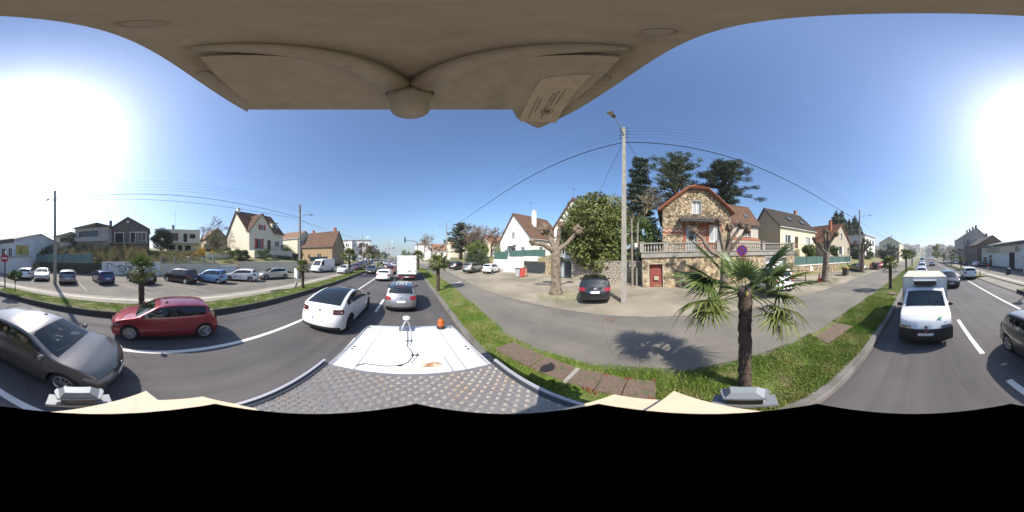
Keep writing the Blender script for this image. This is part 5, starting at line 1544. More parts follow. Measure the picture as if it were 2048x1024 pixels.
b.box(-.1, lw + .1, -.2, .3, 2.95, 3.04); b.build('coping', M_CONC, tw_)
bal = MB(); bal.lathe([(.065, 0), (.065, .05), (.035, .08), (.05, .16), (.075, .26), (.07, .34), (.04, .46), (.034, .52), (.05, .56), (.062, .58), (.062, .62)], 10)
bme = bal.mesh('baluster', M_CONC, True)
piers = [0.0, 2.0, 6.4, 11.0, 15.1]
for p in piers:
    b = MB(); b.box(p - .16, p + .16, -.12, .2, 3.043, 3.80); b.box(p - .2, p + .2, -.16, .24, 3.80, 3.87); b.build('pier', M_CONC, tw_)
for p, q in zip(piers[:-1], piers[1:]):
    n = int((q - p - .4) / .205)
    for i in range(n):
        o = put('baluster', bme, tw_); o.location = (p + .27 + (q - p - .54) * i / (n - 1), .04, 3.043)
    b = MB(); b.box(p + .165, q - .165, -.10, .18, 3.664, 3.76); b.build('handrail', M_CONC, tw_)
# red garden gate with planks
g = thing('garden_gate', 'red boarded garden gate with small mail box in the terrace wall', 'gate', (XW, y0w - (gate[0] + gate[1]) / 2, .55), rad(-90))
M_REDG = mat('faded_red_paint', (.25, .062, .046), .7, var=.18, vscale=8)
gw_ = gate[1] - gate[0] - .06
for k in range(8):
    b = MB(); x0 = -gw_ / 2 + k * gw_ / 8; b.box(x0 + .006, x0 + gw_ / 8 - .006, .14, .17, .55, 1.5 + .12 * math.sin(PI * (k + .5) / 8)); b.build('plank', M_REDG, g)
b = MB(); b.box(-gw_ / 2, gw_ / 2, .145, .18, .03, .55)
for zz in (.03, .5, 1.05): b.box(-gw_ / 2, gw_ / 2, .115, .138, zz, zz + .08)
b.build('lower_panel', M_REDG, g)
b = MB(); b.box(-gw_ / 2, gw_ / 2, .30, .33, .03, 2.0); b.build('back_board', M_REDG, g)
b = MB(); b.box(-.18, .18, .02, .11, .62, .92); o = b.build('mail_box', M_TAUPE, g)
# garage door in the terrace
g = thing('garage_door', 'white roller garage door in the terrace wall behind the white people carrier', 'garage door', (XW, y0w - (gar[0] + gar[1]) / 2, .62), rad(-90))
for k in range(7):
    b = MB(); b.box(-1.34, 1.34, .30, .33, k * .335 + .01, k * .335 + .325); b.build('panel', M_WFRAME, g)
b = MB(); b.box(gar[0] - 12.65 - .3, gar[0] - 12.65, -.03, .05, 0, 2.35); b.box(gar[1] - 12.65, gar[1] - 12.65 + .3, -.03, .05, 0, 2.35); b.box(-1.65, 1.65, -.03, .05, 2.351, 2.54); b.build('surround', M_CONC, g)
# terrace floor
b = MB(); b.box(XW + .5, XF + .1, y1w, y0w, 3.40, 3.43); b.build('terrace', M_HILL, kind='structure')

# grey stone wall left of the gate: every stone its own piece
sw = thing('stone_wall', 'grey stone wall with pale mortar below the glossy bush', 'wall', (15.2, 10.0, .5), rad(-90 + 1.5))
lw2 = 7.9
b = MB(); b.box(0, lw2, 0, .35, -.3, 2.05); b.build('mortar_core', M_MORTAR, sw)
b = MB(); b.box(-.04, lw2, -.06, .4, 2.053, 2.15); b.build('coping', M_CONC, sw)
k = 0
for c, poly in rubble_cells(lw2, 2.05, .33, .055, rr):
    b = MB(); cx0, cy0 = c
    stone_into(b, c, [(p[0] - cx0, p[1] - cy0) for p in poly], lambda u, v, dd: (u, -dd, v), rr, d1=(.015, .035))
    o = b.build('stone', M_GSTONE, sw); o.location = (cx0, 0, cy0); k += 1
# pale return pier with stones beside the red gate
b = MB(); b.box(lw2 + .02, lw2 + .5, -1.9, .3, -.3, 2.3); b.build('return_wall', M_MORTAR, sw)
b = MB()
for c, poly in rubble_cells(1.9, 2.2, .3, .05, rr): stone_into(b, c, poly, lambda u, v, dd: (lw2 + .02 - dd, -u, v), rr, d1=(.015, .035))
b.build('stone', M_STONE, sw, kind='stuff')
# gate posts and dark gates further left
def pillar(label, x, y, m=M_STONE, h=2.3, sz=.55):
    t = thing('gate_pillar', label, 'pillar', (x, y, .5), rad(-90))
    b = MB(); b.box(-sz / 2, sz / 2, 0, sz, -.2, h); b.build('core', M_MORTAR, t)
    b = MB()
    for c, poly in rubble_cells(sz, h, .22, .035, rr): stone_into(b, c, poly, lambda u, v, dd: (u - sz / 2, -dd, v), rr, d1=(.012, .025))
    for c, poly in rubble_cells(sz, h, .22, .035, rr): stone_into(b, c, poly, lambda u, v, dd: (sz / 2 + dd, u, v), rr, d1=(.012, .025))
    b.build('stone', m, t, kind='stuff')
    b = MB(); b.box(-sz / 2 - .06, sz / 2 + .06, -.06, sz + .06, h + .003, h + .12); b.box(-sz / 2 + .08, sz / 2 - .08, .08, sz - .08, h + .121, h + .24); b.build('cap', M_CONC, t)
pillar('stone pillar between the wide grey gate and the pollarded tree', 16.3, 14.6); pillar('stone pillar right of the pollarded tree beside the narrow dark gate', 15.6, 12.1)
g = thing('panel_gate', 'narrow dark grey gate with frosted strip beside the grey stone wall', 'gate', (15.55, 11.0, .5), rad(-90))
b = MB(); b.box(-.75, .75, .05, .09, .05, 2.0); b.build('frame', M_DGREY, g)
for k in range(5):
    b = MB(); b.box(-.15 + k * .17, -.15 + k * .17 + .155, .02, .048, .1, 1.95); b.build('panel', M_DGREY, g)
b = MB(); b.box(-.66, -.25, .02, .047, .15, 1.9); b.build('frosted_pane', mat('frosted_pane', (.32, .38, .38), .3), g)
b = MB(); b.box(15.3, 16.9, 11.85, 12.0, .4, .72); tag(b.build('low_kerb_wall', M_WHITE), 'low white kerb wall at the foot of the pollarded tree', 'kerb')
g = thing('driveway_gate', 'wide dark grey driveway gate in the white wall', 'gate', (16.9, 17.3, .5), rad(-90 + 8))
for k in range(7):
    b = MB(); b.box(-1.9, 1.9, 0, .04, .06 + k * .245, .06 + k * .245 + .232); b.build('panel', M_DGREY, g)
for x0 in (-1.98, 1.9):
    b = MB(); b.box(x0, x0 + .08, -.01, .06, 0, 1.85); b.build('gate_post', M_DGREY, g)

# white wall with green mesh fence, and the white house behind it
gw = thing('garden_wall', 'bright white garden wall left of the wide grey gate', 'wall', (16.6, 29.5, .5), rad(-90))
b = MB()
b.prism([(0, 0), (9.5, 0), (9.5, .25), (0, .25)], -.2, 2.0); b.prism([(5.2, -.02), (9.52, -.02), (9.52, .27), (5.2, .27)], 2.003, 2.5)
b.build('wall', M_WHITE, gw)
b = MB(); b.prism([(6.2, -1.6), (9.3, -.9), (9.3, -.75), (6.2, -1.45)], -.2, 1.25); b.build('wing_wall', M_WHITE, gw)
b = MB(); b.box(9.55, 12.6, .1, .3, 1.9, 2.6); b.build('gate_beam', M_WHITE, gw)
def fence(label, A, B, z0, z1, n, m=M_GREENF, name='mesh_fence'):
    A, B = Vector((*A, 0)), Vector((*B, 0)); L_ = (B - A).length; rz = math.atan2(B.y - A.y, B.x - A.x)
    t = thing(name, label, 'fence', (A.x, A.y, z0), rz)
    pw = L_ / n
    for k in range(n):
        b = MB(); b.box(k * pw + .03, (k + 1) * pw - .03, -.008, .008, .03, z1 - z0 - .02); b.build('panel', m, t)
    for k in range(n + 1):
        b = MB(); b.box(k * pw - .03, k * pw + .03, -.03, .03, 0, z1 - z0 + .04); b.build('post', M_DGREY, t)
    return t
fence('dark green screen fence on top of the white garden wall', (16.75, 29.4), (16.75, 24.4), 2.5, 4.0, 3)
fence('green screen fence right of the pale post above the wide gate', (16.75, 24.0), (16.9, 15.5), 3.0, 4.1, 4)
WH = [(1.6, 2.3, 1.0, 1.9, {}), (4.2, 5.6, .5, 2.2, {}), (7.2, 8.3, .8, 2.2, {}), (4.3, 5.3, 4.1, 5.3, {})]
house('white_house', 'white rendered house with steep gable and brown roof behind the white wall', (19.2, 25.9, 2.6), rad(-90), 10.2, 9.5, 3.9, 5.2, 'front', M_WHITE, M_TILE, F=WH, R_=[(2.0, 3.0, .8, 2.2, {}), (5, 6, .8, 2.2, {})],
      chim=[(2.4, 3.2, 5.6, 9.6, .75, .6, M_WHITE)])
t = thing('awning', 'small tiled canopy over the white house door', 'canopy', (19.2, 26.0, 2.6), rad(-90))
b = MB(); b.prism([(-1.9, -1.1), (.9, -1.1), (.9, -.02), (-1.9, -.02)], 0, .08, M=Matrix.Translation((0, 0, 2.85)) @ Matrix.Rotation(rad(18), 4, 'X')); b.build('canopy_board', M_WHITE, t)
aerial('thin aerial above the white house chimney', (22, 24, 11.6), 2.6)
house('gabled_house', 'white gabled house half hidden by the big glossy bush', (20.5, 13.1, 2.6), rad(-90), 7.4, 9.0, 5.2, 4.3, 'front', M_WHITE, M_TILE, F=[(1, 2.0, .8, 2.2, {}), (3, 4.2, 3.6, 5.0, {})])
aerial('tall aerial above the house behind the glossy bush', (23, 14.6, 10.5), 4.6)

# yellow house
house('yellow_house', 'pale yellow house with brown gable end and dark roof', (20.6, -22.1, 3.2), rad(-90), 9.4, 9.0, 5.2, 3.9, 'side', M_YEL, M_DTILE,
      F=[(1.1, 2.3, 2.2, 3.6, dict(shutter=(M_WFRAME, 'both'))), (3.4, 4.3, 1.3, 3.5, dict(style='door', door_m=M_WOOD)), (6.3, 7.6, 2.2, 3.6, dict(shutter=(M_WFRAME, 'both'), pane=M_CURT))],
      L_=[(5.2, 5.8, 5.3, 6.1, {})], chim=[(4.1, 5.2, 7.4, 10.2, .5, .5, M_BRICK)])
yh = [o for o in bpy.data.objects if o.get('label', '').startswith('pale yellow house')][0]
b = MB(); b.quad((-4.75, 9.0, 0), (-4.75, 0, 0), (-4.75, 0, 5.2), (-4.75, 4.5, 9.05), (-4.75, 9.0, 5.2)); b.quad((-4.706, 9, 0), (-4.706, 9, .01), (-4.706, 0, .01), (-4.706, 0, 0)); b.build('gable_render', M_TAUPE, yh)
rooflight(yh, (-.9, 2.0, 7.05), (.38, 0, 0), (0, .45, .38)); rooflight(yh, (2.2, 1.6, 6.7), (.38, 0, 0), (0, .45, .38))
t = thing('garden_stairs', 'concrete garden stairs with railing before the yellow house', 'stairs', (19.6, -21.6, 2.2), rad(-90))
for k in range(9):
    b = MB(); b.box(-.6 + k * .28, -.6 + (k + 1) * .28, 0, .9, -.4, 2.2 - k * .2); b.build('step', M_YEL, t)
b = MB(); b.tube([(-.6, -.02, 3.1), (2.0, -.02, 1.2)], .022, 5)
for k in range(6): b.tube([(-.5 + k * .48, -.02, 2.1 - k * .33), (-.5 + k * .48, -.02, 3.02 - k * .35)], .015, 4)
b.build('railing', M_DGREY, t)
house('tiled_house', 'rubble house with orange roof and white shuttered window beyond the yellow house', (17.6, -32.5, 2.3), rad(-90), 9.6, 9.5, 3.9, 4.3, 'front', M_RUBBLE, M_OTILE,
      F=[(3.6, 5.2, 1.2, 3.0, dict(shutter=(M_WFRAME, 'both'))), (4.6, 5.4, 4.7, 6.1, dict(surround=M_WFRAME)), (8.0, 8.8, 1.2, 2.8, {})], L_=[(3, 4, 1, 2.4, {})], chim=[(-2.2, 1.5, 6.2, 8.6, .55, .55, M_BRICK)])
# low stone wall with green fence
lw_ = thing('boundary_wall', 'low rubble wall with pale coping under the green fence', 'wall', (14.5, -14.6, .5), rad(-90 - 1))
b = MB(); b.box(0, 15.5, 0, .3, -.2, 1.35); wl = b.build('wall', M_RUBBLE, lw_)
b = MB()
for c, poly in rubble_cells(15.5, 1.35, .3, .035, rr): stone_into(b, c, poly, lambda u, v, dd: (u, -dd, v), rr, d1=(.015, .035))
b.build('stone', M_STONE, wl, kind='stuff')
b = MB(); b.box(-.05, 15.55, -.08, .38, 1.353, 1.47); b.build('coping', M_WHITE, lw_)
for x in (-.25, 15.7):
    b = MB(); b.box(x - .22, x + .22, -.1, .4, -.2, 2.5); b.build('pier', M_CONC, lw_)
b = MB(); b.box(3.0, 3.5, -.05, -.002, .55, 1.2); b.build('meter_box', M_WFRAME, lw_)
fence('dark green screen fence on the low rubble wall', (14.6, -14.8), (14.35, -30.0), 1.98, 3.1, 7)
t = thing('panel_gate', 'black narrow gate with small sign beside the low rubble wall', 'gate', (14.35, -13.6, .5), rad(-90))
b = MB(); b.box(-.5, .5, 0, .05, .05, 2.1); b.build('frame', M_BLACK, t)
for k in range(6):
    b = MB(); b.box(-.46 + k * .155, -.46 + k * .155 + .13, -.02, -.002, .1, 2.05); b.build('panel', M_BLACK, t)
b = MB(); b.box(-.2, .1, -.03, -.021, .95, 1.2); b.build('sign', M_WFRAME, t)
t = thing('modern_house', 'white flat-roofed block with mauve upper floor behind the far pole', 'house', (17.5, -53.5, 1.6), rad(-90))
house('', None, None, 0, 11, 10, 8.2, 0, 'flat', M_WHITE, mat('mauve_cladding', (.34, .30, .33), .7), F=[(1, 3.4, 5.2, 7.2, {}), (4.3, 6.4, 5.2, 7.2, {}), (7.3, 9.6, 5.2, 7.2, {}), (1, 3.4, 1.6, 3.6, {}), (5, 9, .2, 3.0, {})], L_=[(1.0, 8.6, 4.6, 5.4, dict(style='void'))], parent=t)
# apartment row behind right
def block(name, label, loc, rz, w, d, floors, bays, fh, wm, rm, roof='hip', rise=2.5, wz=(1.0, 1.5), sides='F', frame=M_WFRAME, cat='building', sh=None, chim=(), z0=.9, tile=False, ww=1.0):
    def ops(ln, n): return [(ln * (i + .5) / n - ww / 2, ln * (i + .5) / n + ww / 2, z0 + f * fh, z0 + f * fh + wz[1], dict(shutter=sh) if sh else {}) for i in range(n) for f in range(floors)]
    kw = {}
    if 'F' in sides: kw['F'] = ops(w, bays)
    if 'R' in sides: kw['R_'] = ops(d, max(1, int(bays * d / w)))
    if 'L' in sides: kw['L_'] = ops(d, max(1, int(bays * d / w)))
    return house(name, label, loc, rz, w, d, floors * fh + .3, rise, roof, wm, rm, tile=tile, frame=frame, cat=cat, chim=chim, **kw)
block('apartment_block', 'yellow three-storey gabled block with shutters far behind on the right', (13.0, -104, .4), rad(-90), 22, 12, 3, 5, 3.4, M_YEL, M_DTILE, 'side', 3.6, sides='FL', sh=(M_WFRAME, 'both'))
for k, (y, x, hh, m_, lb) in enumerate(((-76, 19, 4.5, M_GREYR, 'grey house among trees behind the red car'), (-135, 12, 6, M_CREAM, 'cream house far down the road on the right'), (-165, 13, 7, M_GREYR, 'grey house farthest down the road on the right'))):
    house('far_house', lb, (x, y, .5), rad(-90), 10, 9, hh, 3, 'side', m_, M_DTILE, F=[(1.5, 2.6, 1, 2.5, {}), (4.4, 5.5, 1, 2.5, {}), (7.2, 8.3, 1, 2.5, {})], tile=False)

# ================================================================ left side, behind: warehouse and old buildings
wh = thing('warehouse', 'long white warehouse with cream shop sign and grey ridge roof', 'warehouse', (-18.6, -35, .2), rad(90))
M_WHW = mat('warehouse_white', (.60, .61, .62), .85, var=.06, vscale=1.5, col2=(.52, .52, .52), c2scale=.7)
house('', None, None, 0, 27, 14, 5.95, 1.6, 'side', M_WHW, mat('fibre_cement_roof', (.26, .25, .22), .9, var=.2, vscale=2, col2=(.40, .37, .28), c2scale=.8), tile=False,
      F=[(1.2, 4.2, .1, 2.6, dict(style='win', frame=M_DGREY, sill=False)), (6.0, 8.0, .1, 3.2, dict(style='door', door_m=M_DGREY)), (17.0, 19.4, .1, 4.0, dict(style='void')), (23.2, 24.6, 2.6, 4.4, {}), (25.3, 26.3, 2.6, 4.4, {})],
      R_=[(11.3, 11.8, 5.3, 5.8, dict(style='void'))], parent=wh, sides='FRLB', over=.25)
b = MB(); b.box(-13.2, 8.2, -.10, -.02, 3.7, 5.25); sg_ = b.build('shop_sign', mat('sign_cream', (.50, .46, .34), .7, var=.05, vscale=2), wh)
b = MB(); b.box(-13.4, 13.4, -.3, -.01, 5.35, 6.0); b.build('fascia_board', M_DGREY, wh)
def text_mesh(parent, body, size, loc, rot, m, name='lettering', ext=.012, align='CENTER', sx=1.0):
    cu = bpy.data.curves.new(name, 'FONT'); cu.body = body; cu.size = size; cu.extrude = ext; cu.align_x = align; cu.align_y = 'CENTER'
    o = bpy.data.objects.new(name, cu); COL.objects.link(o)
    dg = bpy.context.evaluated_depsgraph_get(); me = bpy.data.meshes.new_from_object(o.evaluated_get(dg))
    bpy.data.objects.remove(o); bpy.data.curves.remove(cu)
    me.materials.clear(); me.materials.append(m)
    o = put(name, me, parent); o.location = loc; o.rotation_euler = rot; o.scale = (sx, 1, 1)
    return o
text_mesh(sg_, 'LULURINEUXXX', 1.3, (-5.2, -.115, 4.65), (PI / 2, 0, 0), M_BLACK, sx=.9)
text_mesh(sg_, 'LES OUVRIERS DE SENART', .5, (-3.9, -.115, 3.95), (PI / 2, 0, 0), mat('sign_brown', (.20, .10, .05), .7), sx=1.2)
text_mesh(wh, 'OUVRIERS', .42, (-5.2, -.315, 5.68), (PI / 2, 0, 0), M_WFRAME, sx=1.5)
r = random.Random(8); b = MB()
for k in range(26): 
    x0 = r.uniform(6.2, 7.9); z0_ = r.uniform(3.75, 4.85); b.box(x0, x0 + r.uniform(.1, .4), -.11, -.101, z0_, z0_ + r.uniform(.08, .3))
b.build('sign_picture', M_BLACK, sg_)
b = MB(); b.box(2.6, 6.4, .0, .0, 0, 0) if False else None
b = MB(); b.box(3.55, 5.85, .30, .34, 3.2, 4.0); b.build('amber_transom', mat('amber_panel', (.45, .30, .04), .5), wh)
b = MB(); b.box(3.55, 5.85, .30, .33, .1, 3.18); b.build('sliding_door', mat('blue_grey_door', (.22, .26, .30), .6), wh)
b = MB(); b.box(-13.5, 13.52, -.03, -.002, -.2, .35); b.build('plinth', M_DGREY, wh)
b = MB(); b.box(13.52, 13.55, .4, 3.6, 3.1, 4.9); mo = b.build('mosaic_sign', mat('sign_yellow', (.45, .36, .10), .7), wh)
b = MB()
for k in range(34):
    y_ = r.uniform(.5, 1.9); z_ = r.uniform(3.2, 4.75); b.box(13.552, 13.56, y_, y_ + r.uniform(.08, .2), z_, z_ + r.uniform(.06, .16))
b.build('sign_picture', M_BLACK, mo)
b = MB()
for x_ in (-12.2, -11.0): b.box(x_, x_ + .8, -.06, -.015, 2.75, 3.35)
b.build('small_sign', mat('pale_blue_sign', (.45, .55, .62), .6), wh)
t = thing('annex', 'low white annex beside the warehouse gable, half behind the no-entry sign', 'building', (-16.5, -19.9, .2), rad(90))
b = MB(); b.box(-3.2, .0, 0, 5, 0, 2.7); b.build('wall', M_WHW, t); b = MB(); b.box(-3.3, .1, -.1, 5.1, 2.703, 2.85); b.build('roof', M_CONC, t)
# brown brick two-storey building and tall pale block
block('brick_building', 'brown brick two-storey building with pale window surrounds', (-18.0, -58.5, .2), rad(90), 15, 11, 2, 5, 3.3, M_BRICKW, M_DTILE, 'side', 3.3, wz=(1, 1.9), sides='FR', ww=.9, z0=.8, chim=[(2, 5.5, 9, 11.3, .9, .6, M_BRICK)])
block('tall_building', 'tall pale three-storey block with chimneys beyond the brick building', (-17.5, -77, .2), rad(90), 19, 12, 3, 6, 3.6, M_GREYR, M_DTILE, 'side', 4.2, wz=(1, 1.9), sides='FR', z0=.9,
      chim=[(x, 6, 13.5, 16.6, 1.3, .6, M_BRICK) for x in (-6, -1, 4, 8.4)])
house('far_house', 'pale gabled house farther behind on the left', (-17, -110, .3), rad(90), 12, 10, 5, 4, 'front', M_CREAM, M_DTILE, F=[(2, 3.2, 1, 2.6, {}), (7, 8.2, 1, 2.6, {})], tile=False)
house('far_house', 'grey roofed house in the haze on the left', (-20, -140, .3), rad(90), 12, 10, 6, 4, 'side', M_GREYR, M_DTILE, F=[(2, 3.2, 1, 2.6, {}), (7, 8.2, 1, 2.6, {})], tile=False)

# ================================================================ left side: hillside houses
house('two_storey_house', 'grey-white two-storey house with balcony, left of the gabled derelict', (-33, -13.5, 3.9), rad(90), 7.8, 8.5, 5.7, 1.7, 'hip', M_GREYR, M_DTILE, over=.35,
      F=[(1.0, 5.6, 2.9, 4.8, dict(frame=M_DGREY)), (1.6, 5.0, .3, 1.8, dict(frame=M_DGREY))], R_=[(3, 4, 3.2, 4.4, {})], chim=[(2.9, 6.0, 5.9, 7.9, .6, .5, M_BRICKW)])
t = [o for o in bpy.data.objects if o.get('label', '').startswith('grey-white two-storey')][0]
b = MB(); b.box(-3.9, 3.9, -1.1, -.01, 2.35, 2.55); b.box(-3.6, 2.2, -1.1, -1.06, 2.553, 3.35); b.build('balcony', mat('pale_balcony', (.42, .40, .38), .7), t)
house('side_house', 'lower grey-white house with open balcony at the left end', (-34, -20.6, 3.9), rad(90), 6.0, 8, 4.2, 1.4, 'hip', M_GREYR, M_DTILE, over=.4, F=[(1.5, 4.6, 2.6, 3.8, dict(frame=M_DGREY)), (3.4, 4.8, .2, 1.7, dict(style='void'))])
aerial('aerial on the grey-white two-storey house', (-36, -10.5, 10), 4.4)
dh = house('derelict_house', 'derelict grey-brown gabled house on stilts with white window surrounds', (-36, -5.8, 4.4), rad(90), 9.2, 8, 4.9, 2.7, 'front', M_BRICKW, M_DTILE, over=.25,
      F=[(1.7, 3.5, 1.7, 4.0, dict(style='void')), (5.2, 6.1, 1.7, 4.0, dict(style='void')), (6.8, 8.6, 2.2, 4.0, dict(pane=mat('boarded', (.16, .11, .08), .8)))])
b = MB()
for a, c_ in ((1.7, 3.5), (5.2, 8.6)): b.box(-4.6 + a - .25, -4.6 + c_ + .25, -.06, .02, 4.003, 4.16)
for a in (1.58, 3.62, 5.08, 6.35, 8.72): b.box(-4.6 + a - .07, -4.6 + a + .07, -.05, .02, 1.7, 4.0)
b.build('window_surround', M_WHITE, dh)
b = MB(); b.lathe([(0, .0), (.26, .0), (.26, .05), (0, .05)], 18, Matrix.Translation((0, -.005, 6.5)) @ Matrix.Rotation(PI / 2, 4, 'X')); b.build('oculus', M_WHITE, dh)
b = MB(); b.box(-4.8, 4.7, -1.6, -.01, 1.5, 1.66); b.build('balcony', M_GREYR, dh)
for x in (-4.6, -.6, 3.0):
    b = MB(); b.box(x - .1, x + .1, -1.58, -1.38, -1.5, 1.497); b.box(x - .08, x + .08, -1.55, -1.42, 1.663, 2.6); b.build('stilt', M_CONC, dh)
b = MB()
for k in range(10): b.box(1.4 + k * .3, 1.72 + k * .3, -2.7, -1.7, 1.35 - k * .22, 1.43 - k * .22)
b.tube([(1.4, -2.7, 2.3), (4.5, -2.7, 0.1)], .04, 5); b.tube([(1.4, -2.7, 1.9), (4.5, -2.7, -.3)], .03, 5); b.build('outside_stairs', M_CONC, dh)
fh_ = house('flat_house', 'flat-topped cream ruin with empty windows and a chimney', (-40, 7.3, 4.2), rad(90), 8.6, 7, 5.4, 0, 'flat', M_CREAM, M_CREAM, over=.05,
      F=[(1.2, 3.0, 2.7, 4.7, dict(pane=mat('boarded_red', (.14, .07, .05), .8), frame=M_GREYR, sill=False)), (4.3, 5.3, 2.5, 4.6, dict(style='void')), (5.9, 7.4, 3.4, 4.5, dict(style='void')),
         (.6, 2.2, .5, 1.7, dict(style='void')), (2.9, 4.0, .1, 1.6, dict(style='void')), (4.7, 6.2, .1, 1.6, dict(style='void'))], chim=[(-2.2, 3, 5.6, 7.0, .6, .5, M_BRICKW)])
b = MB(); b.box(-4.4, 4.4, -.9, -.01, 2.05, 2.2); b.tube([(-4.3, -.85, 3.1), (4.3, -.85, 3.1)], .02, 4); b.build('balcony', M_CREAM, fh_)
aerial('aerial on the flat-topped cream ruin', (-41.5, 5.5, 9.8), 5.0, 1.0)

# cream house with red shutters
M_REDSH = mat('red_shutter_paint', (.42, .018, .025), .5)
rh = house('cream_house', 'cream house with brown roofs and bright red shutters above the wall', (-27, 22.4, 4.35), rad(90), 9.8, 9.2, 4.0, 4.9, 'side', M_CREAM, M_TILE,
      F=[(7.3, 8.6, 1.0, 2.2, {})], L_=[], chim=[(-4.4, 4.6, 8.2, 9.7, .6, .6, M_WHITE)])
cg = MB(); wg_ = 6.4; 
O3, u3, n3 = wall_face(cg, (-4.92, -.55), (1, 0), wg_, -.4, lambda a: 4.0 + 3.7 * (1 - abs(a - wg_ / 2) / (wg_ / 2)), [(1.9, 3.0, .25, 2.35), (2.75, 3.65, 4.2, 5.3), (4.6, 5.6, .1, 2.2)], brk=(wg_ / 2,))
wall_face(cg, (-4.92 + wg_, -.55), (0, 1), .56, -.4, lambda a: 4.0, []); wall_face(cg, (-4.92, 0.0), (0, -1), .55, -.4, lambda a: 4.0, [])
cg.build('cross_gable_wall', M_CREAM, rh)
window(rh, O3, u3, n3, 1.9, 3.0, .25, 2.35, shutter=(M_REDSH, 'both'), sill=False); window(rh, O3, u3, n3, 2.75, 3.65, 4.2, 5.3, shutter=(M_REDSH, 'both')); window(rh, O3, u3, n3, 4.6, 5.6, .1, 2.2, style='door', door_m=M_WOOD)
b = MB(); gx = -4.92 + wg_ / 2; pls = []
for sg in (1, -1):
    sl2 = 3.7 / (wg_ / 2); e0 = Vector((gx + sg * (wg_ / 2 + .25), -.8, 4.0 - sl2 * .25)); r0 = Vector((gx, -.8, 7.72)); r1 = Vector((gx, 3.9, 7.72)); e1 = Vector((e0.x, .3, e0.z))
    pls.append((e0, e1, r1, r0))
for p in pls:
    n2 = (p[1] - p[0]).cross(p[2] - p[0]).normalized(); n2 = n2 if n2.z > 0 else -n2
    top = [q + n2 * .02 for q in p]; bot = [q - n2 * .1 for q in p]
    b.quad(*top); b.quad(*bot[::-1])
    for i in range(4): b.quad(bot[i], bot[(i + 1) % 4], top[(i + 1) % 4], top[i])
crf = b.build('cross_gable_roof', M_TILE, rh)
for p in pls: tiles(crf, *[q + Vector((0, 0, .03)) for q in p], M_TILE)
b = MB(); b.box(2.6, 4.2, 1.2, 3.2, 4.6, 6.5); dm = b.build('dormer', M_CREAM, rh)
b = MB(); b.box(2.9, 3.9, 1.17, 1.198, 5.1, 6.2); b.build('pane', M_PANE, dm)
b = MB(); b.prism([(2.4, .95), (4.4, .95), (4.4, 3.6), (2.4, 3.6)], 0, .12, M=Matrix.Translation((0, 0, 6.3)) @ Matrix.Rotation(rad(13), 4, 'X')); b.build('dormer_roof', M_TILE, dm)
tr = thing('house_terrace', 'cream terrace wall with black railing before the red-shuttered house', 'terrace', (-24.6, 22.6, 2.4), rad(90))
b = MB(); b.box(-5.2, 5.6, 0, 1.9, -.6, 1.85); b.build('wall', M_CREAM, tr)
b = MB(); b.tube([(-5.2, .06, 2.75), (5.6, .06, 2.75)], .022, 5); b.tube([(-5.2, .06, 2.0), (5.6, .06, 2.0)], .015, 5)
for k in range(37): b.tube([(-5.2 + k * .3, .06, 1.86), (-5.2 + k * .3, .06, 2.75)], .009, 4)
b.build('railing', M_BLACK, tr)
pz = standing('person in dark clothes bending on the terrace of the red-shuttered house', (-25.4, 25.3, 4.26), rad(-120), M_BLK_CLOTH, M_BLK_CLOTH, bend=rad(58))
# brick gabled house and cream block beyond
house('brick_house', 'ochre brick house with large brown roof beyond the delivery van', (-21.0, 44.8, .9), rad(90), 8.4, 10.5, 5.2, 4.6, 'front', mat('ochre_brick', (.36, .255, .145), .9, var=.15, vscale=5, bump=.3), M_TILE,
      F=[(1.4, 2.4, 1.0, 2.6, {}), (3.2, 4.2, 1.0, 2.6, {}), (3.6, 4.8, 5.6, 7.0, {})], L_=[(5.6, 6.8, 1.2, 2.9, {}), (2.2, 2.9, 1.4, 2.8, {})], chim=[(.3, 1.3, 9.2, 10.9, .8, .7, M_BRICK), (.2, 9.2, 9.2, 10.6, .7, .6, M_BRICK)])
block('cream_block', 'pale cream gable behind the brick house roof', (-33, 44, 2.4), rad(90), 8, 9, 2, 2, 3.2, M_CREAM, M_TILE, 'front', 2.6)
block('apartment_block', 'white curved apartment block with grey attic ahead on the left', (-24, 97, .2), rad(90 + 14), 30, 14, 3, 9, 3.6, M_WHITE, mat('zinc_grey', (.20, .19, .18), .6), 'flat', 0, sides='FL', ww=1.3, z0=.8)
block('apartment_block', 'white apartment wing meeting the curved block on the left', (-27, 84, .2), rad(90 - 22), 12, 14, 3, 3, 3.5, M_WHITE, mat('zinc_grey', (.20, .19, .18), .6), 'flat', 0, sides='FL', ww=1.3, z0=.8)
block('far_building', 'hazy pale building far ahead on the left', (-34, 160, .2), rad(90), 40, 14, 3, 8, 3.2, M_CREAM, M_DTILE, 'hip', 2)
for lb, loc, hh, m_ in (('white house with brown roof ahead on the right', (12.0, 88, .8), 5.5, M_WHITE), ('cream house on the slope ahead on the right', (17, 70, 2.6), 5.0, M_CREAM), ('pale gabled house behind the hedge ahead', (26, 52, 3.0), 4.2, M_CREAM)):
    house('far_house', lb, loc, rad(-90), 9, 9, hh, 3.4, 'front', m_, M_OTILE, F=[(1.5, 2.6, 1, 2.5, {}), (5.4, 6.5, 1, 2.5, {}), (4, 5, 3.6, 4.8, {})], tile=False)
block('distant_block', 'white building at the far end of the right pavement ahead', (3.5, 110, .4), rad(-90), 14, 10, 3, 4, 3.2, M_WHITE, M_TILE, 'hip', 2)

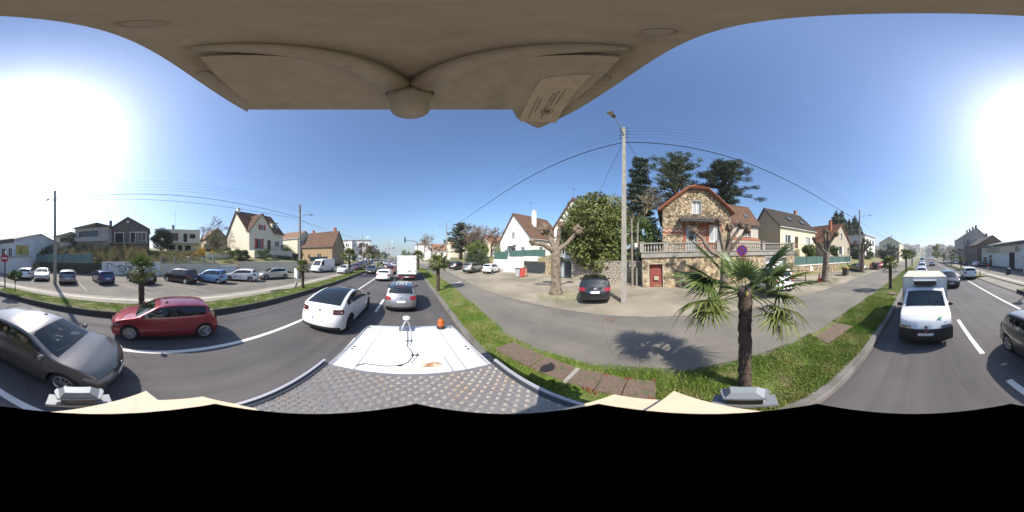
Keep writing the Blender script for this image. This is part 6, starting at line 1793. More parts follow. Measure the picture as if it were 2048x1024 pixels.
# ---- walls behind the left car park
def wall_run(name, label, A, B, z0, z1, th, m, cop=None, coph=.1, stones=None):
    A, B = Vector((*A, 0)), Vector((*B, 0)); L_ = (B - A).length
    t = thing(name, label, 'wall', (A.x, A.y, z0), math.atan2(B.y - A.y, B.x - A.x))
    b = MB(); b.box(0, L_, 0, th, -.3, z1 - z0); o = b.build('wall', m, t)
    if cop is not None:
        b = MB(); b.box(-.03, L_ + .03, -.06, th + .06, z1 - z0 + .003, z1 - z0 + coph); b.build('coping', cop, t)
    if stones:
        b = MB()
        for c, poly in rubble_cells(L_, z1 - z0, .42, .03, rr): stone_into(b, c, poly, lambda u, v, dd: (u, -dd, v), rr, d1=(.02, .06))
        b.build('stone', stones, o, kind='stuff')
    return t
wall_run('retaining_wall', 'dark rough stone retaining wall behind the left parked cars', (-24.3, -20.5), (-24.3, -8.0), .15, 2.0, .4, M_DSTONE, stones=M_DSTONE)
gfw = wall_run('graffiti_wall', 'white painted wall with black graffiti behind the parked cars', (-24.15, -8.0), (-24.15, .9), .15, 2.25, .3, M_WHITE)
b = MB()
def stroke(pts, rr_=.05):
    for p, q in zip(pts[:-1], pts[1:]):
        d_ = Vector((q[0] - p[0], q[1] - p[1])); 
        if d_.length < 1e-4: continue
        n2 = Vector((-d_.y, d_.x)).normalized() * rr_
        b.quad((p[0] - n2.x, -.004, p[1] - n2.y), (q[0] - n2.x, -.004, q[1] - n2.y), (q[0] + n2.x, -.004, q[1] + n2.y), (p[0] + n2.x, -.004, p[1] + n2.y))
def circ(x, z, a_, c_, n=14, a0=0, a1=2 * PI): return [(x + a_ * math.cos(a0 + (a1 - a0) * k / n), z + c_ * math.sin(a0 + (a1 - a0) * k / n)) for k in range(n + 1)]
stroke([(.9, 1.0), (.9, 1.85), (1.2, 1.9), (1.8, 1.6), (2.4, 1.35), (2.7, 1.3)]); stroke(circ(3.2, 1.05, .55, .45)); stroke(circ(3.15, 1.05, .1, .12)); stroke([(2.7, 1.35), (2.6, 1.55), (3.0, 1.6), (3.2, 1.5)])
stroke(circ(4.0, 1.1, .35, .3, a0=-1, a1=4.2)); stroke([(3.5, .7), (3.3, .3), (3.6, .2), (4.2, .5), (4.6, .9)]); stroke(circ(4.9, 1.2, .3, .35, a0=.6, a1=5.5)); stroke([(5.4, 1.6), (5.4, .7), (5.9, 1.5), (5.9, .6)])
stroke([(6.6, .6), (7.0, 1.3), (7.6, 1.6), (8.2, 1.55)]); stroke([(6.9, .5), (7.4, 1.0), (8.2, 1.2)]); stroke(circ(7.0, 1.0, .4, .3, a0=0, a1=4)); stroke([(3.7, 1.75), (3.7, 2.05), (3.9, 2.05), (3.9, 1.75), (3.7, 1.75)], .03); stroke([(4.1, 1.75), (4.1, 2.05), (4.35, 2.0)], .03)
b.build('graffiti', M_BLACK, gfw)
wall_run('garden_wall', 'long cream garden wall behind the brown-black people carrier', (-24.2, 1.0), (-23.6, 9.6), .15, 2.05, .3, M_CREAM, M_CONC)
t = wall_run('garden_wall', 'low cream wall with white gate left of the sloping wall', (-23.6, 9.7), (-23.2, 13.2), .15, 1.7, .3, M_CREAM)
b = MB(); b.box(.5, 3.2, -.06, -.01, .1, 1.5); b.build('white_gate', M_WFRAME, t)
b = MB(); b.box(-.1, .3, -.08, .35, -.2, 1.9); b.build('pier', M_CREAM, t)
wall_run('garden_wall', 'tall cream wall running behind the silver hatchback', (-23.1, 13.3), (-17.9, 22.2), .15, 2.15, .3, M_CREAM, M_CREAM, .06)
wall_run('garden_wall', 'rough cream wall below the terrace beyond the lamp post', (-17.9, 22.5), (-20.5, 38), .15, 1.9, .3, M_CREAM)
wall_run('retaining_wall', 'cream retaining wall at the left of the yellow blossom', (-27.5, 9.2), (-27.2, 14.5), 1.9, 3.6, .3, M_CREAM)
fence('tall blue-green screen fence on the dark retaining wall', (-24.4, -23.0), (-24.4, -9.6), 2.0, 3.55, 7, m=mat('blue_green_screen', (.14, .22, .20), .7, var=.1, vscale=2))
fence('green screen fence on the wall beyond the delivery van', (-19.0, 27), (-20.5, 37), 2.0, 3.0, 5)
t = thing('rail_fence', 'weathered rail fence on top of the long cream wall', 'fence', (-24.3, .8, 2.05), rad(90))
for x in (.3, 2.4, 4.6, 6.8, 8.6):
    b = MB(); b.box(x - .14, x + .14, .02, .3, .1, 1.0); b.build('post', M_CONC, t)
for z_ in (.35, .75):
    b = MB(); b.box(.3, 8.6, .12, .2, z_, z_ + .1); b.build('rail', M_CONC, t)
# ================================================================ vegetation
def leaf_cloud(centres, radii, n, size, seed, flat=0.0, aspect=1.6, shell=0.55, droop=0.0):
    """leaf quads spread round clump centres; returns V, F (diamond-shaped leaves)"""
    r = np.random.default_rng(seed)
    C = np.array(centres); Rr = np.array(radii)
    w_ = (Rr[:, 0] * Rr[:, 1] * Rr[:, 2]) ** (2 / 3); idx = r.choice(len(C), n, p=w_ / w_.sum())
    d = r.normal(size=(n, 3)); d /= np.linalg.norm(d, axis=1)[:, None]
    rad_ = shell + (1 - shell) * r.random(n) ** .6
    rad_ *= r.uniform(.82, 1.12, n)
    p = C[idx] + d * rad_[:, None] * Rr[idx]
    nrm = d + r.normal(size=(n, 3)) * .75; nrm[:, 2] = nrm[:, 2] * (1 + flat * 3) + flat
    nrm /= np.linalg.norm(nrm, axis=1)[:, None]
    t = r.normal(size=(n, 3)); t[:, 2] -= droop; t -= nrm * (t * nrm).sum(1)[:, None]; t /= np.linalg.norm(t, axis=1)[:, None]
    s = np.cross(nrm, t)
    L_ = size * r.uniform(.6, 1.4, n)[:, None]; W_ = L_ / aspect
    V = np.stack([p - t * L_ * .5, p + s * W_ * .5 - t * L_ * .05, p + t * L_ * .5, p - s * W_ * .5 - t * L_ * .05], 1).reshape(-1, 3)
    return V, np.arange(4 * n).reshape(-1, 4)

def clumps(rng, c, rx, ry, rz, k, cr, top=False):
    out, rr_ = [], []
    for _ in range(k):
        while True:
            v = Vector((rng.uniform(-1, 1), rng.uniform(-1, 1), rng.uniform(-1, 1)))
            if .15 < v.length < 1: break
        v = v.normalized() * (v.length ** .5)
        out.append((c[0] + v.x * rx, c[1] + v.y * ry, c[2] + v.z * rz)); q = cr * rng.uniform(.65, 1.35); rr_.append((q, q, q * .85))
    return out, rr_

def trunk_mesh(rng, h, r0, forks=3, spread=.5, crown=(1, 1, 1), lean=(0, 0)):
    b = MB(); top = Vector((lean[0], lean[1], h))
    b.tube([(0, 0, -.2), (lean[0] * .2, lean[1] * .2, h * .3), (lean[0] * .6, lean[1] * .6, h * .65), tuple(top)], [r0 * 1.25, r0, r0 * .85, r0 * .6], 8)
    for k in range(forks):
        a = 2 * PI * k / forks + rng.uniform(-.4, .4)
        e_ = top + Vector((math.cos(a) * crown[0], math.sin(a) * crown[1], crown[2] * rng.uniform(.5, 1)))
        b.tube([tuple(top - Vector((0, 0, h * .2))), tuple(top.lerp(e_, .45) + Vector((0, 0, .15))), tuple(e_)], [r0 * .5, r0 * .35, r0 * .12], 6)
    return b

def tree(name, label, loc, crown_c, crown_r, k, cr, n, leaf, m, seed, trunk=(2, .2), cat='tree', group=None, flat=0, droop=0, shell=.5, aspect=1.6, tm=None, lean=(0, 0)):
    rng = random.Random(seed)
    t = thing(name, label, cat, loc, 0, group)
    C, Rr = clumps(rng, crown_c, *crown_r, k, cr)
    V, F_ = leaf_cloud(C, Rr, n, leaf, seed, flat=flat, droop=droop, shell=shell, aspect=aspect)
    put('crown', npmesh('crown', V, F_, m), t)
    if trunk:
        trunk_mesh(rng, trunk[0], trunk[1], 4, crown=(crown_r[0] * .6, crown_r[1] * .6, crown_r[2] * .8), lean=lean).build('trunk', tm or M_DBARK, t, smooth=True)
    return t

def bare_tree(name, label, loc, h, r0, seed, m=M_TWIG, levels=5, spread=.55, group=None, droop=0.0, cat='tree', minr=.012):
    rng = random.Random(seed); t = thing(name, label, cat, loc, 0, group)
    tb = MB(); cb = MB()
    def grow(p, d, l, rr_, lv):
        q = p + d * l * .5 + Vector((rng.uniform(-.06, .06), rng.uniform(-.06, .06), 0)) * l; e_ = p + d * l + Vector((rng.uniform(-.1, .1), rng.uniform(-.1, .1), 0)) * l
        (tb if lv <= 1 else cb).tube([p, q, e_], [rr_, rr_ * .85, rr_ * .7], 6 if lv <= 1 else 3, cap=False)
        if lv >= levels: return
        for k in range(3 if lv < levels - 1 else 4):
            nd = (d + Vector((rng.gauss(0, spread), rng.gauss(0, spread), rng.gauss(.10, .25) - droop * lv))).normalized()
            grow(p.lerp(e_, rng.uniform(.55, 1.0)), nd, l * rng.uniform(.6, .82), max(minr, rr_ * .6), lv + 1)
    grow(Vector((0, 0, -.2)), Vector((0, 0, 1)), h * .34, r0, 0)
    tb.build('trunk', M_DBARK, t, smooth=True); cb.build('crown', m, t)
    return t

# ---- palms
def frond_mesh(seed, nl, L_, droop, m, wf=1.0):
    """fan leaf: stalk along +X, then a fan of folded leaflets"""
    rng = random.Random(seed); b = MB()
    sl_ = L_ * .62
    b.tube([(0, 0, 0), (sl_ * .5, 0, .05 * L_), (sl_, 0, .04 * L_ - droop * .12)], [.016, .010, .008], 5)
    base = Vector((sl_, 0, .04 * L_ - droop * .12))
    for k in range(nl):
        a = -2.25 + 4.5 * k / (nl - 1) + rng.uniform(-.03, .03)
        ln = L_ * (.66 - .16 * abs(a) / 2.25) * rng.uniform(.88, 1.08)
        dr = droop * rng.uniform(.7, 1.4) + (.25 if rng.random() < .2 else 0)
        P = []
        wid = .021 * wf * L_ * rng.uniform(.9, 1.2)
        for j in range(5):
            t_ = j / 4; x = ln * t_
            ww = wid * (.55 + 1.6 * t_ - 2.05 * t_ * t_) if t_ < 1 else .0015
            c = base + Vector((math.cos(a) * x, math.sin(a) * x, .10 * x * math.cos(a * .5) - dr * ln * max(0, t_ - .35) ** 1.7))
            n_ = Vector((-math.sin(a), math.cos(a), 0))
            P.append((c - n_ * ww + Vector((0, 0, ww * .7)), c, c + n_ * ww + Vector((0, 0, ww * .7))))
        b.grid(P)
    return b.mesh('frond', m)
FRONDS = [frond_mesh(1, 31, 1.0, .15, M_FROND, 1.15), frond_mesh(2, 31, 1.0, .3, M_FROND, 1.15), frond_mesh(3, 25, 1.0, .7, M_FROND2, 1.15), frond_mesh(4, 24, .95, .5, M_FROND2, 1.15)]
FRONDS_S = [frond_mesh(5, 22, 1.0, .3, M_FROND2, 1.9), frond_mesh(6, 22, 1.0, .7, M_FROND2, 1.9), frond_mesh(7, 20, 1.0, .5, M_FROND, 1.9)]

def palm_trunk(h, r0, seed, shag=True):
    rng = random.Random(seed); b = MB()
    n = int(h / .09); path = [(0, 0, -.1)] + [(rng.uniform(-.012, .012), rng.uniform(-.012, .012), h * k / n) for k in range(1, n + 1)]
    rr_ = [r0 * (1.05 + .07 * math.sin(k * 2.3) + rng.uniform(-.06, .06)) * (.95 + .12 * (k / n)) for k in range(n + 1)]
    b.tube(path, rr_, 12)
    return b
def palm_flakes(h, r0, seed, dens=26):
    rng = random.Random(seed); b = MB(); n = int(h / .055)
    for j in range(n):
        z = .05 + h * j / n
        for k in range(int(dens / 2.4)):
            a = 2 * PI * (k + rng.random()) / (dens / 2.4); ca, sa = math.cos(a), math.sin(a); r1 = r0 * 1.02; w_ = rng.uniform(.010, .030); l = rng.uniform(.05, .13); out = rng.uniform(.01, .055)
            sg = 1 if rng.random() < .6 else -1
            b.quad((ca * r1 - sa * w_, sa * r1 + ca * w_, z), (ca * r1 + sa * w_, sa * r1 - ca * w_, z), (ca * (r1 + out), sa * (r1 + out), z + sg * l))
    return b

def palm(label, x, y, z, h, r0, nf, L_, seed, fronds=FRONDS, specs=None, flakes=True, group='palms along the verges'):
    rng = random.Random(seed)
    t = thing('palm_tree', label, 'palm', (x, y, z), 0, group)
    tr_ = palm_trunk(h, r0, seed).build('trunk', M_FIBRE, t, smooth=True)
    if flakes: palm_flakes(h, r0, seed, 26 if h > 2.2 and r0 > .12 else 12).build('fibre', M_FIBRE, tr_, kind='stuff')
    for k in range(nf):
        if specs and k < len(specs):
            a, pit, kk, s_ = specs[k]
        else:
            a = k * 2.399 + rng.uniform(-.2, .2); f = k / nf; pit = rad(72 - 118 * f) + rng.uniform(-.12, .12); s_ = rng.uniform(.85, 1.1)
            kk = min(len(fronds) - 1, int(f * len(fronds)))
        o = put('frond', fronds[kk], t)
        o.location = (math.cos(a) * r0 * .6, math.sin(a) * r0 * .6, h - .03 - .10 * (k / nf))
        o.rotation_euler = (rng.uniform(-.35, .35), -pit, a); o.scale = (L_ * s_,) * 3
    return t
# the big palm on the verge: fronds reaching where the photograph has them
PX, PY = 2.56, -1.35
bp = palm('big fan palm with shaggy dark trunk on the verge before the terrace', PX, PY, .22, 2.34, .110, 21, 1.0, 77, specs=[(rad(d_), rad(p_), k_, s_) for d_, p_, k_, s_ in (
    (62, 42, 0, 1.05), (75, 14, 1, 1.08), (48, 4, 1, 1.0), (95, -6, 2, 1.0), (35, -18, 2, .95), (70, -30, 2, .85), (-118, 48, 0, 1.0), (-100, 30, 1, .9), (-128, 8, 1, 1.05), (-95, -8, 2, 1.05),
    (-140, -32, 2, 1.0), (-28, 35, 1, .9), (152, 62, 0, .6), (20, 55, 0, .8), (-60, 12, 1, .9), (-10, -5, 1, .9), (-118, -48, 2, .9), (58, 26, 1, 1.0), (-110, 18, 1, 1.0), (85, -18, 2, .9), (-125, -20, 2, .95), (45, 60, 0, .8), (-150, 5, 1, .8))])
o = MB(); o.ell((-.11, .03, 2.28), .035, .035, .055, 8, 6); o.build('flower_bud', mat('palm_bud', (.42, .36, .07), .6), bp, smooth=True)
palm('fan palm with bushy crown on the left verge before the car park', -8.5, -.65, .28, 2.15, .15, 24, .78, 5)
palm('short fan palm on the left verge before the lamp post', -8.74, 11.3, .28, 2.0, .13, 24, .58, 6, FRONDS_S)
palm('fan palm on the right verge beside the silver hatchback', 2.36, 13.6, .22, 2.35, .14, 28, .85, 7, FRONDS_S)
palm('fan palm on the right verge beside the box truck', 1.75, 33.6, .2, 3.0, .15, 28, 1.2, 8, FRONDS_S)
palm('fan palm on the left verge beside the small white hatchback', -9.0, 23.1, .28, 3.0, .15, 30, 1.15, 9, FRONDS_S)
palm('second fan palm along the far left verge ahead', -9.7, 37.8, .28, 3.2, .15, 20, 1.25, 10, FRONDS_S, flakes=False)
palm('third and farthest fan palm along the left verge ahead', -10.6, 53, .28, 3.2, .15, 18, 1.2, 11, FRONDS_S, flakes=False)
palm('fan palm on the right verge behind, nearest beyond the fridge van', 2.79, -14.2, .2, 2.3, .14, 26, .72, 12, FRONDS_S)
palm('fan palm on the right verge behind, second beyond the fridge van', 3.0, -30.7, .2, 3.2, .16, 28, 1.1, 13, FRONDS_S)
palm('third fan palm along the right verge behind', 2.9, -47.5, .2, 3.2, .16, 18, 1.0, 14, FRONDS_S, flakes=False)
palm('fan palm on the left verge behind by the white off-road car', -8.8, -36, .28, 2.2, .15, 18, .95, 15, FRONDS_S, flakes=False)
palm('farther fan palm on the left verge behind', -9.2, -50, .28, 2.6, .15, 18, 1.0, 16, FRONDS_S, flakes=False)
palm('farthest fan palm on the left verge behind', -9.2, -68, .28, 2.6, .15, 16, 1.1, 17, FRONDS_S, flakes=False)

# ---- pollarded planes
def pollard(label, base, r0, fork, limbs, seed, group='pollarded plane trees'):
    """limbs: list of lists of points from the fork to the fist, then fist radius"""
    rng = random.Random(seed)
    t = thing('plane_tree', label, 'tree', base, 0, group)
    b = MB(); F3 = Vector(fork)
    path = [Vector((0, 0, -.15)), Vector((.0, 0, .12)), Vector((F3.x * .2, F3.y * .2, .5)), Vector((F3.x * .5, F3.y * .5, F3.z * .55)), F3 - Vector((0, 0, .1)), F3 + Vector((0, 0, .25))]
    b.tube(path, [r0 * 1.75, r0 * 1.4, r0 * 1.08, r0 * .95, r0 * .98, r0 * .5], 14)
    for i, v in enumerate(b.v): b.v[i] = (v[0] * (1 + rng.uniform(-.05, .05)), v[1] * (1 + rng.uniform(-.05, .05)), v[2])
    for pts, fr in limbs:
        P = [F3 - Vector((0, 0, .15))] + [Vector(p) for p in pts]
        Q = []
        for k in range(len(P) - 1):
            for s_ in (0, .34, .67): Q.append(P[k].lerp(P[k + 1], s_) + Vector((rng.uniform(-.03, .03), rng.uniform(-.03, .03), rng.uniform(-.03, .03))))
        Q.append(P[-1]); n = len(Q)
        b.tube(Q, [r0 * (.56 - .22 * k / (n - 1)) * rng.uniform(.9, 1.12) for k in range(n)], 9)
    b.build('trunk', M_BARK, t, smooth=True)
    for pts, fr in limbs:
        e_ = Vector(pts[-1]); q = MB()
        d_ = (e_ - (Vector(pts[-2]) if len(pts) > 1 else F3)).normalized()
        for k in range(15):
            v = Vector((rng.gauss(0, 1), rng.gauss(0, 1), rng.gauss(0, 1))).normalized()
            s_ = fr * rng.uniform(.26, .55)
            q.ell(e_ + v * fr * .62 + d_ * fr * .25, s_, s_, s_, 7, 5, jit=.22, rng=rng)
        q.ell(e_, fr * .7, fr * .7, fr * .7, 8, 6, jit=.15, rng=rng)
        for k in range(14):
            v = (Vector((rng.gauss(0, 1), rng.gauss(0, 1), rng.gauss(.4, 1)))).normalized(); a = e_ + v * fr * .8
            q.tube([a, a + v * rng.uniform(.08, .22)], [.018, .010], 4)
        q.build('knob', M_KNOB, t)
    return t
pollard('large pollarded plane with four knobbed limbs beside the black estate', (9.06, 7.25, .48), .33, (0, 0, 3.1),
        [([(-.8, .5, 3.45), (-1.05, .95, 3.55), (-1.15, 1.15, 3.62)], .24), ([(-.15, .35, 3.7), (-.2, .55, 4.35), (-.45, .65, 4.55)], .42), ([(.25, .0, 3.8), (.15, -.15, 4.5), (.22, -.22, 4.88)], .25),
         ([(.35, -.45, 3.4), (.75, -.9, 4.0), (.85, -1.25, 4.45)], .36), ([(-.05, .2, 3.6), (-.1, .45, 4.2)], .25)], 31)
def side(d, lat, az_):          # offset perpendicular to the line of sight
    return (lat * math.cos(az_), -lat * math.sin(az_))
a_ = rad(110)
S2 = lambda lat, dep=0: (lat * math.cos(a_) + dep * math.sin(a_), -lat * math.sin(a_) + dep * math.cos(a_))
pollard('pollarded plane standing before the terrace behind the palm', (10.45, -3.85, .5), .27, (*S2(.1), 2.75),
        [([(*S2(-.75, .1), 2.85), (*S2(-1.45, .2), 3.75), (*S2(-2.0, .2), 4.42)], .27), ([(*S2(-.1), 3.6), (*S2(-.25, -.1), 4.4), (*S2(-.3), 5.0)], .36), ([(*S2(.5, .1), 3.7), (*S2(.9, .1), 4.35), (*S2(1.2, .1), 4.75)], .30), ([(*S2(.7), 3.4), (*S2(1.35), 4.1), (*S2(1.6), 4.45)], .30), ([(*S2(.3, .4), 3.8), (*S2(.42, .5), 4.6)], .33)], 32)
a_ = rad(146)
pollard('pollarded plane with clenched limbs beside the orange cone', (9.8, -14.4, .5), .34, (*S2(.2), 3.0),
        [([(*S2(-.6), 3.7), (*S2(-1.05), 4.1), (*S2(-1.15), 4.45)], .22), ([(*S2(.05), 4.0), (*S2(-.05), 4.9), (*S2(.0), 5.3)], .28), ([(*S2(.5), 3.9), (*S2(.9), 4.6), (*S2(1.2), 4.95)], .30), ([(*S2(.3, .2), 4.2), (*S2(.4, .3), 5.2)], .25), ([(*S2(-.3, -.3), 3.4), (*S2(-.5, -.4), 3.9)], .2)], 33)
a_ = rad(159)
pollard('dark pollarded plane beside the silver saloon', (9.8, -25.5, .48), .36, (*S2(0), 3.2),
        [([(*S2(-.6), 3.9), (*S2(-1.2), 4.6)], .35), ([(*S2(.1), 4.3), (*S2(.2), 5.2)], .4), ([(*S2(.7), 3.9), (*S2(1.3), 4.5)], .35), ([(*S2(.5, .3), 4.0), (*S2(.9, .5), 5.0)], .3)], 34)
for k, (p, lb) in enumerate((((9.0, 46, .5), 'brownish pollarded plane ahead near the second concrete pole'), ((8.2, 52, .5), 'pollarded plane beyond the second concrete pole'), ((9.2, -62, .45), 'pollarded plane far behind on the right pavement'),
                             ((-14.5, -62, .2), 'dark pollarded tree before the brown brick building'), ((-14.5, -74, .2), 'dark pollarded tree before the tall pale block'))):
    pollard(lb, p, .3, (0, 0, 3.2), [([(.9, .3, 4.0), (1.5, .4, 4.7)], .45), ([(-.8, .2, 4.0), (-1.4, .3, 4.9)], .45), ([(.1, -.6, 4.3), (.2, -.8, 5.4)], .5), ([(0, .7, 4.3), (-.2, .9, 5.2)], .45)], 40 + k)

# ---- big glossy bush and other greenery on the right
gb = thing('glossy_bush', 'huge rounded glossy evergreen bush over the grey stone wall', 'bush', (16.6, 7.8, 1.8))
rng = random.Random(50)
C, Rr = clumps(rng, (0, 0, 4.3), 2.7, 3.7, 3.2, 90, 1.25); C2, R2 = clumps(rng, (-.3, -.6, 1.3), 2.3, 2.4, 1.3, 16, 1.0)
C += C2; Rr += R2; C += [(-1.0, -1.0, 7.6), (.3, 1.2, 7.4), (0, 2.3, 6.4), (-.4, .2, 8.0)]; Rr += [(.9, .9, .8)] * 4
# rosettes: leaves gathered at shoot tips all over the clumps
r_ = np.random.default_rng(9); tips, trad = [], []
for c, q in zip(C, Rr):
    for k in range(26):
        d_ = r_.normal(size=3); d_ /= np.linalg.norm(d_); 
        tips.append(np.array(c) + d_ * np.array(q) * r_.uniform(.8, 1.05)); trad.append((.17, .17, .15))
V, F_ = leaf_cloud(tips, trad, 58000, .24, 51, shell=.3, aspect=2.6, flat=.25)
V2, F2 = leaf_cloud(C, Rr, 26000, .30, 52, shell=.5, aspect=2.4)
put('crown', npmesh('crown', np.concatenate([V, V2]), np.concatenate([F_, F2 + len(V)]), M_LEAFM), gb)
trunk_mesh(rng, 2.2, .22, 5, crown=(1.5, 1.5, 2.5)).build('trunk', M_DBARK, gb, smooth=True)
tree('broadleaf_bush', 'dark green bush right of the tall pole beside the stone house', (18.5, 2.9, 2.6), (0, 0, 2.6), (1.6, 1.5, 2.2), 22, .8, 6000, .20, M_LEAFG, 61, trunk=(1.5, .12))
tree('laurel_hedge', 'dark hedge at the left corner of the stone house', (17.6, 1.0, 3.0), (0, 0, 1.6), (.7, .8, 1.5), 12, .6, 2600, .16, M_LEAFD, 62, trunk=None, cat='hedge')
# climber covered cone tree with bare weeping branches
t = thing('conifer_tree', 'dark tall conifer behind the pole, left of the stone house', 'tree', (31, 5.0, 3))
C, Rr = [], []
rng = random.Random(64)
for j in range(17):
    z = 6.5 + j * .95; wd = 4.9 * (1 - j / 23) * (.8 + .3 * (j % 2))
    for k in range(6):
        a = k * 1.05 + j * .7; l = wd * rng.uniform(.35, .75); C.append((math.cos(a) * l, math.sin(a) * l, z - .3 + rng.uniform(-.5, .4))); Rr.append((wd * rng.uniform(.3, .5), wd * rng.uniform(.3, .5), .38))
V, F_ = leaf_cloud(C, Rr, 20000, .45, 65, flat=.6, aspect=3.0, shell=.3, droop=.5); put('crown', npmesh('crown', V, F_, M_NEEDLE), t)
b = MB(); b.tube([(0, 0, 0), (0, 0, 12), (0, 0, 22)], [.45, .3, .05], 8); b.build('trunk', M_DBARK, t)
bare_tree('birch_tree', 'pale bare tree with hanging twigs before the dark conifer', (25, 4.4, 3.2), 13.5, .22, 66, m=mat('pale_twig', (.26, .215, .13), .9, island=.3), levels=5, spread=.42, droop=.05, minr=.022)
bare_tree('small_bare_tree', 'slender bare tree between bush and stone house', (19.5, 3.8, 3), 8, .1, 67, m=mat('pale_twig', (.26, .215, .13)), levels=5, spread=.4, minr=.014)
# cedars behind the stone house: flat tiers on spreading limbs
def cedar(label, loc, h, spread_, m, seed, tiers, n=9000, leaf=.5):
    rng = random.Random(seed); t = thing('cedar_tree', label, 'tree', loc, 0, 'cedars behind the houses')
    b = MB(); b.tube([(0, 0, -1), (.2, .1, h * .5), (0, 0, h * .97)], [.7, .5, .08], 9); lim = MB(); C, Rr = [], []
    for (f, wd) in tiers:
        for k in range(9):
            z = h * f + rng.uniform(-1.0, 1.0)
            a = 2 * PI * k / 9 + rng.uniform(-.5, .5); l = spread_ * wd * rng.uniform(.4, 1.2)
            e_ = Vector((math.cos(a) * l, math.sin(a) * l, z + rng.uniform(-.6, 1.3)))
            lim.tube([(0, 0, z - .8), tuple(Vector((0, 0, z - .2)).lerp(e_, .5)), tuple(e_)], [.2, .13, .05], 5)
            for s_ in (.4, .7, 1.0):
                c = Vector((0, 0, z)).lerp(e_, s_); q = spread_ * rng.uniform(.09, .21)
                C.append((c.x + rng.uniform(-.4, .4), c.y + rng.uniform(-.4, .4), c.z + rng.uniform(0, .5))); Rr.append((q, q, rng.uniform(.3, .6)))
    V, F_ = leaf_cloud(C, Rr, n, leaf * .8, seed, flat=.5, aspect=2.6, shell=.15)
    b.build('trunk', M_DBARK, t, smooth=True); lim.build('limb', M_DBARK, t, kind=None); put('crown', npmesh('crown', V, F_, m), t)
cedar('pale green cedar directly behind the stone house roof', (33, -2.0, 5), 19.8, 7.2, M_NEEDLE2, 71, ((.48, .9), (.60, 1.0), (.70, .85), (.80, .75), (.88, .55), (.95, .3)), 26000, .42)
cedar('dark broad cedar behind the right slope of the stone house', (30.5, -11.0, 5), 17.4, 7.8, M_NEEDLE, 72, ((.52, .85), (.62, 1.05), (.72, .95), (.82, .8), (.90, .6), (.97, .35)), 32000, .42)
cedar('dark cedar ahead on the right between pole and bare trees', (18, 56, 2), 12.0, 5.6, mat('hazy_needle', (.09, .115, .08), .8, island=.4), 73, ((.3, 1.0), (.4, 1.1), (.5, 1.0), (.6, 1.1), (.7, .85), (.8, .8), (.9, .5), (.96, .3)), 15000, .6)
for k, (x, y, h, lb) in enumerate(((21, 46, 12.5, 'bare brown tree leaning over the hedge ahead'), (25.5, 47, 13, 'broad bare tree nearest the white house ahead'), (23, 54, 14, 'bare tree just right of the dark cedar ahead'), (19, 50, 12, 'bare brown tree ahead, right of the dark cedar'), (24, 50, 14, 'tall bare tree ahead before the white house'), (29, 56, 14, 'bare tree ahead above the pale gabled house'), (22, 60, 15, 'bare tree between cedar and hedge ahead'),
                                    (8, 92, 15, 'slender bare tree far ahead near the traffic light'), (11, 84, 15, 'second slender bare tree far ahead near the traffic light'))):
    bare_tree('bare_tree', lb, (x, y, 2), h, .26, 80 + k, m=mat('brown_twig', (.20, .145, .10), .9, island=.3), levels=5, spread=.5, minr=.045, group='bare trees ahead')
tree('leafy_tree', 'fresh green tree above the hedge ahead on the right', (17.8, 41, 1.2), (0, 0, 3.3), (3.0, 3.0, 2.3), 24, 1.0, 4500, .34, M_LEAFY, 90, trunk=(2, .2))
hd = thing('clipped_hedge', 'tall dark clipped hedge beyond the white garden wall', 'hedge', (15.5, 36.5, .5), rad(-4))
C = [(random.Random(i).uniform(-.8, .8), -5.5 + i * .22, 1.7 + random.Random(i + 99).uniform(-1.2, 1.0)) for i in range(52)]
V, F_ = leaf_cloud(C, [(.75, .75, .9)] * len(C), 7000, .22, 91, shell=.5); put('foliage', npmesh('foliage', V, F_, M_LEAFD), hd)
tree('shrub', 'bright green shrub behind the screen fence near the white house', (18, 29.8, 2), (0, 0, 1.6), (.6, .8, 1.2), 8, .6, 900, .2, M_LEAFY, 92, trunk=None, cat='bush')
# conifers behind the orange roofed house
for k, (x, y, h, rr_) in enumerate(((27, -46, 15.5, 2.6), (27, -50, 16.8, 2.8), (26.5, -55, 14, 2.8), (26.0, -59, 17, 2.8), (26, -64, 13.5, 2.6))):
    t = thing('cypress_tree', ('leftmost', 'second from the left', 'middle', 'second from the right', 'rightmost')[k] + ' dark conifer of the row behind the orange-roofed house', 'tree', (x, y, 2.5), 0, 'row of dark conifers')
    C = [(random.Random(k * 50 + j).uniform(-.3, .3), random.Random(k * 51 + j).uniform(-.3, .3), 2 + h * .82 * j / 14) for j in range(15)]
    Rr = [(rr_ * 1.25 * (1 - (j / 15.2) ** 2.4), rr_ * 1.25 * (1 - (j / 15.2) ** 2.4), 1.3) for j in range(15)]
    V, F_ = leaf_cloud(C, Rr, 5500, .75, 100 + k, shell=.6, droop=.6, aspect=2.2); put('crown', npmesh('crown', V, F_, M_NEEDLE), t)
    b = MB(); b.tube([(0, 0, -.5), (0, 0, h * .9)], [.35, .06], 7); b.build('trunk', M_DBARK, t)
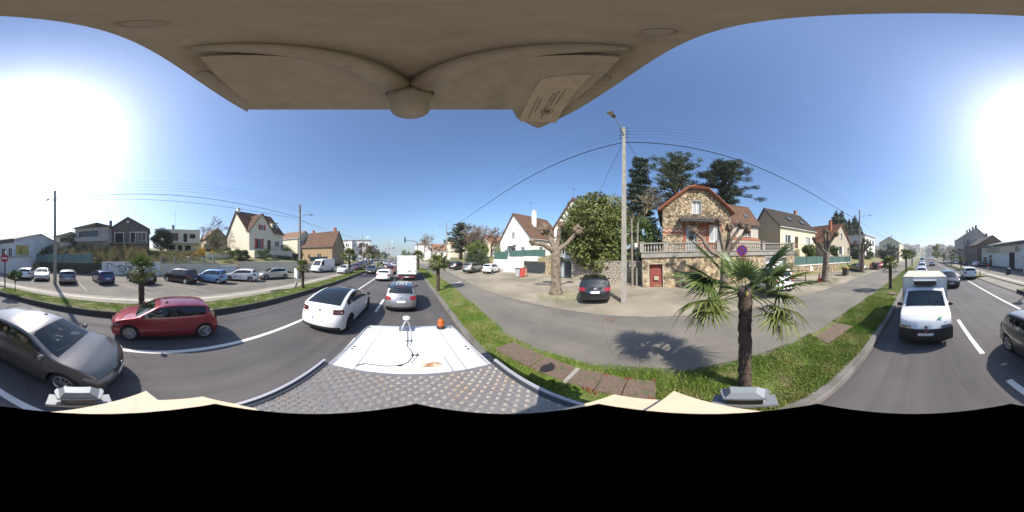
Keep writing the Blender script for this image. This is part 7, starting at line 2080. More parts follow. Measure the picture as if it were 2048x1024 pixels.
for k, (x, y, z, rx, rz_, m, lb) in enumerate(((15.8, -38.5, .6, 2.0, 2.6, M_LEAFD, 'dark bushy tree beyond the orange-roofed house'), (16.5, -45, .6, 2.4, 2.2, M_LEAFG, 'rounded green tree before the white modern block'), (13.5, -62, .6, 2.8, 2.8, M_LEAFD, 'dark green tree behind the far pole'),
                                              (16, -84, .6, 3.2, 3, M_LEAFD, 'dark tree before the yellow apartment block'), (15.2, -18.2, 2.0, .7, .7, M_LEAFY, 'small palm-like shrub behind the green fence'), (15.6, -26, 2.0, .9, .8, M_LEAFG, 'garden shrub behind the green fence'),
                                              (9, -120, .4, 3, 3, M_LEAFG, 'green tree far along the right pavement'), (10, -150, .4, 4, 4, M_LEAFG, 'farther green tree along the right pavement'), (-12.5, -128, .4, 4.5, 5.5, M_LEAFY, 'bright green leafing tree far behind on the left'),
                                              (-14, -150, .4, 4.5, 4.5, M_LEAFY, 'pale green tree farthest behind on the left'))):
    tree('leafy_tree', lb, (x, y, z), (0, 0, 1.2 + rz_), (rx, rx, rz_), 18, max(.5, rx * .38), 2200, .16 + rx * .09, m, 120 + k, trunk=(1.2 + rz_ * .5, .15), tm=M_DBARK)

# ---- left hillside plants
tree('evergreen_tree', 'dense dark evergreen between the derelict house and the cream ruin', (-38, 1.6, 4.6), (0, 0, 2.5), (1.9, 2.1, 2.2), 30, 1.0, 9500, .26, M_LEAFD, 140, trunk=(1.5, .15))
tree('evergreen_bush', 'round dark bush before the warehouse gable', (-27, -20.5, 1.0), (0, 0, 2.9), (2.1, 2.0, 1.7), 18, .9, 3600, .24, M_LEAFD, 141, trunk=(1.2, .14), cat='bush')
tree('olive_tree', 'pale olive-green bush beside the screen fence', (-27.5, -17.3, 1.6), (0, 0, 2.2), (1.3, 1.3, 1.5), 12, .6, 2200, .18, mat('olive_leaf', (.15, .155, .075), .7, island=.35), 142, trunk=(1.2, .1), cat='bush')
tree('evergreen_tree', 'narrow dark evergreen beside the left end house', (-32.5, -17.6, 3.0), (0, 0, 3.0), (.9, .9, 2.2), 12, .6, 2000, .2, M_LEAFD, 143, trunk=(1.2, .1))
tree('climber_bush', 'yellowish climbing bush on the end of the retaining wall', (-25.0, -9.2, 1.8), (0, 0, 1.3), (.8, .7, 1.3), 10, .45, 1300, .16, mat('yellow_green_leaf', (.19, .17, .05), .7, island=.4), 144, trunk=(.8, .06), cat='bush')
for k, (y, x, lb) in enumerate(((14.5, -38, 'tall bare birch behind the cream retaining wall'), (12.4, -42.5, 'bare weeping tree beside the cream ruin'), (3.0, -45, 'bare thicket at the left edge of the cream ruin'))):
    bare_tree('bare_tree', lb, (x, y, 4.2), (11.5, 9, 6)[k], .16, 150 + k, m=mat('grey_twig', (.24, .20, .17), .9, island=.3), levels=5, spread=.42, minr=.02, droop=.04, group='bare trees on the hillside')
tree('scrub_tree', 'brownish leafing tree left of the red-shuttered house', (-33, 13.4, 3.8), (0, 0, 3.0), (2.0, 2.0, 1.8), 16, .8, 2400, .22, mat('bronze_leaf', (.15, .13, .055), .8, island=.4), 155, trunk=(2, .14))
house('hillside_house', 'tan gabled house behind the brownish tree', (-42, 17.2, 5.0), rad(90), 6.5, 8, 3.2, 2.8, 'front', M_TAUPE, M_TILE, F=[(2.6, 3.8, .9, 2.2, {})], tile=False)
tree('forsythia', 'yellow flowering shrub above the long cream wall', (-29.3, 8.2, 3.2), (0, 0, .9), (.8, 1.2, .9), 14, .4, 1900, .14, M_FORS, 156, trunk=(.6, .05), cat='bush')
tree('forsythia', 'low yellow flowering shrub left of the cream retaining wall corner', (-28.6, 11.3, 3.3), (0, 0, .5), (.5, 1.0, .45), 9, .3, 900, .13, M_FORS, 157, trunk=(.4, .04), cat='bush')
for k, (x, y, z, rx, ry, rz_, m, lb) in enumerate(((-26.3, 13.2, 3.4, .9, 2.2, .6, M_LEAFG, 'long trimmed shrub above the cream retaining wall'), (-24.6, 14.9, 2.2, .9, 1.0, .9, M_LEAFD, 'dark shrub tumbling over the cream wall'), (-23.6, 19.0, 2.2, 1.3, 1.5, 1.1, M_LEAFG, 'big rounded shrub below the railing terrace'),
                                                   (-22.2, 22.8, 2.0, .9, 2.3, .55, M_LEAFD, 'low dark trimmed hedge below the terrace'), (-21.6, 26.4, 2.2, 1.0, 1.3, .9, M_LEAFD, 'dark shrub at the far end of the terrace'))):
    tree('garden_shrub', lb, (x, y, z), (0, 0, rz_ * .9), (rx, ry, rz_), 16, .42, 2400, .15, m, 160 + k, trunk=None, cat='bush', shell=.6)
tree('leafy_tree', 'green tree between the red-shuttered house and the brick house', (-37, 36, 2.4), (0, 0, 3.4), (3.4, 3.4, 2.4), 18, 1.2, 3200, .36, M_LEAFG, 170, trunk=(2.0, .2))
tree('plum_tree', 'reddish-leaved tree beyond the brick house', (-17.5, 60, .6), (0, 0, 5.0), (3.0, 3.0, 2.6), 20, 1.1, 2600, .34, M_PINK, 171, trunk=(2.5, .18))
tree('plum_tree', 'second reddish-leaved tree before the white apartment block', (-15.5, 66, .6), (0, 0, 4.2), (2.4, 2.4, 2.2), 16, 1.0, 2000, .34, M_PINK, 172, trunk=(2.5, .18))
tree('leafy_tree', 'green trees at the far end of the road ahead', (-30, 190, .2), (0, 0, 4), (6, 4, 3), 16, 2, 1500, .8, M_LEAFG, 173, trunk=(2.5, .3))
tree('leafy_tree', 'rounded green tree beyond the traffic light ahead', (-3, 150, .2), (0, 0, 4.5), (5, 4, 3.6), 16, 2, 1500, .8, M_LEAFG, 174, trunk=(2.5, .3))
tree('street_shrub', 'small round-headed shrub on the left verge by the no-entry sign', (-8.4, -9.6, .25), (0, 0, 1.35), (.48, .48, .32), 14, .26, 2600, .11, M_LEAFG, 175, trunk=(.9, .035), cat='bush')
# scrub on the hillside: dry stems and weeds nobody could count
r_ = np.random.default_rng(200); C, Rr = [], []
for k in range(430):
    y = r_.uniform(-18, 8); d_ = r_.uniform(.6, 9.5) if y < -.5 else r_.uniform(2, 8); x = lwallx(y) - d_
    hh = r_.uniform(.35, 1.2) * (1.5 if y < -1 else .6); C.append((x, y, terr(x, y) + hh * .5)); Rr.append((.5, .5, hh))
V, F_ = leaf_cloud(C, Rr, 52000, .27, 201, shell=.1, aspect=5.0)
o = put('scrub', npmesh('scrub', V, F_, M_DRY)); tag(o, 'dry brown and green scrub on the slope below the derelict house', 'scrub', kind='stuff')
C = [(x, y, terr(x, y) + .1) for x, y in [(lwallx(y) - r_.uniform(1, 9), y) for y in r_.uniform(-4, 16, 130)]]
V, F_ = leaf_cloud(C, [(.9, .9, .18)] * len(C), 9000, .16, 202, shell=.1, aspect=4.0)
o = put('slope_grass', npmesh('slope_grass', V, F_, M_BLADE)); tag(o, 'long green grass on the slope below the cream ruin', 'grass', kind='stuff')
# weeds round the pollarded trees and along the forecourt edge
def weeds(label, c, rx, ry, n, seed):
    r2 = np.random.default_rng(seed); a = r2.uniform(0, 2 * PI, n); q = np.sqrt(r2.random(n)) ; x = c[0] + np.cos(a) * q * rx; y = c[1] + np.sin(a) * q * ry
    keep = np.sin(x * 5) * np.sin(y * 4.3) + r2.normal(size=n) * .5 > -.2; x, y = x[keep], y[keep]; n = len(x)
    z = np.array([np.interp(v, [7, 14], [.362, .53]) for v in x]); h = r2.uniform(.02, .07, n); th = r2.uniform(0, 2 * PI, n); w_ = .012
    V = np.stack([np.stack([x - np.cos(th) * w_, y - np.sin(th) * w_, z], 1), np.stack([x + np.cos(th) * w_, y + np.sin(th) * w_, z], 1), np.stack([x + r2.uniform(-.04, .04, n), y + r2.uniform(-.04, .04, n), z + h], 1)], 1).reshape(-1, 3)
    tag(put('weeds', npmesh('weeds', V, np.arange(3 * n).reshape(-1, 3), M_BLADE)), label, 'weeds', kind='stuff')
weeds('patchy weeds at the foot of the large pollarded plane', (8.7, 6.6), 1.5, 1.7, 5000, 1); weeds('patchy weeds at the foot of the plane before the terrace', (10.0, -4.2), 1.7, 2.4, 5000, 2)
weeds('patchy weeds at the foot of the plane by the cone', (9.9, -13.8), 1.6, 3.0, 5000, 3); weeds('patchy weeds around the dark plane by the saloon', (9.6, -24.5), 1.3, 3, 2500, 4)
# ================================================================ the camera van and its roof rig
M_VANROOF = mat('van_roof_white', (0.78, 0.78, 0.78), 0.45, coat=0.2, var=0.02, vscale=6)
M_RUSTST = mat('rust_stain', (0.60, 0.48, 0.34), 0.7, col2=(0.30, 0.15, 0.05), c2scale=9.0, c2fac=(0.40, 0.62), var=0.1, vscale=9)
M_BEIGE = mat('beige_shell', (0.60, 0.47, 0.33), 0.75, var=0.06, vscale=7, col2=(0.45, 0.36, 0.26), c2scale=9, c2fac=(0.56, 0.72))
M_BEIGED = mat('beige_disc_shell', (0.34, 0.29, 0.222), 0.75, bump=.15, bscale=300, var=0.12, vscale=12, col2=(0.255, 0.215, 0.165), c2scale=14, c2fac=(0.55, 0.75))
M_CHK = mat('chequer_plate', (0.235, 0.22, 0.215), 0.5, metal=0.3, var=0.2, vscale=8)
M_CHKR = mat('glint_plate_ridge', (0.52, 0.475, 0.42), 0.4, metal=0.4, island=0.35, col2=(0.56, 0.42, 0.27), c2scale=3.5, c2fac=(0.5, 0.66))  # bars paler than the sheet, its glint put into their colour
ZR, ZP = 1.86, 2.20
M_SCAN = mat('scanner_alloy', (.20, .21, .225), .6, metal=.2)
van = thing('camera_van', 'white van carrying the camera, seen from above its roof', 'van', (0, 0, 0))
# body: lofted sections along Y, closed
secs = [(2.98, .62, .70, 1.20), (2.90, .70, .78, 1.70), (2.82, .72, .80, 1.835), (2.6, .745, .84, ZR - .008), (2.0, .765, .86, ZR), (1.2, .785, .87, ZR + .004), (0, .79, .88, ZR + .004), (-.3, .785, .87, ZR), (-.42, .77, .86, ZR - .03), (-.47, .75, .85, 1.5)]
def ringv(y, wt, wb, zt):
    h = [(wb * .97, .30), (wb, .55), (wb, .85), (wb - .01, 1.05), (wt + .03, zt - .12), (wt + .006, zt - .03), (wt - .015, zt - .008), (wt - .04, zt), (wt * .6, zt + .012), (0, zt + .018)]
    return [(x, y, z) for x, z in h] + [(-x, y, z) for x, z in h[-2::-1]]
b = MB(); b.grid([ringv(*s_) for s_ in secs], flip=False)
for i in (0, -1): b.quad(*(ringv(*secs[i]) if i else ringv(*secs[i])[::-1]))
o = b.build('body', M_VANROOF, van, smooth=True)
bm = bmesh.new(); bm.from_mesh(o.data); bmesh.ops.recalc_face_normals(bm, faces=bm.faces); bm.to_mesh(o.data); bm.free()
b = MB(); b.grid([[(x * wt, y, zt + .012 - .012 * abs(x)) for x in (-.9, 0, .9)] for y, wt, zt in ((3.02, .66, 1.05), (2.99, .72, 1.25))])
b.build('windscreen', M_GLASSD, van)
b = MB(); b.prism([(-.80, 2.95), (.80, 2.95), (.83, 3.3), (.74, 3.75), (.4, 3.9), (-.4, 3.9), (-.74, 3.75), (-.83, 3.3)], .3, 1.0); b.build('bonnet', M_VANROOF, van)
for sg in (1, -1):
    b = MB(); b.ell((sg * 1.0, 2.52, 1.12), .10, .07, .13, 10, 6); b.build('wing_mirror', M_BLACK, van, smooth=True)
    b = MB(); pth = [(sg * (.745 if y > 2.5 else .785 - .0), y, z) for y, z in ((2.7, ZR - .012), (2.4, ZR + .006), (1.6, ZR + .01), (.9, ZR + .012))]
    pth = [(sg * x, y, z) for x, y, z in ((.715, 2.78, 1.84), (.74, 2.5, ZR + .004), (.775, 1.6, ZR + .012), (.785, .9, ZR + .014))]
    b.tube(pth, .014, 6); b.build('roof_rail', mat('satin_rail', (.55, .55, .57), .45, metal=.5), van, smooth=True)
    b = MB(); b.tube([(sg * .46, 2.72, ZR + .012), (sg * .50, 2.0, ZR + .018), (sg * .53, 1.1, ZR + .02)], .003, 4); b.build('roof_seam', M_DGREY, van)
    b = MB(); b.tube([(sg * .60, 2.3, ZR + .011), (sg * .65, 1.2, ZR + .014)], .002, 4); b.build('roof_crease', M_KERB, van)
    for yy in (2.64, 1.95, 1.88):
        b = MB(); b.cbox((sg * (.66 + (2.64 - yy) * .05), yy, ZR + .008), .025, .02, .012); b.build('rail_plug', M_BLACK, van)
ty, rb = wheel_meshes(.32, 'steel')
for yy in (2.95, -.02):
    for sg in (1, -1):
        o = put('wheel', ty, van); o.location = (sg * .76, yy, .32); o.rotation_euler = (0, 0, 0 if sg > 0 else PI)
# rust stain is a mark in the paint: a thin worn patch at the plate edge
b = MB(); n = 22; b.quad(*[(.21 + .11 * math.cos(2 * PI * k / n) * (1 + .12 * math.sin(3 * k)), 1.60 + .055 * math.sin(2 * PI * k / n) * (1 + .2 * math.sin(5 * k)), ZR + .0205) for k in range(n)])
b.build('rust_patch', M_RUSTST, van)
b = MB(); b.tube([(.30, 1.78, ZR + .021), (.37, 1.76, ZR + .021), (.39, 1.5, ZR + .021), (.38, 1.3, ZR + .021)], .0035, 4); b.build('roof_crease', M_DGREY, van)
b = MB()
b.tube([(-.12 + .02, 2.66, ZR + .1), (-.04, 2.5, ZR + .022), (-.03, 2.2, ZR + .022), (-.035, 2.05, ZR + .023), (.02, 1.9, ZR + .023), (.03, 1.8, ZR + .023), (-.02, 1.66, ZR + .025), (-.1, 1.585, ZR + .026), (-.25, 1.56, ZR + .026), (-.45, 1.57, ZR + .026), (-.52, 1.5, ZR + .03)], .006, 6)
tag(b.build('cable', mat('grey_cable', (.10, .10, .11), .6)), 'dark cable clipped across the white van roof to the plate', 'cable')
b = MB(); b.tube([(-.01, 2.62, ZR + .1), (.01, 2.5, ZR + .022), (.015, 2.2, ZR + .022), (.0, 2.05, ZR + .023), (.085, 1.88, ZR + .023), (.07, 1.78, ZR + .023), (.01, 1.64, ZR + .024)], .005, 6)
tag(b.build('cable', mat('pale_cable', (.35, .35, .36), .6)), 'pale cable running beside the dark one down the roof centre', 'cable')
for x, y_ in ((-.035, 2.2), (.015, 2.2), (.03, 1.81), (.08, 1.81), (-.1, 1.585)):
    b = MB(); b.cbox((x, y_, ZR + .03), .035, .02, .014, .3); b.build('cable_clip', M_BLACK, van)
# chequer plate platform on a rack
pl = thing('roof_platform', 'grey aluminium chequer plate platform on the camera van roof', 'platform', (0, 0, 0))
b = MB(); b.box(-.62, .62, -.1, 1.075, ZP - .02, ZP); b.build('deck', M_CHK, pl)
b = MB(); r = random.Random(2)
def bar(cx0, cy0, ang, l=.022, w=.0036):
    c_, s_ = math.cos(ang), math.sin(ang)
    p = [(-l / 2, 0, 0), (0, -w / 2, 0), (l / 2, 0, 0), (0, w / 2, 0)]
    q = [(cx0 + x * c_ - y * s_, cy0 + x * s_ + y * c_, ZP + .0005) for x, y, _ in p]
    top = [(cx0 + .75 * x * c_ - .6 * y * s_, cy0 + .75 * x * s_ + .6 * y * c_, ZP + .0035) for x, y, _ in p]
    b.quad(*top)
    for i in range(4): b.quad(q[i], q[(i + 1) % 4], top[(i + 1) % 4], top[i])
st = .034
for i in range(-18, 19):
    for j in range(0, 33):
        x0, y0 = i * st, -.03 + j * st
        if y0 > 1.05 or abs(x0) > .60: continue
        ang = PI / 4 if (i + j) % 2 == 0 else -PI / 4
        nrm = ang + PI / 2
        for k in (-2, -1, 0, 1, 2): bar(x0 + math.cos(nrm) * k * .0052, y0 + math.sin(nrm) * k * .0052, ang)
b.build('raised_bar', M_CHKR, pl, kind='stuff')
for sg in (1, -1):
    b = MB(); b.box(min(sg * .622, sg * .642), max(sg * .622, sg * .642), -.1, 1.10, ZP - .05, ZP + .022); b.build('side_rail', mat('rail_alloy', (.40, .39, .42), .55, metal=.2), pl)
    b = MB(); b.box(min(sg * .59, sg * .62), max(sg * .59, sg * .62), -.1, 1.08, ZP + .0005, ZP + .008); b.build('inner_strip', M_DGREY, pl)
for yy in (.9, .0):
    b = MB(); b.box(-.62, .62, yy - .03, yy + .03, ZP - .08, ZP - .022)
    for sg in (1, -1): b.box(sg * .60 - .03, sg * .60 + .03, yy - .03, yy + .03, ZR - .02, ZP - .08)
    b.build('cross_bar', M_METAL, pl)
# small white receiver on a tripod foot, beacon
g = thing('antenna', 'small white disc antenna on a metal foot at the front of the van roof', 'antenna', (-.055, 2.66, ZR + .01))
b = MB(); b.lathe([(0, 0.245), (.055, .24), (.062, .225), (.06, .20), (.045, .19), (0, .19)][::-1], 20); b.build('receiver_disc', mat('antenna_white', (.72, .74, .66), .5), g, smooth=True)
b = MB(); b.lathe([(.035, .15), (.03, .19)], 12); b.build('collar', M_METAL, g)
for k in range(4):
    a = PI / 4 + k * PI / 2; b = MB(); b.tube([(.11 * math.cos(a), .09 * math.sin(a), .0), (.03 * math.cos(a), .03 * math.sin(a), .16)], .012, 6); b.build('leg', M_METAL, g)
b = MB(); b.box(-.125, .125, -.10, .10, 0, .008); b.build('base_plate', M_METAL, g)
g = thing('beacon', 'orange rotating beacon with black base on the van roof corner', 'beacon', (.515, 2.68, ZR - .004))
b = MB(); b.lathe([(.075, 0), (.075, .035), (.066, .045)], 18); b.build('base', M_BLACK, g, smooth=True)
b = MB(); b.lathe([(.062, .045), (.061, .10), (.055, .15), (.035, .185), (0, .195)], 18); b.build('lens', mat('amber_lens', (.42, .085, .005), .15, coat=.6, var=.25, vscale=30), g, smooth=True)

# ---- beige sensor deck below the camera
def mir(pts): return pts
Z5 = CAMH - .5
dk = thing('sensor_deck', 'beige angular shell carrying the sensors under the camera', 'equipment', (0, 0, 0))
b = MB(); b.prism([(-.30, .215), (-.345, .186), (-.41, .126), (-.41, .0), (-.2, -.2), (.2, -.2), (.41, .0), (.418, .138), (.335, .194), (.30, .215)][::-1], Z5 - .10, Z5); b.build('shell', M_BEIGE, dk)
for sg in (1, -1):
    pts = [(-.22, .03), (-.33, .06), (-.455, -.022), (-.355, -.135), (-.27, -.22), (-.12, -.22)]
    pts = [(sg * -x, y) for x, y in pts]
    b = MB()
    low = [(x * 1.0, y, Z5 + .002) for x, y in pts]; top = [(x * .985, y * .98, Z5 + .012) for x, y in pts]
    n = len(pts)
    b.quad(*(top if sg < 0 else top[::-1])[::-1])
    for i in range(n): b.quad(low[i], low[(i + 1) % n], top[(i + 1) % n], top[i])
    b.build('wing_cover', M_BEIGE, dk)
b = MB(); b.box(-.25, .25, -.2, .1, ZP, Z5 - .102); b.build('pedestal', M_BEIGE, dk)
b = MB(); b.prism([(-.30, .22), (.30, .22), (.33, .196), (.33, .19), (-.33, .19), (-.33, .196)][::-1], ZP + .2, Z5 - .11); b.build('front_cover', M_BEIGE, dk)
for sg, nm in ((-1, 'left'), (1, 'right')):
    p = at(158 if sg < 0 else 1490, .445)
    ang = math.atan2(p.y, p.x) + PI / 2
    sc = thing('scanner', 'silver boxed scanner with glass window on the %s of the beige shell' % ('traffic side' if sg < 0 else 'verge side'), 'scanner', (p.x, p.y, Z5 - .055), ang, 'scanners on the sensor deck')
    sc.scale = (.62, .62, .62)
    b = MB(); b.box(-.14, .14, -.04, .05, 0, .022); b.build('base', M_SCAN, sc)
    b = MB(); b.box(-.045, .10, -.048, -.040, .004, .020); b.build('bracket', mat('polished_alloy', (.65, .65, .66), .25, metal=.8), sc)
    b = MB(); b.prism([(-.088, -.03), (.088, -.03), (.075, .045), (-.075, .045)], .022, .075); b.build('window', clear_glass('scanner_glass', (.62, .62, .72), .5), sc)
    b = MB(); b.lathe([(.022, .022), (.022, .074)], 12); b.build('rotor', M_BLACK, sc)
    for sx in (-.085, .085):
        b = MB(); b.box(sx - .006, sx + .006, -.034, -.026, .022, .077); b.build('post', M_SCAN, sc)
    b = MB(); b.prism([(-.105, -.035), (.105, -.035), (.112, -.01), (.09, .05), (-.09, .05), (-.112, -.01)], .077, .092); b.build('lid', M_SCAN, sc)
    b = MB()
    lo = [(-.095, -.03, .092), (.095, -.03, .092), (.08, .045, .092), (-.08, .045, .092)]; hi = [(-.055, -.022, .128), (.07, -.022, .128), (.06, .03, .128), (-.045, .03, .128)]
    b.quad(*hi)
    for i in range(4): b.quad(lo[i], lo[(i + 1) % 4], hi[(i + 1) % 4], hi[i])
    b.build('cap', mat('sensor_cap', (.25, .27, .275), .6, metal=.2), sc)
    b = MB(); b.tube([(.06, -.024, .108), (.06, -.034, .108)], .012, 12); b.build('screw', M_METAL, sc)
# ---- black five-sided body added to fill the blind spot below the camera
M_CAMB = mat('blind_spot_black', (0, 0, 0), 1.0, spec=0.0)
hs = thing('blind_spot_filler', 'matt black five-sided body added to fill the blind spot below the camera', 'camera', (0, 0, 0))
peaks = [430, 832, 1197, 1635, 2022]
pts = []
for k in range(5):
    a0 = az(peaks[k]); a1 = az(peaks[(k + 1) % 5] + (2048 if k == 4 else 0))
    for j in range(8):
        t_ = j / 8; a_ = a0 + (a1 - a0) * t_
        ed = 51.9 + 3.6 * (1 - abs(2 * t_ - 1) ** 1.9)
        rr_ = .10 / math.tan(rad(ed)); pts.append((rr_ * math.sin(a_), rr_ * math.cos(a_)))
pts = pts[::-1]
b = MB(); b.prism(pts, CAMH - .24, CAMH - .10); b.build('filler_body', M_CAMB, hs)
b = MB(); b.lathe([(.05, CAMH - .5), (.05, CAMH - .241)], 16); b.build('stem', M_CAMB, hs)
# ---- receiver disc above the camera
ZD = CAMH + .30
ds = thing('receiver_disc', 'large beige disc-shaped receiver directly above the camera', 'antenna', (0, .2, ZD))
cut = .045
def disc(rr_, n=56):
    ps = []
    for k in range(n + 1):
        a_ = rad(195) + rad(171) * k / n
        ps.append((rr_ * math.cos(a_), rr_ * math.sin(a_)))
    ps += [(.211, .026), (.170, .022)]
    for k in range(19):
        a_ = rad(36 - 94 * k / 18); ps.append((.252 * math.sin(a_), .252 * math.cos(a_) - .2))
    return ps
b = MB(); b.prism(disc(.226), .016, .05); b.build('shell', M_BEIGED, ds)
def sector(a0, a1, r0, r1, z0, z1, n=18):
    q = [(r0 * math.cos(a0 + (a1 - a0) * k / n), r0 * math.sin(a0 + (a1 - a0) * k / n)) for k in range(n + 1)]
    q += [(r1 * math.cos(a1 + (a0 - a1) * k / n), r1 * math.sin(a1 + (a0 - a1) * k / n)) for k in range(n + 1)]
    o_ = MB(); o_.prism(q, z0, z1); return o_
# raised rear panel between the two ribs, lower side panels, ribs with a bright lip
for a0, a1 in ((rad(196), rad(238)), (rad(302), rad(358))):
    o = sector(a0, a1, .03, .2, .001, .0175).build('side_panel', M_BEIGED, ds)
for ang in (rad(242), rad(298)):
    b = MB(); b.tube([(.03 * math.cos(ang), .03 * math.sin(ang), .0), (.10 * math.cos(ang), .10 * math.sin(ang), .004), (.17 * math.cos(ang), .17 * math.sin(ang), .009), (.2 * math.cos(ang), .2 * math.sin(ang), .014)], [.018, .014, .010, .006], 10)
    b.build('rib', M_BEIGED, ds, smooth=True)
b = MB(); b.lathe([(.024, -.05), (.026, 0), (.032, .016)], 20); b.build('hub', M_BEIGED, ds, smooth=True)
for (px, py) in ((285, 53), (1316, 70), (410, 161), (1208, 170)):
    rr_ = .285 / math.tan(rad((512 - py) * 180 / 1024)); q = at(px, rr_)
    b = MB(); b.lathe([(.0, 0.0128), (.0062, .0128), (.0075, .0155)], 16, Matrix.Translation((q.x, q.y - .2, 0)))
    b.build('screw_recess', mat('shaded_recess_plastic', (.30, .26, .21), .8), ds)
# sticker with dark print on the verge-side panel
sk_ = MB()
def sp(px, py, z=.2995):
    rr_ = z / math.tan(rad((512 - py) * 180 / 1024)); q = at(px, rr_); return Vector((q.x, q.y - .2, z - .3))
P4 = [sp(1085, 156), sp(1186, 149), sp(1112, 246), sp(1038, 243)]
sk_.quad(*P4[::-1]); stk = sk_.build('sticker', mat('worn_sticker', (.44, .36, .26), .8, var=.12, vscale=30), ds)
pr_ = MB(); r = random.Random(4)
def bil(u, v, dz=-.0006):
    p = (P4[0] * (1 - u) + P4[1] * u) * (1 - v) + (P4[3] * (1 - u) + P4[2] * u) * v
    return Vector((p.x, p.y, p.z + dz))
def pq4(u0, u1, v0, v1): pr_.quad(bil(u0, v0), bil(u1, v0), bil(u1, v1), bil(u0, v1))
for u_, v0, v1 in ((.20, .40, .92), (.30, .45, .75), (.52, .34, .92), (.60, .30, .62), (.72, .26, .60)):
    v = v0
    while v < v1:
        l = r.uniform(.012, .04); pq4(u_, u_ + .035, v, min(v1, v + l)); v += l + .012
pq4(.44, .80, .50, .505)
for k in range(20):
    a_, a2 = 2 * PI * k / 20, 2 * PI * (k + 1) / 20
    for ro, ri in ((.15, .135), (.08, .0)):
        pr_.quad(*[bil(.62 + q * math.cos(w_), .74 + .55 * q * math.sin(w_)) for q, w_ in ((ro, a_), (ro, a2), (ri, a2), (ri, a_))][:4])
pr_.build('sticker_print', mat('faded_print', (.15, .12, .095), .8), stk, kind=None)
# ================================================================ poles, wires, signs and small things
def pole(label, x, y, z, h, w0=.36, w1=.20, lamp=None, holes=False, group='concrete power poles', m=M_CONC, cross=True):
    t = thing('utility_pole', label, 'pole', (x, y, z), 0, group)
    b = MB(); b.tube([(0, 0, -.2), (0, 0, h)], [w0 / 2, w1 / 2], 4)
    ro = Matrix.Rotation(PI / 4, 4, 'Z'); b.v = [tuple(ro @ Vector(v)) for v in b.v]
    if holes:
        pass
    b.build('shaft', m, t)
    if holes:
        q = MB(); k = .9
        while k < h - .3:
            wv = (w0 + (w1 - w0) * k / h) * .74
            for sg in (1, -1):
                q.box(-.045, .045, min(sg * wv / 2, sg * (wv / 2 + .006)), max(sg * wv / 2, sg * (wv / 2 + .006)), k, k + .22); q.box(min(sg * wv / 2, sg * (wv / 2 + .006)), max(sg * wv / 2, sg * (wv / 2 + .006)), -.045, .045, k, k + .22)
            k += .42
        q.build('recess_shade', M_DGREY, t, kind='stuff')  # dark plates laid on the shaft paint the shade of its holes
    if cross:
        for k in range(4):
            q = MB(); zz = h - .15 - k * .33; q.box(-.03, .03, -.10, .10, zz, zz + .05); q.tube([(.0, .22, zz), (.0, .22, zz + .10)], .035, 6); q.tube([(0, .08, zz + .02), (0, .22, zz + .02)], .012, 5); q.tube([(0, -.22, zz), (0, -.22, zz + .10)], .035, 6); q.tube([(0, -.08, zz + .02), (0, -.22, zz + .02)], .012, 5)
            q.build('insulator', M_BLACK, t)
    if lamp:
        (dx, dy, dz), hz, style = lamp
        q = MB(); e_ = Vector((dx, dy, hz + dz)); s_ = Vector((0, 0, hz)); q.tube([s_, s_.lerp(e_, .35) + Vector((0, 0, dz * .35)), s_.lerp(e_, .75) + Vector((0, 0, dz * .2)), e_], [.035, .03, .028, .025], 6); a = q.build('lamp_arm', M_METAL if style != 'big' else M_CONC, t, smooth=True)
        d_ = Vector((dx, dy, 0)).normalized(); n_ = Vector((-d_.y, d_.x, 0))
        L2 = .62
        q = MB()
        base = [(0, -.05), (.2, -.12), (L2, -.16), (L2, .16), (.2, .12), (0, .05)]
        lo = [e_ + d_ * u + n_ * v + Vector((0, 0, .02 - .0 * u)) for u, v in base]; hi = [e_ + d_ * (u * .97) + n_ * v * .6 + Vector((0, 0, .14)) for u, v in base]
        k = len(base); q.quad(*lo[::-1]); q.quad(*hi)
        for i in range(k): q.quad(lo[i], lo[(i + 1) % k], hi[(i + 1) % k], hi[i])
        hd_ = q.build('lamp_head', mat('lamp_head_olive', (.10, .10, .065), .5) if style == 'big' else M_METAL, t)
        for sg in (-1, 1):
            q = MB(); q.quad(*[e_ + d_ * u + n_ * v * sg + Vector((0, 0, .012)) for u, v in ((.28, .02), (.58, .02), (.58, .125), (.28, .10))]); q.build('lamp_glass', mat('lamp_glass', (.55, .50, .42), .3), hd_)
    return t
R1 = (9.0, 2.37, .5)
pole('tall pale concrete pole with angular lamp beside the black estate', *R1, 12.0, .40, .20, lamp=((-1.35, .12, .75), 11.0, 'big'))
R2 = (9.6, 42.0, .5); R3 = (12.3, -30.5, .5); R4 = (12.4, -66, .45)
pole('concrete pole with lamp ahead beside the dark parked car', *R2, 11.6, .42, .24, lamp=((-1.6, 0, .6), 10.2, ''))
pole('dark ladder-holed pole with lamp behind by the grey bins', *R3, 12.2, .44, .26, lamp=((-1.7, -.6, .55), 10.4, ''), holes=True)
pole('farther ladder-holed pole behind on the right pavement', *R4, 11.5, .44, .26, holes=True)
pole('thin far pole behind on the right verge', 9.5, -125, .4, 12, .5, .3, cross=False)
L1 = (-13.95, -9.7, .22); L2p = (-13.55, 16.9, .22); L3 = (-17.5, 62, .3)
pole('dark pole with lamp in the left car park among the white and grey cars', *L1, 10.1, .38, .24, lamp=((-.75, -1.35, .7), 8.9, ''), group='poles on the left side')
pole('ladder-holed pole with lamp before the cream wall', *L2p, 10.0, .38, .24, lamp=((.55, 1.25, .45), 8.2, ''), holes=True, group='poles on the left side')
pole('farther pole with lamp by the brick house', -16.5, 55, .3, 10.5, .38, .24, lamp=((1.6, 0, .4), 9, ''), group='poles on the left side')
b = MB(); b.box(-13.95, -13.45, 16.2, 16.6, .2, 1.55); tag(b.build('gate_pier', M_WHITE), 'white pier at the foot of the ladder-holed pole', 'pillar')
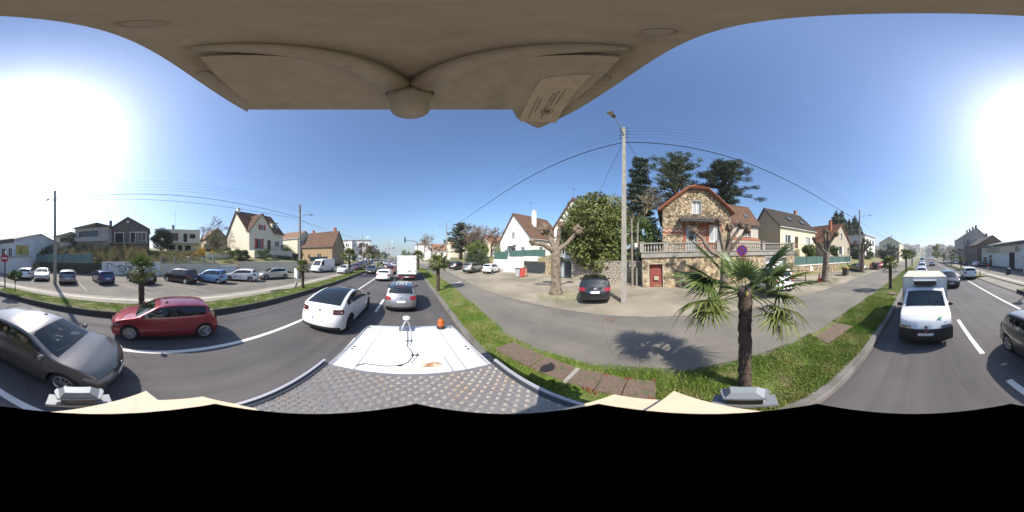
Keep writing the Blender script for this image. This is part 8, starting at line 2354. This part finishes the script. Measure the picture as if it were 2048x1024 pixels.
pole('slender pole far ahead in the middle distance', -10.5, 78, .2, 10.5, .3, .2, lamp=((1.6, 0, .3), 10, ''), group='far poles ahead', cross=False)
pole('second slender pole far ahead', -11.5, 92, .2, 11, .3, .2, lamp=((1.6, 0, .3), 10.5, ''), group='far poles ahead', cross=False)
pole('third slender pole far ahead', -8.5, 88, .2, 11, .3, .2, lamp=((-1.6, 0, .3), 10.5, ''), group='far poles ahead', cross=False)
pole('pole behind on the left before the brick building', -13.5, -66, .2, 10.5, .4, .25, lamp=((1.4, .3, .5), 9.5, ''), group='far poles behind')
pole('pole farther behind on the left', -13.0, -98, .2, 11.5, .4, .25, group='far poles behind')
def wire(label, A, B, sag, rr_, name='power_line', group='overhead wires', cat='wire'):
    A, B = Vector(A), Vector(B); n = 24
    b = MB(); b.tube([A.lerp(B, k / n) - Vector((0, 0, sag * 4 * (k / n) * (1 - k / n))) for k in range(n + 1)], rr_, 4, cap=False)
    tag(b.build(name, M_WIRE), label, cat, group)
H = lambda P, z: (P[0], P[1], P[2] + z)
for k in range(4):
    zz = -.1 - k * .33; nk = ('topmost', 'second from the top', 'third from the top', 'lowest')[k]
    wire(nk + ' of the thin wires from the tall pole to the pole ahead', H(R1, 12 + zz), H(R2, 11.6 + zz), .55, .006, group='thin wires ahead on the right')
    wire(nk + ' of the thin wires from the tall pole to the pole behind', H(R1, 12 + zz), H(R3, 12.2 + zz), .5, .006, group='thin wires behind on the right')
    wire(nk + ' of the thin wires above the left car park', H(L1, 10.1 + zz * .9), H(L2p, 10 + zz * .9), .30, .006, group='thin wires on the left')
wire('thick bundled cable from the tall pole to the pole ahead', H(R1, 10.45), H(R2, 9.6), .75, .036, 'cable')
wire('thick bundled cable from the tall pole to the pole behind', H(R1, 10.45), H(R3, 9.9), .75, .036, 'cable')
wire('thick cable from the far right pole onward', H(R3, 9.8), H(R4, 9.4), .7, .025, 'cable')
wire('upper thick cable across the left car park', H(L1, 8.95), H(L2p, 8.15), .25, .022, 'cable')
wire('lower cable across the left car park', H(L1, 8.85), H(L2p, 7.95), .70, .016, 'cable')
wire('cable from the left lamp pole to the farther left pole', H(L2p, 7.8), (-16.5, 55, 9), .5, .02, 'cable')
wire('second cable from the left lamp pole toward the brick house', H(L2p, 7.8), (-21, 45, 9.3), .3, .014, 'cable')
wire('cable from the left pole toward the warehouse', H(L1, 8.7), (-15, -66, 8.5), .9, .014, 'cable')
wire('service wire from the tall pole down to the glossy bush', H(R1, 10.4), (20.5, 11.0, 7.5), .2, .012, 'cable')
wire('service wire from the tall pole toward the conifer', H(R1, 11.0), (24, .8, 10.4), .25, .012, 'cable')
wire('service wire to the stone house gutter', (14.6, 2.0, 6.3), (16.2, .6, 7.0), .12, .010, 'cable')
t = thing('timber_post', 'pair of slim grey service posts with a white box beside the red gate', 'post', (13.9, 2.9, .5))
for k, (dx, dy, hh) in enumerate(((0, 0, 5.9), (.05, -.35, 5.6))):
    b = MB(); b.tube([(dx, dy, -.1), (dx + .05, dy + .1 * (1 - 2 * k), hh)], [.11, .085], 8); b.build('post', mat('weathered_timber', (.20, .175, .145), .9, var=.2, vscale=6), t)
b = MB(); b.box(-.16, -.04, -.45, -.22, 3.4, 3.75); b.build('junction_box', M_WFRAME, t)

# traffic signal on a mast arm
t = thing('traffic_signal', 'traffic signal hanging from a bent mast arm beside the box truck', 'traffic light', (1.62, 35, .2), 0)
b = MB(); b.tube([(0, 0, 0), (0, 0, 5.6), (-.1, 0, 5.95), (-.4, 0, 6.1), (-2.5, 0, 6.35)], [.09, .075, .07, .06, .05], 8); b.build('mast_arm', M_DGREY, t, smooth=True)
b = MB(); b.box(-2.85, -2.55, -.12, .12, 5.85, 6.95); hd_ = b.build('signal_head', mat('signal_green_grey', (.05, .09, .085), .5), t)
for k in range(3):
    q = MB(); q.lathe([(.10, 0), (.12, .10), (.11, .10), (.09, 0)], 12, Matrix.Translation((-2.7, -.12, 6.08 + k * .33)) @ Matrix.Rotation(PI / 2, 4, 'X')); q.build('visor', M_BLACK, hd_)
t = thing('traffic_signal', 'second traffic signal on a thin arm far ahead', 'traffic light', (-14.5, 95, .2), 0)
b = MB(); b.tube([(0, 0, 0), (0, 0, 7), (.4, 0, 7.3), (4.5, 0, 7.7)], [.1, .09, .08, .06], 6); b.build('mast_arm', M_DGREY, t)
b = MB(); b.box(4.5, 4.9, -.15, .15, 7.0, 8.3); b.build('signal_head', M_DGREY, t)

def roundsign(name, label, loc, face, r0, h, cols, bar=False, cross=False, tilt=0):
    """round road sign on a post; face = compass heading the sign looks toward"""
    t = thing(name, label, 'road sign', loc, -rad(face) + PI)
    b = MB(); b.tube([(0, .03, -.1), (0, .03, h + r0)], .03, 8); b.build('post', M_DGREY, t)
    RX = Matrix.Translation((0, 0, h)) @ Matrix.Rotation(PI / 2, 4, 'X')
    b = MB(); b.lathe([(r0, -.012), (r0, .012), (0, .012)], 28, RX); pl_ = b.build('plate', cols[0], t)
    if bar:
        b = MB(); b.box(-r0 * .72, r0 * .72, -.018, -.0135, h - r0 * .16, h + r0 * .16); b.build('white_bar', M_WFRAME, pl_)
    if cross:
        b = MB(); b.lathe([(r0 * .82, .0135), (r0 * .82, .016), (0, .016)], 24, RX); b.build('blue_field', cols[1], pl_)
        for sg in (1, -1):
            b = MB(); b.box(-r0 * .8, r0 * .8, -.0225 - .003 * sg, -.0165 - .001 * sg, -r0 * .09, r0 * .09, M=Matrix.Translation((0, 0, h)) @ Matrix.Rotation(sg * PI / 4 + .15, 4, 'Y')); b.build('red_stripe', cols[0], pl_)
    return t
M_SRED = mat('sign_red', (.34, .03, .05), .5); M_SBLUE = mat('sign_blue', (.07, .05, .28), .5)
p = at(9, 13.6)
roundsign('no_entry_sign', 'red no-entry sign with white bar at the left car park exit', (p.x, p.y, .22), 50, .34, 2.75, [M_SRED], bar=True)
t = thing('round_mirror', 'white-backed round traffic mirror just behind the no-entry sign', 'mirror', (p.x - .55, p.y - .6, .22), 0)
b = MB(); b.tube([(0, 0, 0), (0, 0, 2.6)], .03, 6); b.build('post', M_DGREY, t)
b = MB(); b.lathe([(0, -.02), (.3, -.02), (.42, .0), (.42, .03), (0, .06)], 24, Matrix.Translation((.05, .1, 2.95)) @ Matrix.Rotation(rad(50), 4, 'Z') @ Matrix.Rotation(PI / 2, 4, 'X')); b.build('dish', M_WHW, t, smooth=True)
p = at(1484, 9.6)
t = roundsign('no_stopping_sign', 'round blue and red no-stopping sign above the palm fronds', (p.x, p.y, .48), 298, .32, 3.0, [M_SRED, M_SBLUE], cross=True)
# a little red panel below the sign
b = MB(); b.box(-.2, .2, -.02, -.005, 2.30, 2.55); b.build('lower_panel', mat('dark_red_panel', (.2, .05, .05), .6), t)
# wheelie bins
def bin_(label, x, y, z, rz, body, lid, s_=1.0, group=None):
    t = thing('wheelie_bin', label, 'bin', (x, y, z), rz, group); t.scale = (s_,) * 3
    b = MB(); lo = [(-.21, -.24, .06), (.21, -.24, .06), (.21, .20, .06), (-.21, .20, .06)]; hi = [(-.28, -.32, .95), (.28, -.32, .95), (.28, .27, .95), (-.28, .27, .95)]
    b.quad(*lo[::-1]); b.quad(*hi)
    for i in range(4): b.quad(lo[i], lo[(i + 1) % 4], hi[(i + 1) % 4], hi[i])
    b.box(-.30, .30, -.34, .29, .90, .95); b.build('body', body, t)
    b = MB(); b.prism([(-.31, -.36), (.31, -.36), (.31, .30), (-.31, .30)], .953, 1.0); b.prism([(-.26, -.3), (.26, -.3), (.26, .28), (-.26, .28)], 1.003, 1.05); b.tube([(-.26, .34, .98), (.26, .34, .98)], .022, 6); b.build('lid', lid, t)
    for sg in (1, -1):
        b = MB(); b.lathe([(.1, -.025), (.1, .025)], 12, Matrix.Translation((sg * .25, .24, .1)) @ Matrix.Rotation(PI / 2, 4, 'Y')); b.build('wheel', M_BLACK, t)
M_BIN = mat('bin_grey', (.07, .07, .072), .6); M_BINY = mat('bin_yellow', (.55, .36, .02), .6)
p = at(1692.5, 22.5); bin_('grey wheelie bin with yellow lid beyond the orange cone', p.x, p.y, .48, rad(-100), M_BIN, M_BINY, 1.05)
bin_('dark wheelie bin beside the yellow-lidded one', p.x + .45, p.y + -.45, .48, rad(-110), M_BIN, M_BIN, 1.05)
p = at(1753, 32.5); bin_('grey wheelie bin at the foot of the ladder-holed pole', p.x, p.y, .48, rad(-100), M_BIN, M_BIN, 1.1); p = at(1747, 32.2); bin_('second grey bin half hidden by the ladder-holed pole', p.x, p.y, .48, rad(-80), M_BIN, M_BIN, 1.1)
p = at(1035, 20.4); bin_('pale grey bin before the white wing wall', p.x, p.y, .5, rad(-40), mat('bin_pale', (.32, .32, .33), .6), M_BIN, 1.1)
p = at(1043, 20.6); bin_('red bin beside the pale grey one', p.x, p.y, .5, rad(-40), mat('bin_red', (.42, .06, .05), .6), mat('bin_red', (.42, .06, .05)), 1.1); p = at(1049, 21.0); bin_('terracotta bin between the red one and the white wing wall', p.x, p.y, .5, rad(-40), mat('bin_terracotta', (.45, .17, .10), .6), M_BIN, 1.1)
# cone
p = at(1638.5, 17.2); t = thing('traffic_cone', 'orange-red traffic cone left of the plane trunk', 'cone', (p.x, p.y, .49)); t.scale = (1.2, 1.2, 1.2)
b = MB(); b.box(-.2, .2, -.2, .2, 0, .035); b.build('base', mat('cone_red', (.55, .07, .03), .5), t)
b = MB(); b.lathe([(.15, .035), (.09, .36), (.07, .5), (.03, .72), (0, .73)], 14); b.build('cone', mat('cone_red', (.55, .07, .03)), t, smooth=True)
b = MB(); b.lathe([(.112, .28), (.093, .40)], 14); b.build('band', mat('cone_band', (.6, .45, .4), .5), t)
# bollards and posts
def bollard(label, x, y, z, h, r0, m, ry=.08):
    t = thing('bollard', label, 'bollard', (x, y, z)); b = MB(); b.lathe([(r0, -.1), (r0, h), (r0 * .8, h + .04), (0, h + .05)], 12); b.build('post', m, t, smooth=True); b = MB(); b.lathe([(r0 * 1.03, h * .72), (r0 * 1.03, h * .84)], 12); b.build('band', mat('bollard_band', (.4, .06, .04), .5), t)
p = at(1960, 23.3); bollard('dark reddish bollard at the end of the left verge behind', p.x, p.y, .25, .75, .07, mat('bollard_brown', (.12, .045, .03), .6))
p = at(1611, 15.8); bollard('thin dark post before the low rubble wall', p.x, p.y, .48, 1.05, .045, M_BLACK)
p = at(1391, 12.9); bollard('slim pale-topped post against the terrace wall', p.x, p.y, .5, 1.15, .035, M_CONC)
# pedestrian by the warehouse, litter bin
p = at(1976, 28.5); standing('pedestrian in dark red top walking on the pavement behind', (p.x, p.y, .22), rad(150), M_RED_CLOTH, M_PALE_CLOTH, stride=.2)
p = at(2017, 26.0); t = thing('litter_bin', 'dark grey street bin on the pavement before the warehouse', 'bin', (p.x, p.y, .22)); b = MB(); b.lathe([(.30, 0), (.38, .1), (.40, .85), (.34, .95), (0, 1.0)], 14); b.build('body', M_DGREY, t, smooth=True); b = MB(); b.lathe([(.41, .62), (.41, .72)], 14); b.build('band', M_BLACK, t)
t = thing('cream_sign', 'white panel sign on posts beyond the right palm ahead', 'sign', (3.6 + cx(50), 52, .3)); b = MB(); b.box(-.9, .9, -.05, .05, 1.2, 2.9); b.build('panel', M_WHITE, t); b = MB(); b.box(-.8, -.7, 0, .1, -.1, 1.2); b.box(.7, .8, 0, .1, -.1, 1.2); b.build('post', M_DGREY, t)
# broken curb fragments and dry leaves: a scatter nobody could count
r_ = np.random.default_rng(300); n = 900
y = r_.uniform(-14, 14, n); x = np.array([pe(v) for v in y]) + r_.normal(0, .25, n); z = np.full(n, .268); s_ = r_.uniform(.006, .02, n); th = r_.uniform(0, 6.28, n)
V = np.stack([np.stack([x + np.cos(th + k * PI / 2) * s_, y + np.sin(th + k * PI / 2) * s_ * .7, z + (.004 * (k % 2))], 1) for k in range(4)], 1).reshape(-1, 3)
tag(put('leaf_litter', npmesh('leaf_litter', V, np.arange(4 * n).reshape(-1, 4), M_DRY)), 'dry leaf litter along the edge of the side path', 'litter', kind='stuff')
# distant town on the hill behind
rng = random.Random(77); tm = []
for k, (m_, rm_) in enumerate(((M_CREAM, M_TILE), (M_WHITE, M_DTILE), (M_GREYR, M_RTILE))):
    b = MB(); b.box(-5, 5, -4, 4, -3, 5, m=0); b.quad((-5.3, -4.3, 4.9), (5.3, -4.3, 4.9), (5.3, 0, 8), (-5.3, 0, 8), m=1); b.quad((5.3, 4.3, 4.9), (-5.3, 4.3, 4.9), (-5.3, 0, 8), (5.3, 0, 8), m=1); b.quad((-5, -4, 5), (-5, 0, 7.9), (-5, 4, 5), m=0); b.quad((5, -4, 5), (5, 4, 5), (5, 0, 7.9), m=0)
    for wx in (-3.2, 0, 3.2):
        for wz in (.6, 3): b.quad((wx - .6, 4.02, wz), (wx + .6, 4.02, wz), (wx + .6, 4.02, wz + 1.4), (wx - .6, 4.02, wz + 1.4), m=2)
    tm.append(b.mesh('distant_house', [m_, rm_, M_PANE]))
for k in range(60):
    y = rng.uniform(-760, -300); x = rng.uniform(-190, 120)
    if abs(x) < 12: x += 24
    o = put('distant_house', tm[k % 3]); o.location = (x, y, terr(x, y) + 2.5); o.rotation_euler = (0, 0, rng.uniform(-.4, .4)); s_ = rng.uniform(.8, 1.5); o.scale = (s_ * rng.uniform(1, 1.6), s_, s_ * rng.uniform(.9, 1.4))
    tag(o, 'small house among trees on the hazy hill behind', 'house', 'houses on the distant hill')
r_ = np.random.default_rng(400); C, Rr = [], []
for k in range(520):
    y = r_.uniform(-900, -230); x = r_.uniform(-330, 260)
    if abs(x) < 14: continue
    q = r_.uniform(4, 8); C.append((x, y, terr(x, y) + q * .7)); Rr.append((q, q, q * .9))
V, F_ = leaf_cloud(C, Rr, 26000, 3.0, 401, shell=.6)
tag(put('distant_wood', npmesh('distant_wood', V, F_, M_LEAFD)), 'far wooded hillside in the haze behind', 'wood', kind='stuff')
strip('road', lambda y: -6.2, lambda y: 1.7, lambda y: terr(0, y) + .35, lambda y: terr(0, y) + .35, M_ASPH, ys=[-1000, -850, -760, -700, -660, -620, -580, -540, -500, -460, -420, -380, -340, -300.5])

# ================================================================ air: haze round the whole scene
hb = MB(); hb.box(-3100, 3100, -3100, 3100, -4, 66)
hz = hb.build('haze', [], None) if False else None
me = bpy.data.meshes.new('haze'); me.from_pydata(hb.v, [], hb.f)
mh = bpy.data.materials.new('haze_air'); mh.use_nodes = True
N, L = mh.node_tree.nodes, mh.node_tree.links
N.remove(N['Principled BSDF']); pv = N.new('ShaderNodeVolumePrincipled')
pv.inputs['Color'].default_value = (.92, .95, 1.0, 1); pv.inputs['Density'].default_value = HAZE; pv.inputs['Anisotropy'].default_value = .3
L.new(pv.outputs[0], N['Material Output'].inputs['Volume'])
me.materials.append(mh)
if HAZE > 0:
    o = put('haze', me); o['kind'] = 'stuff'
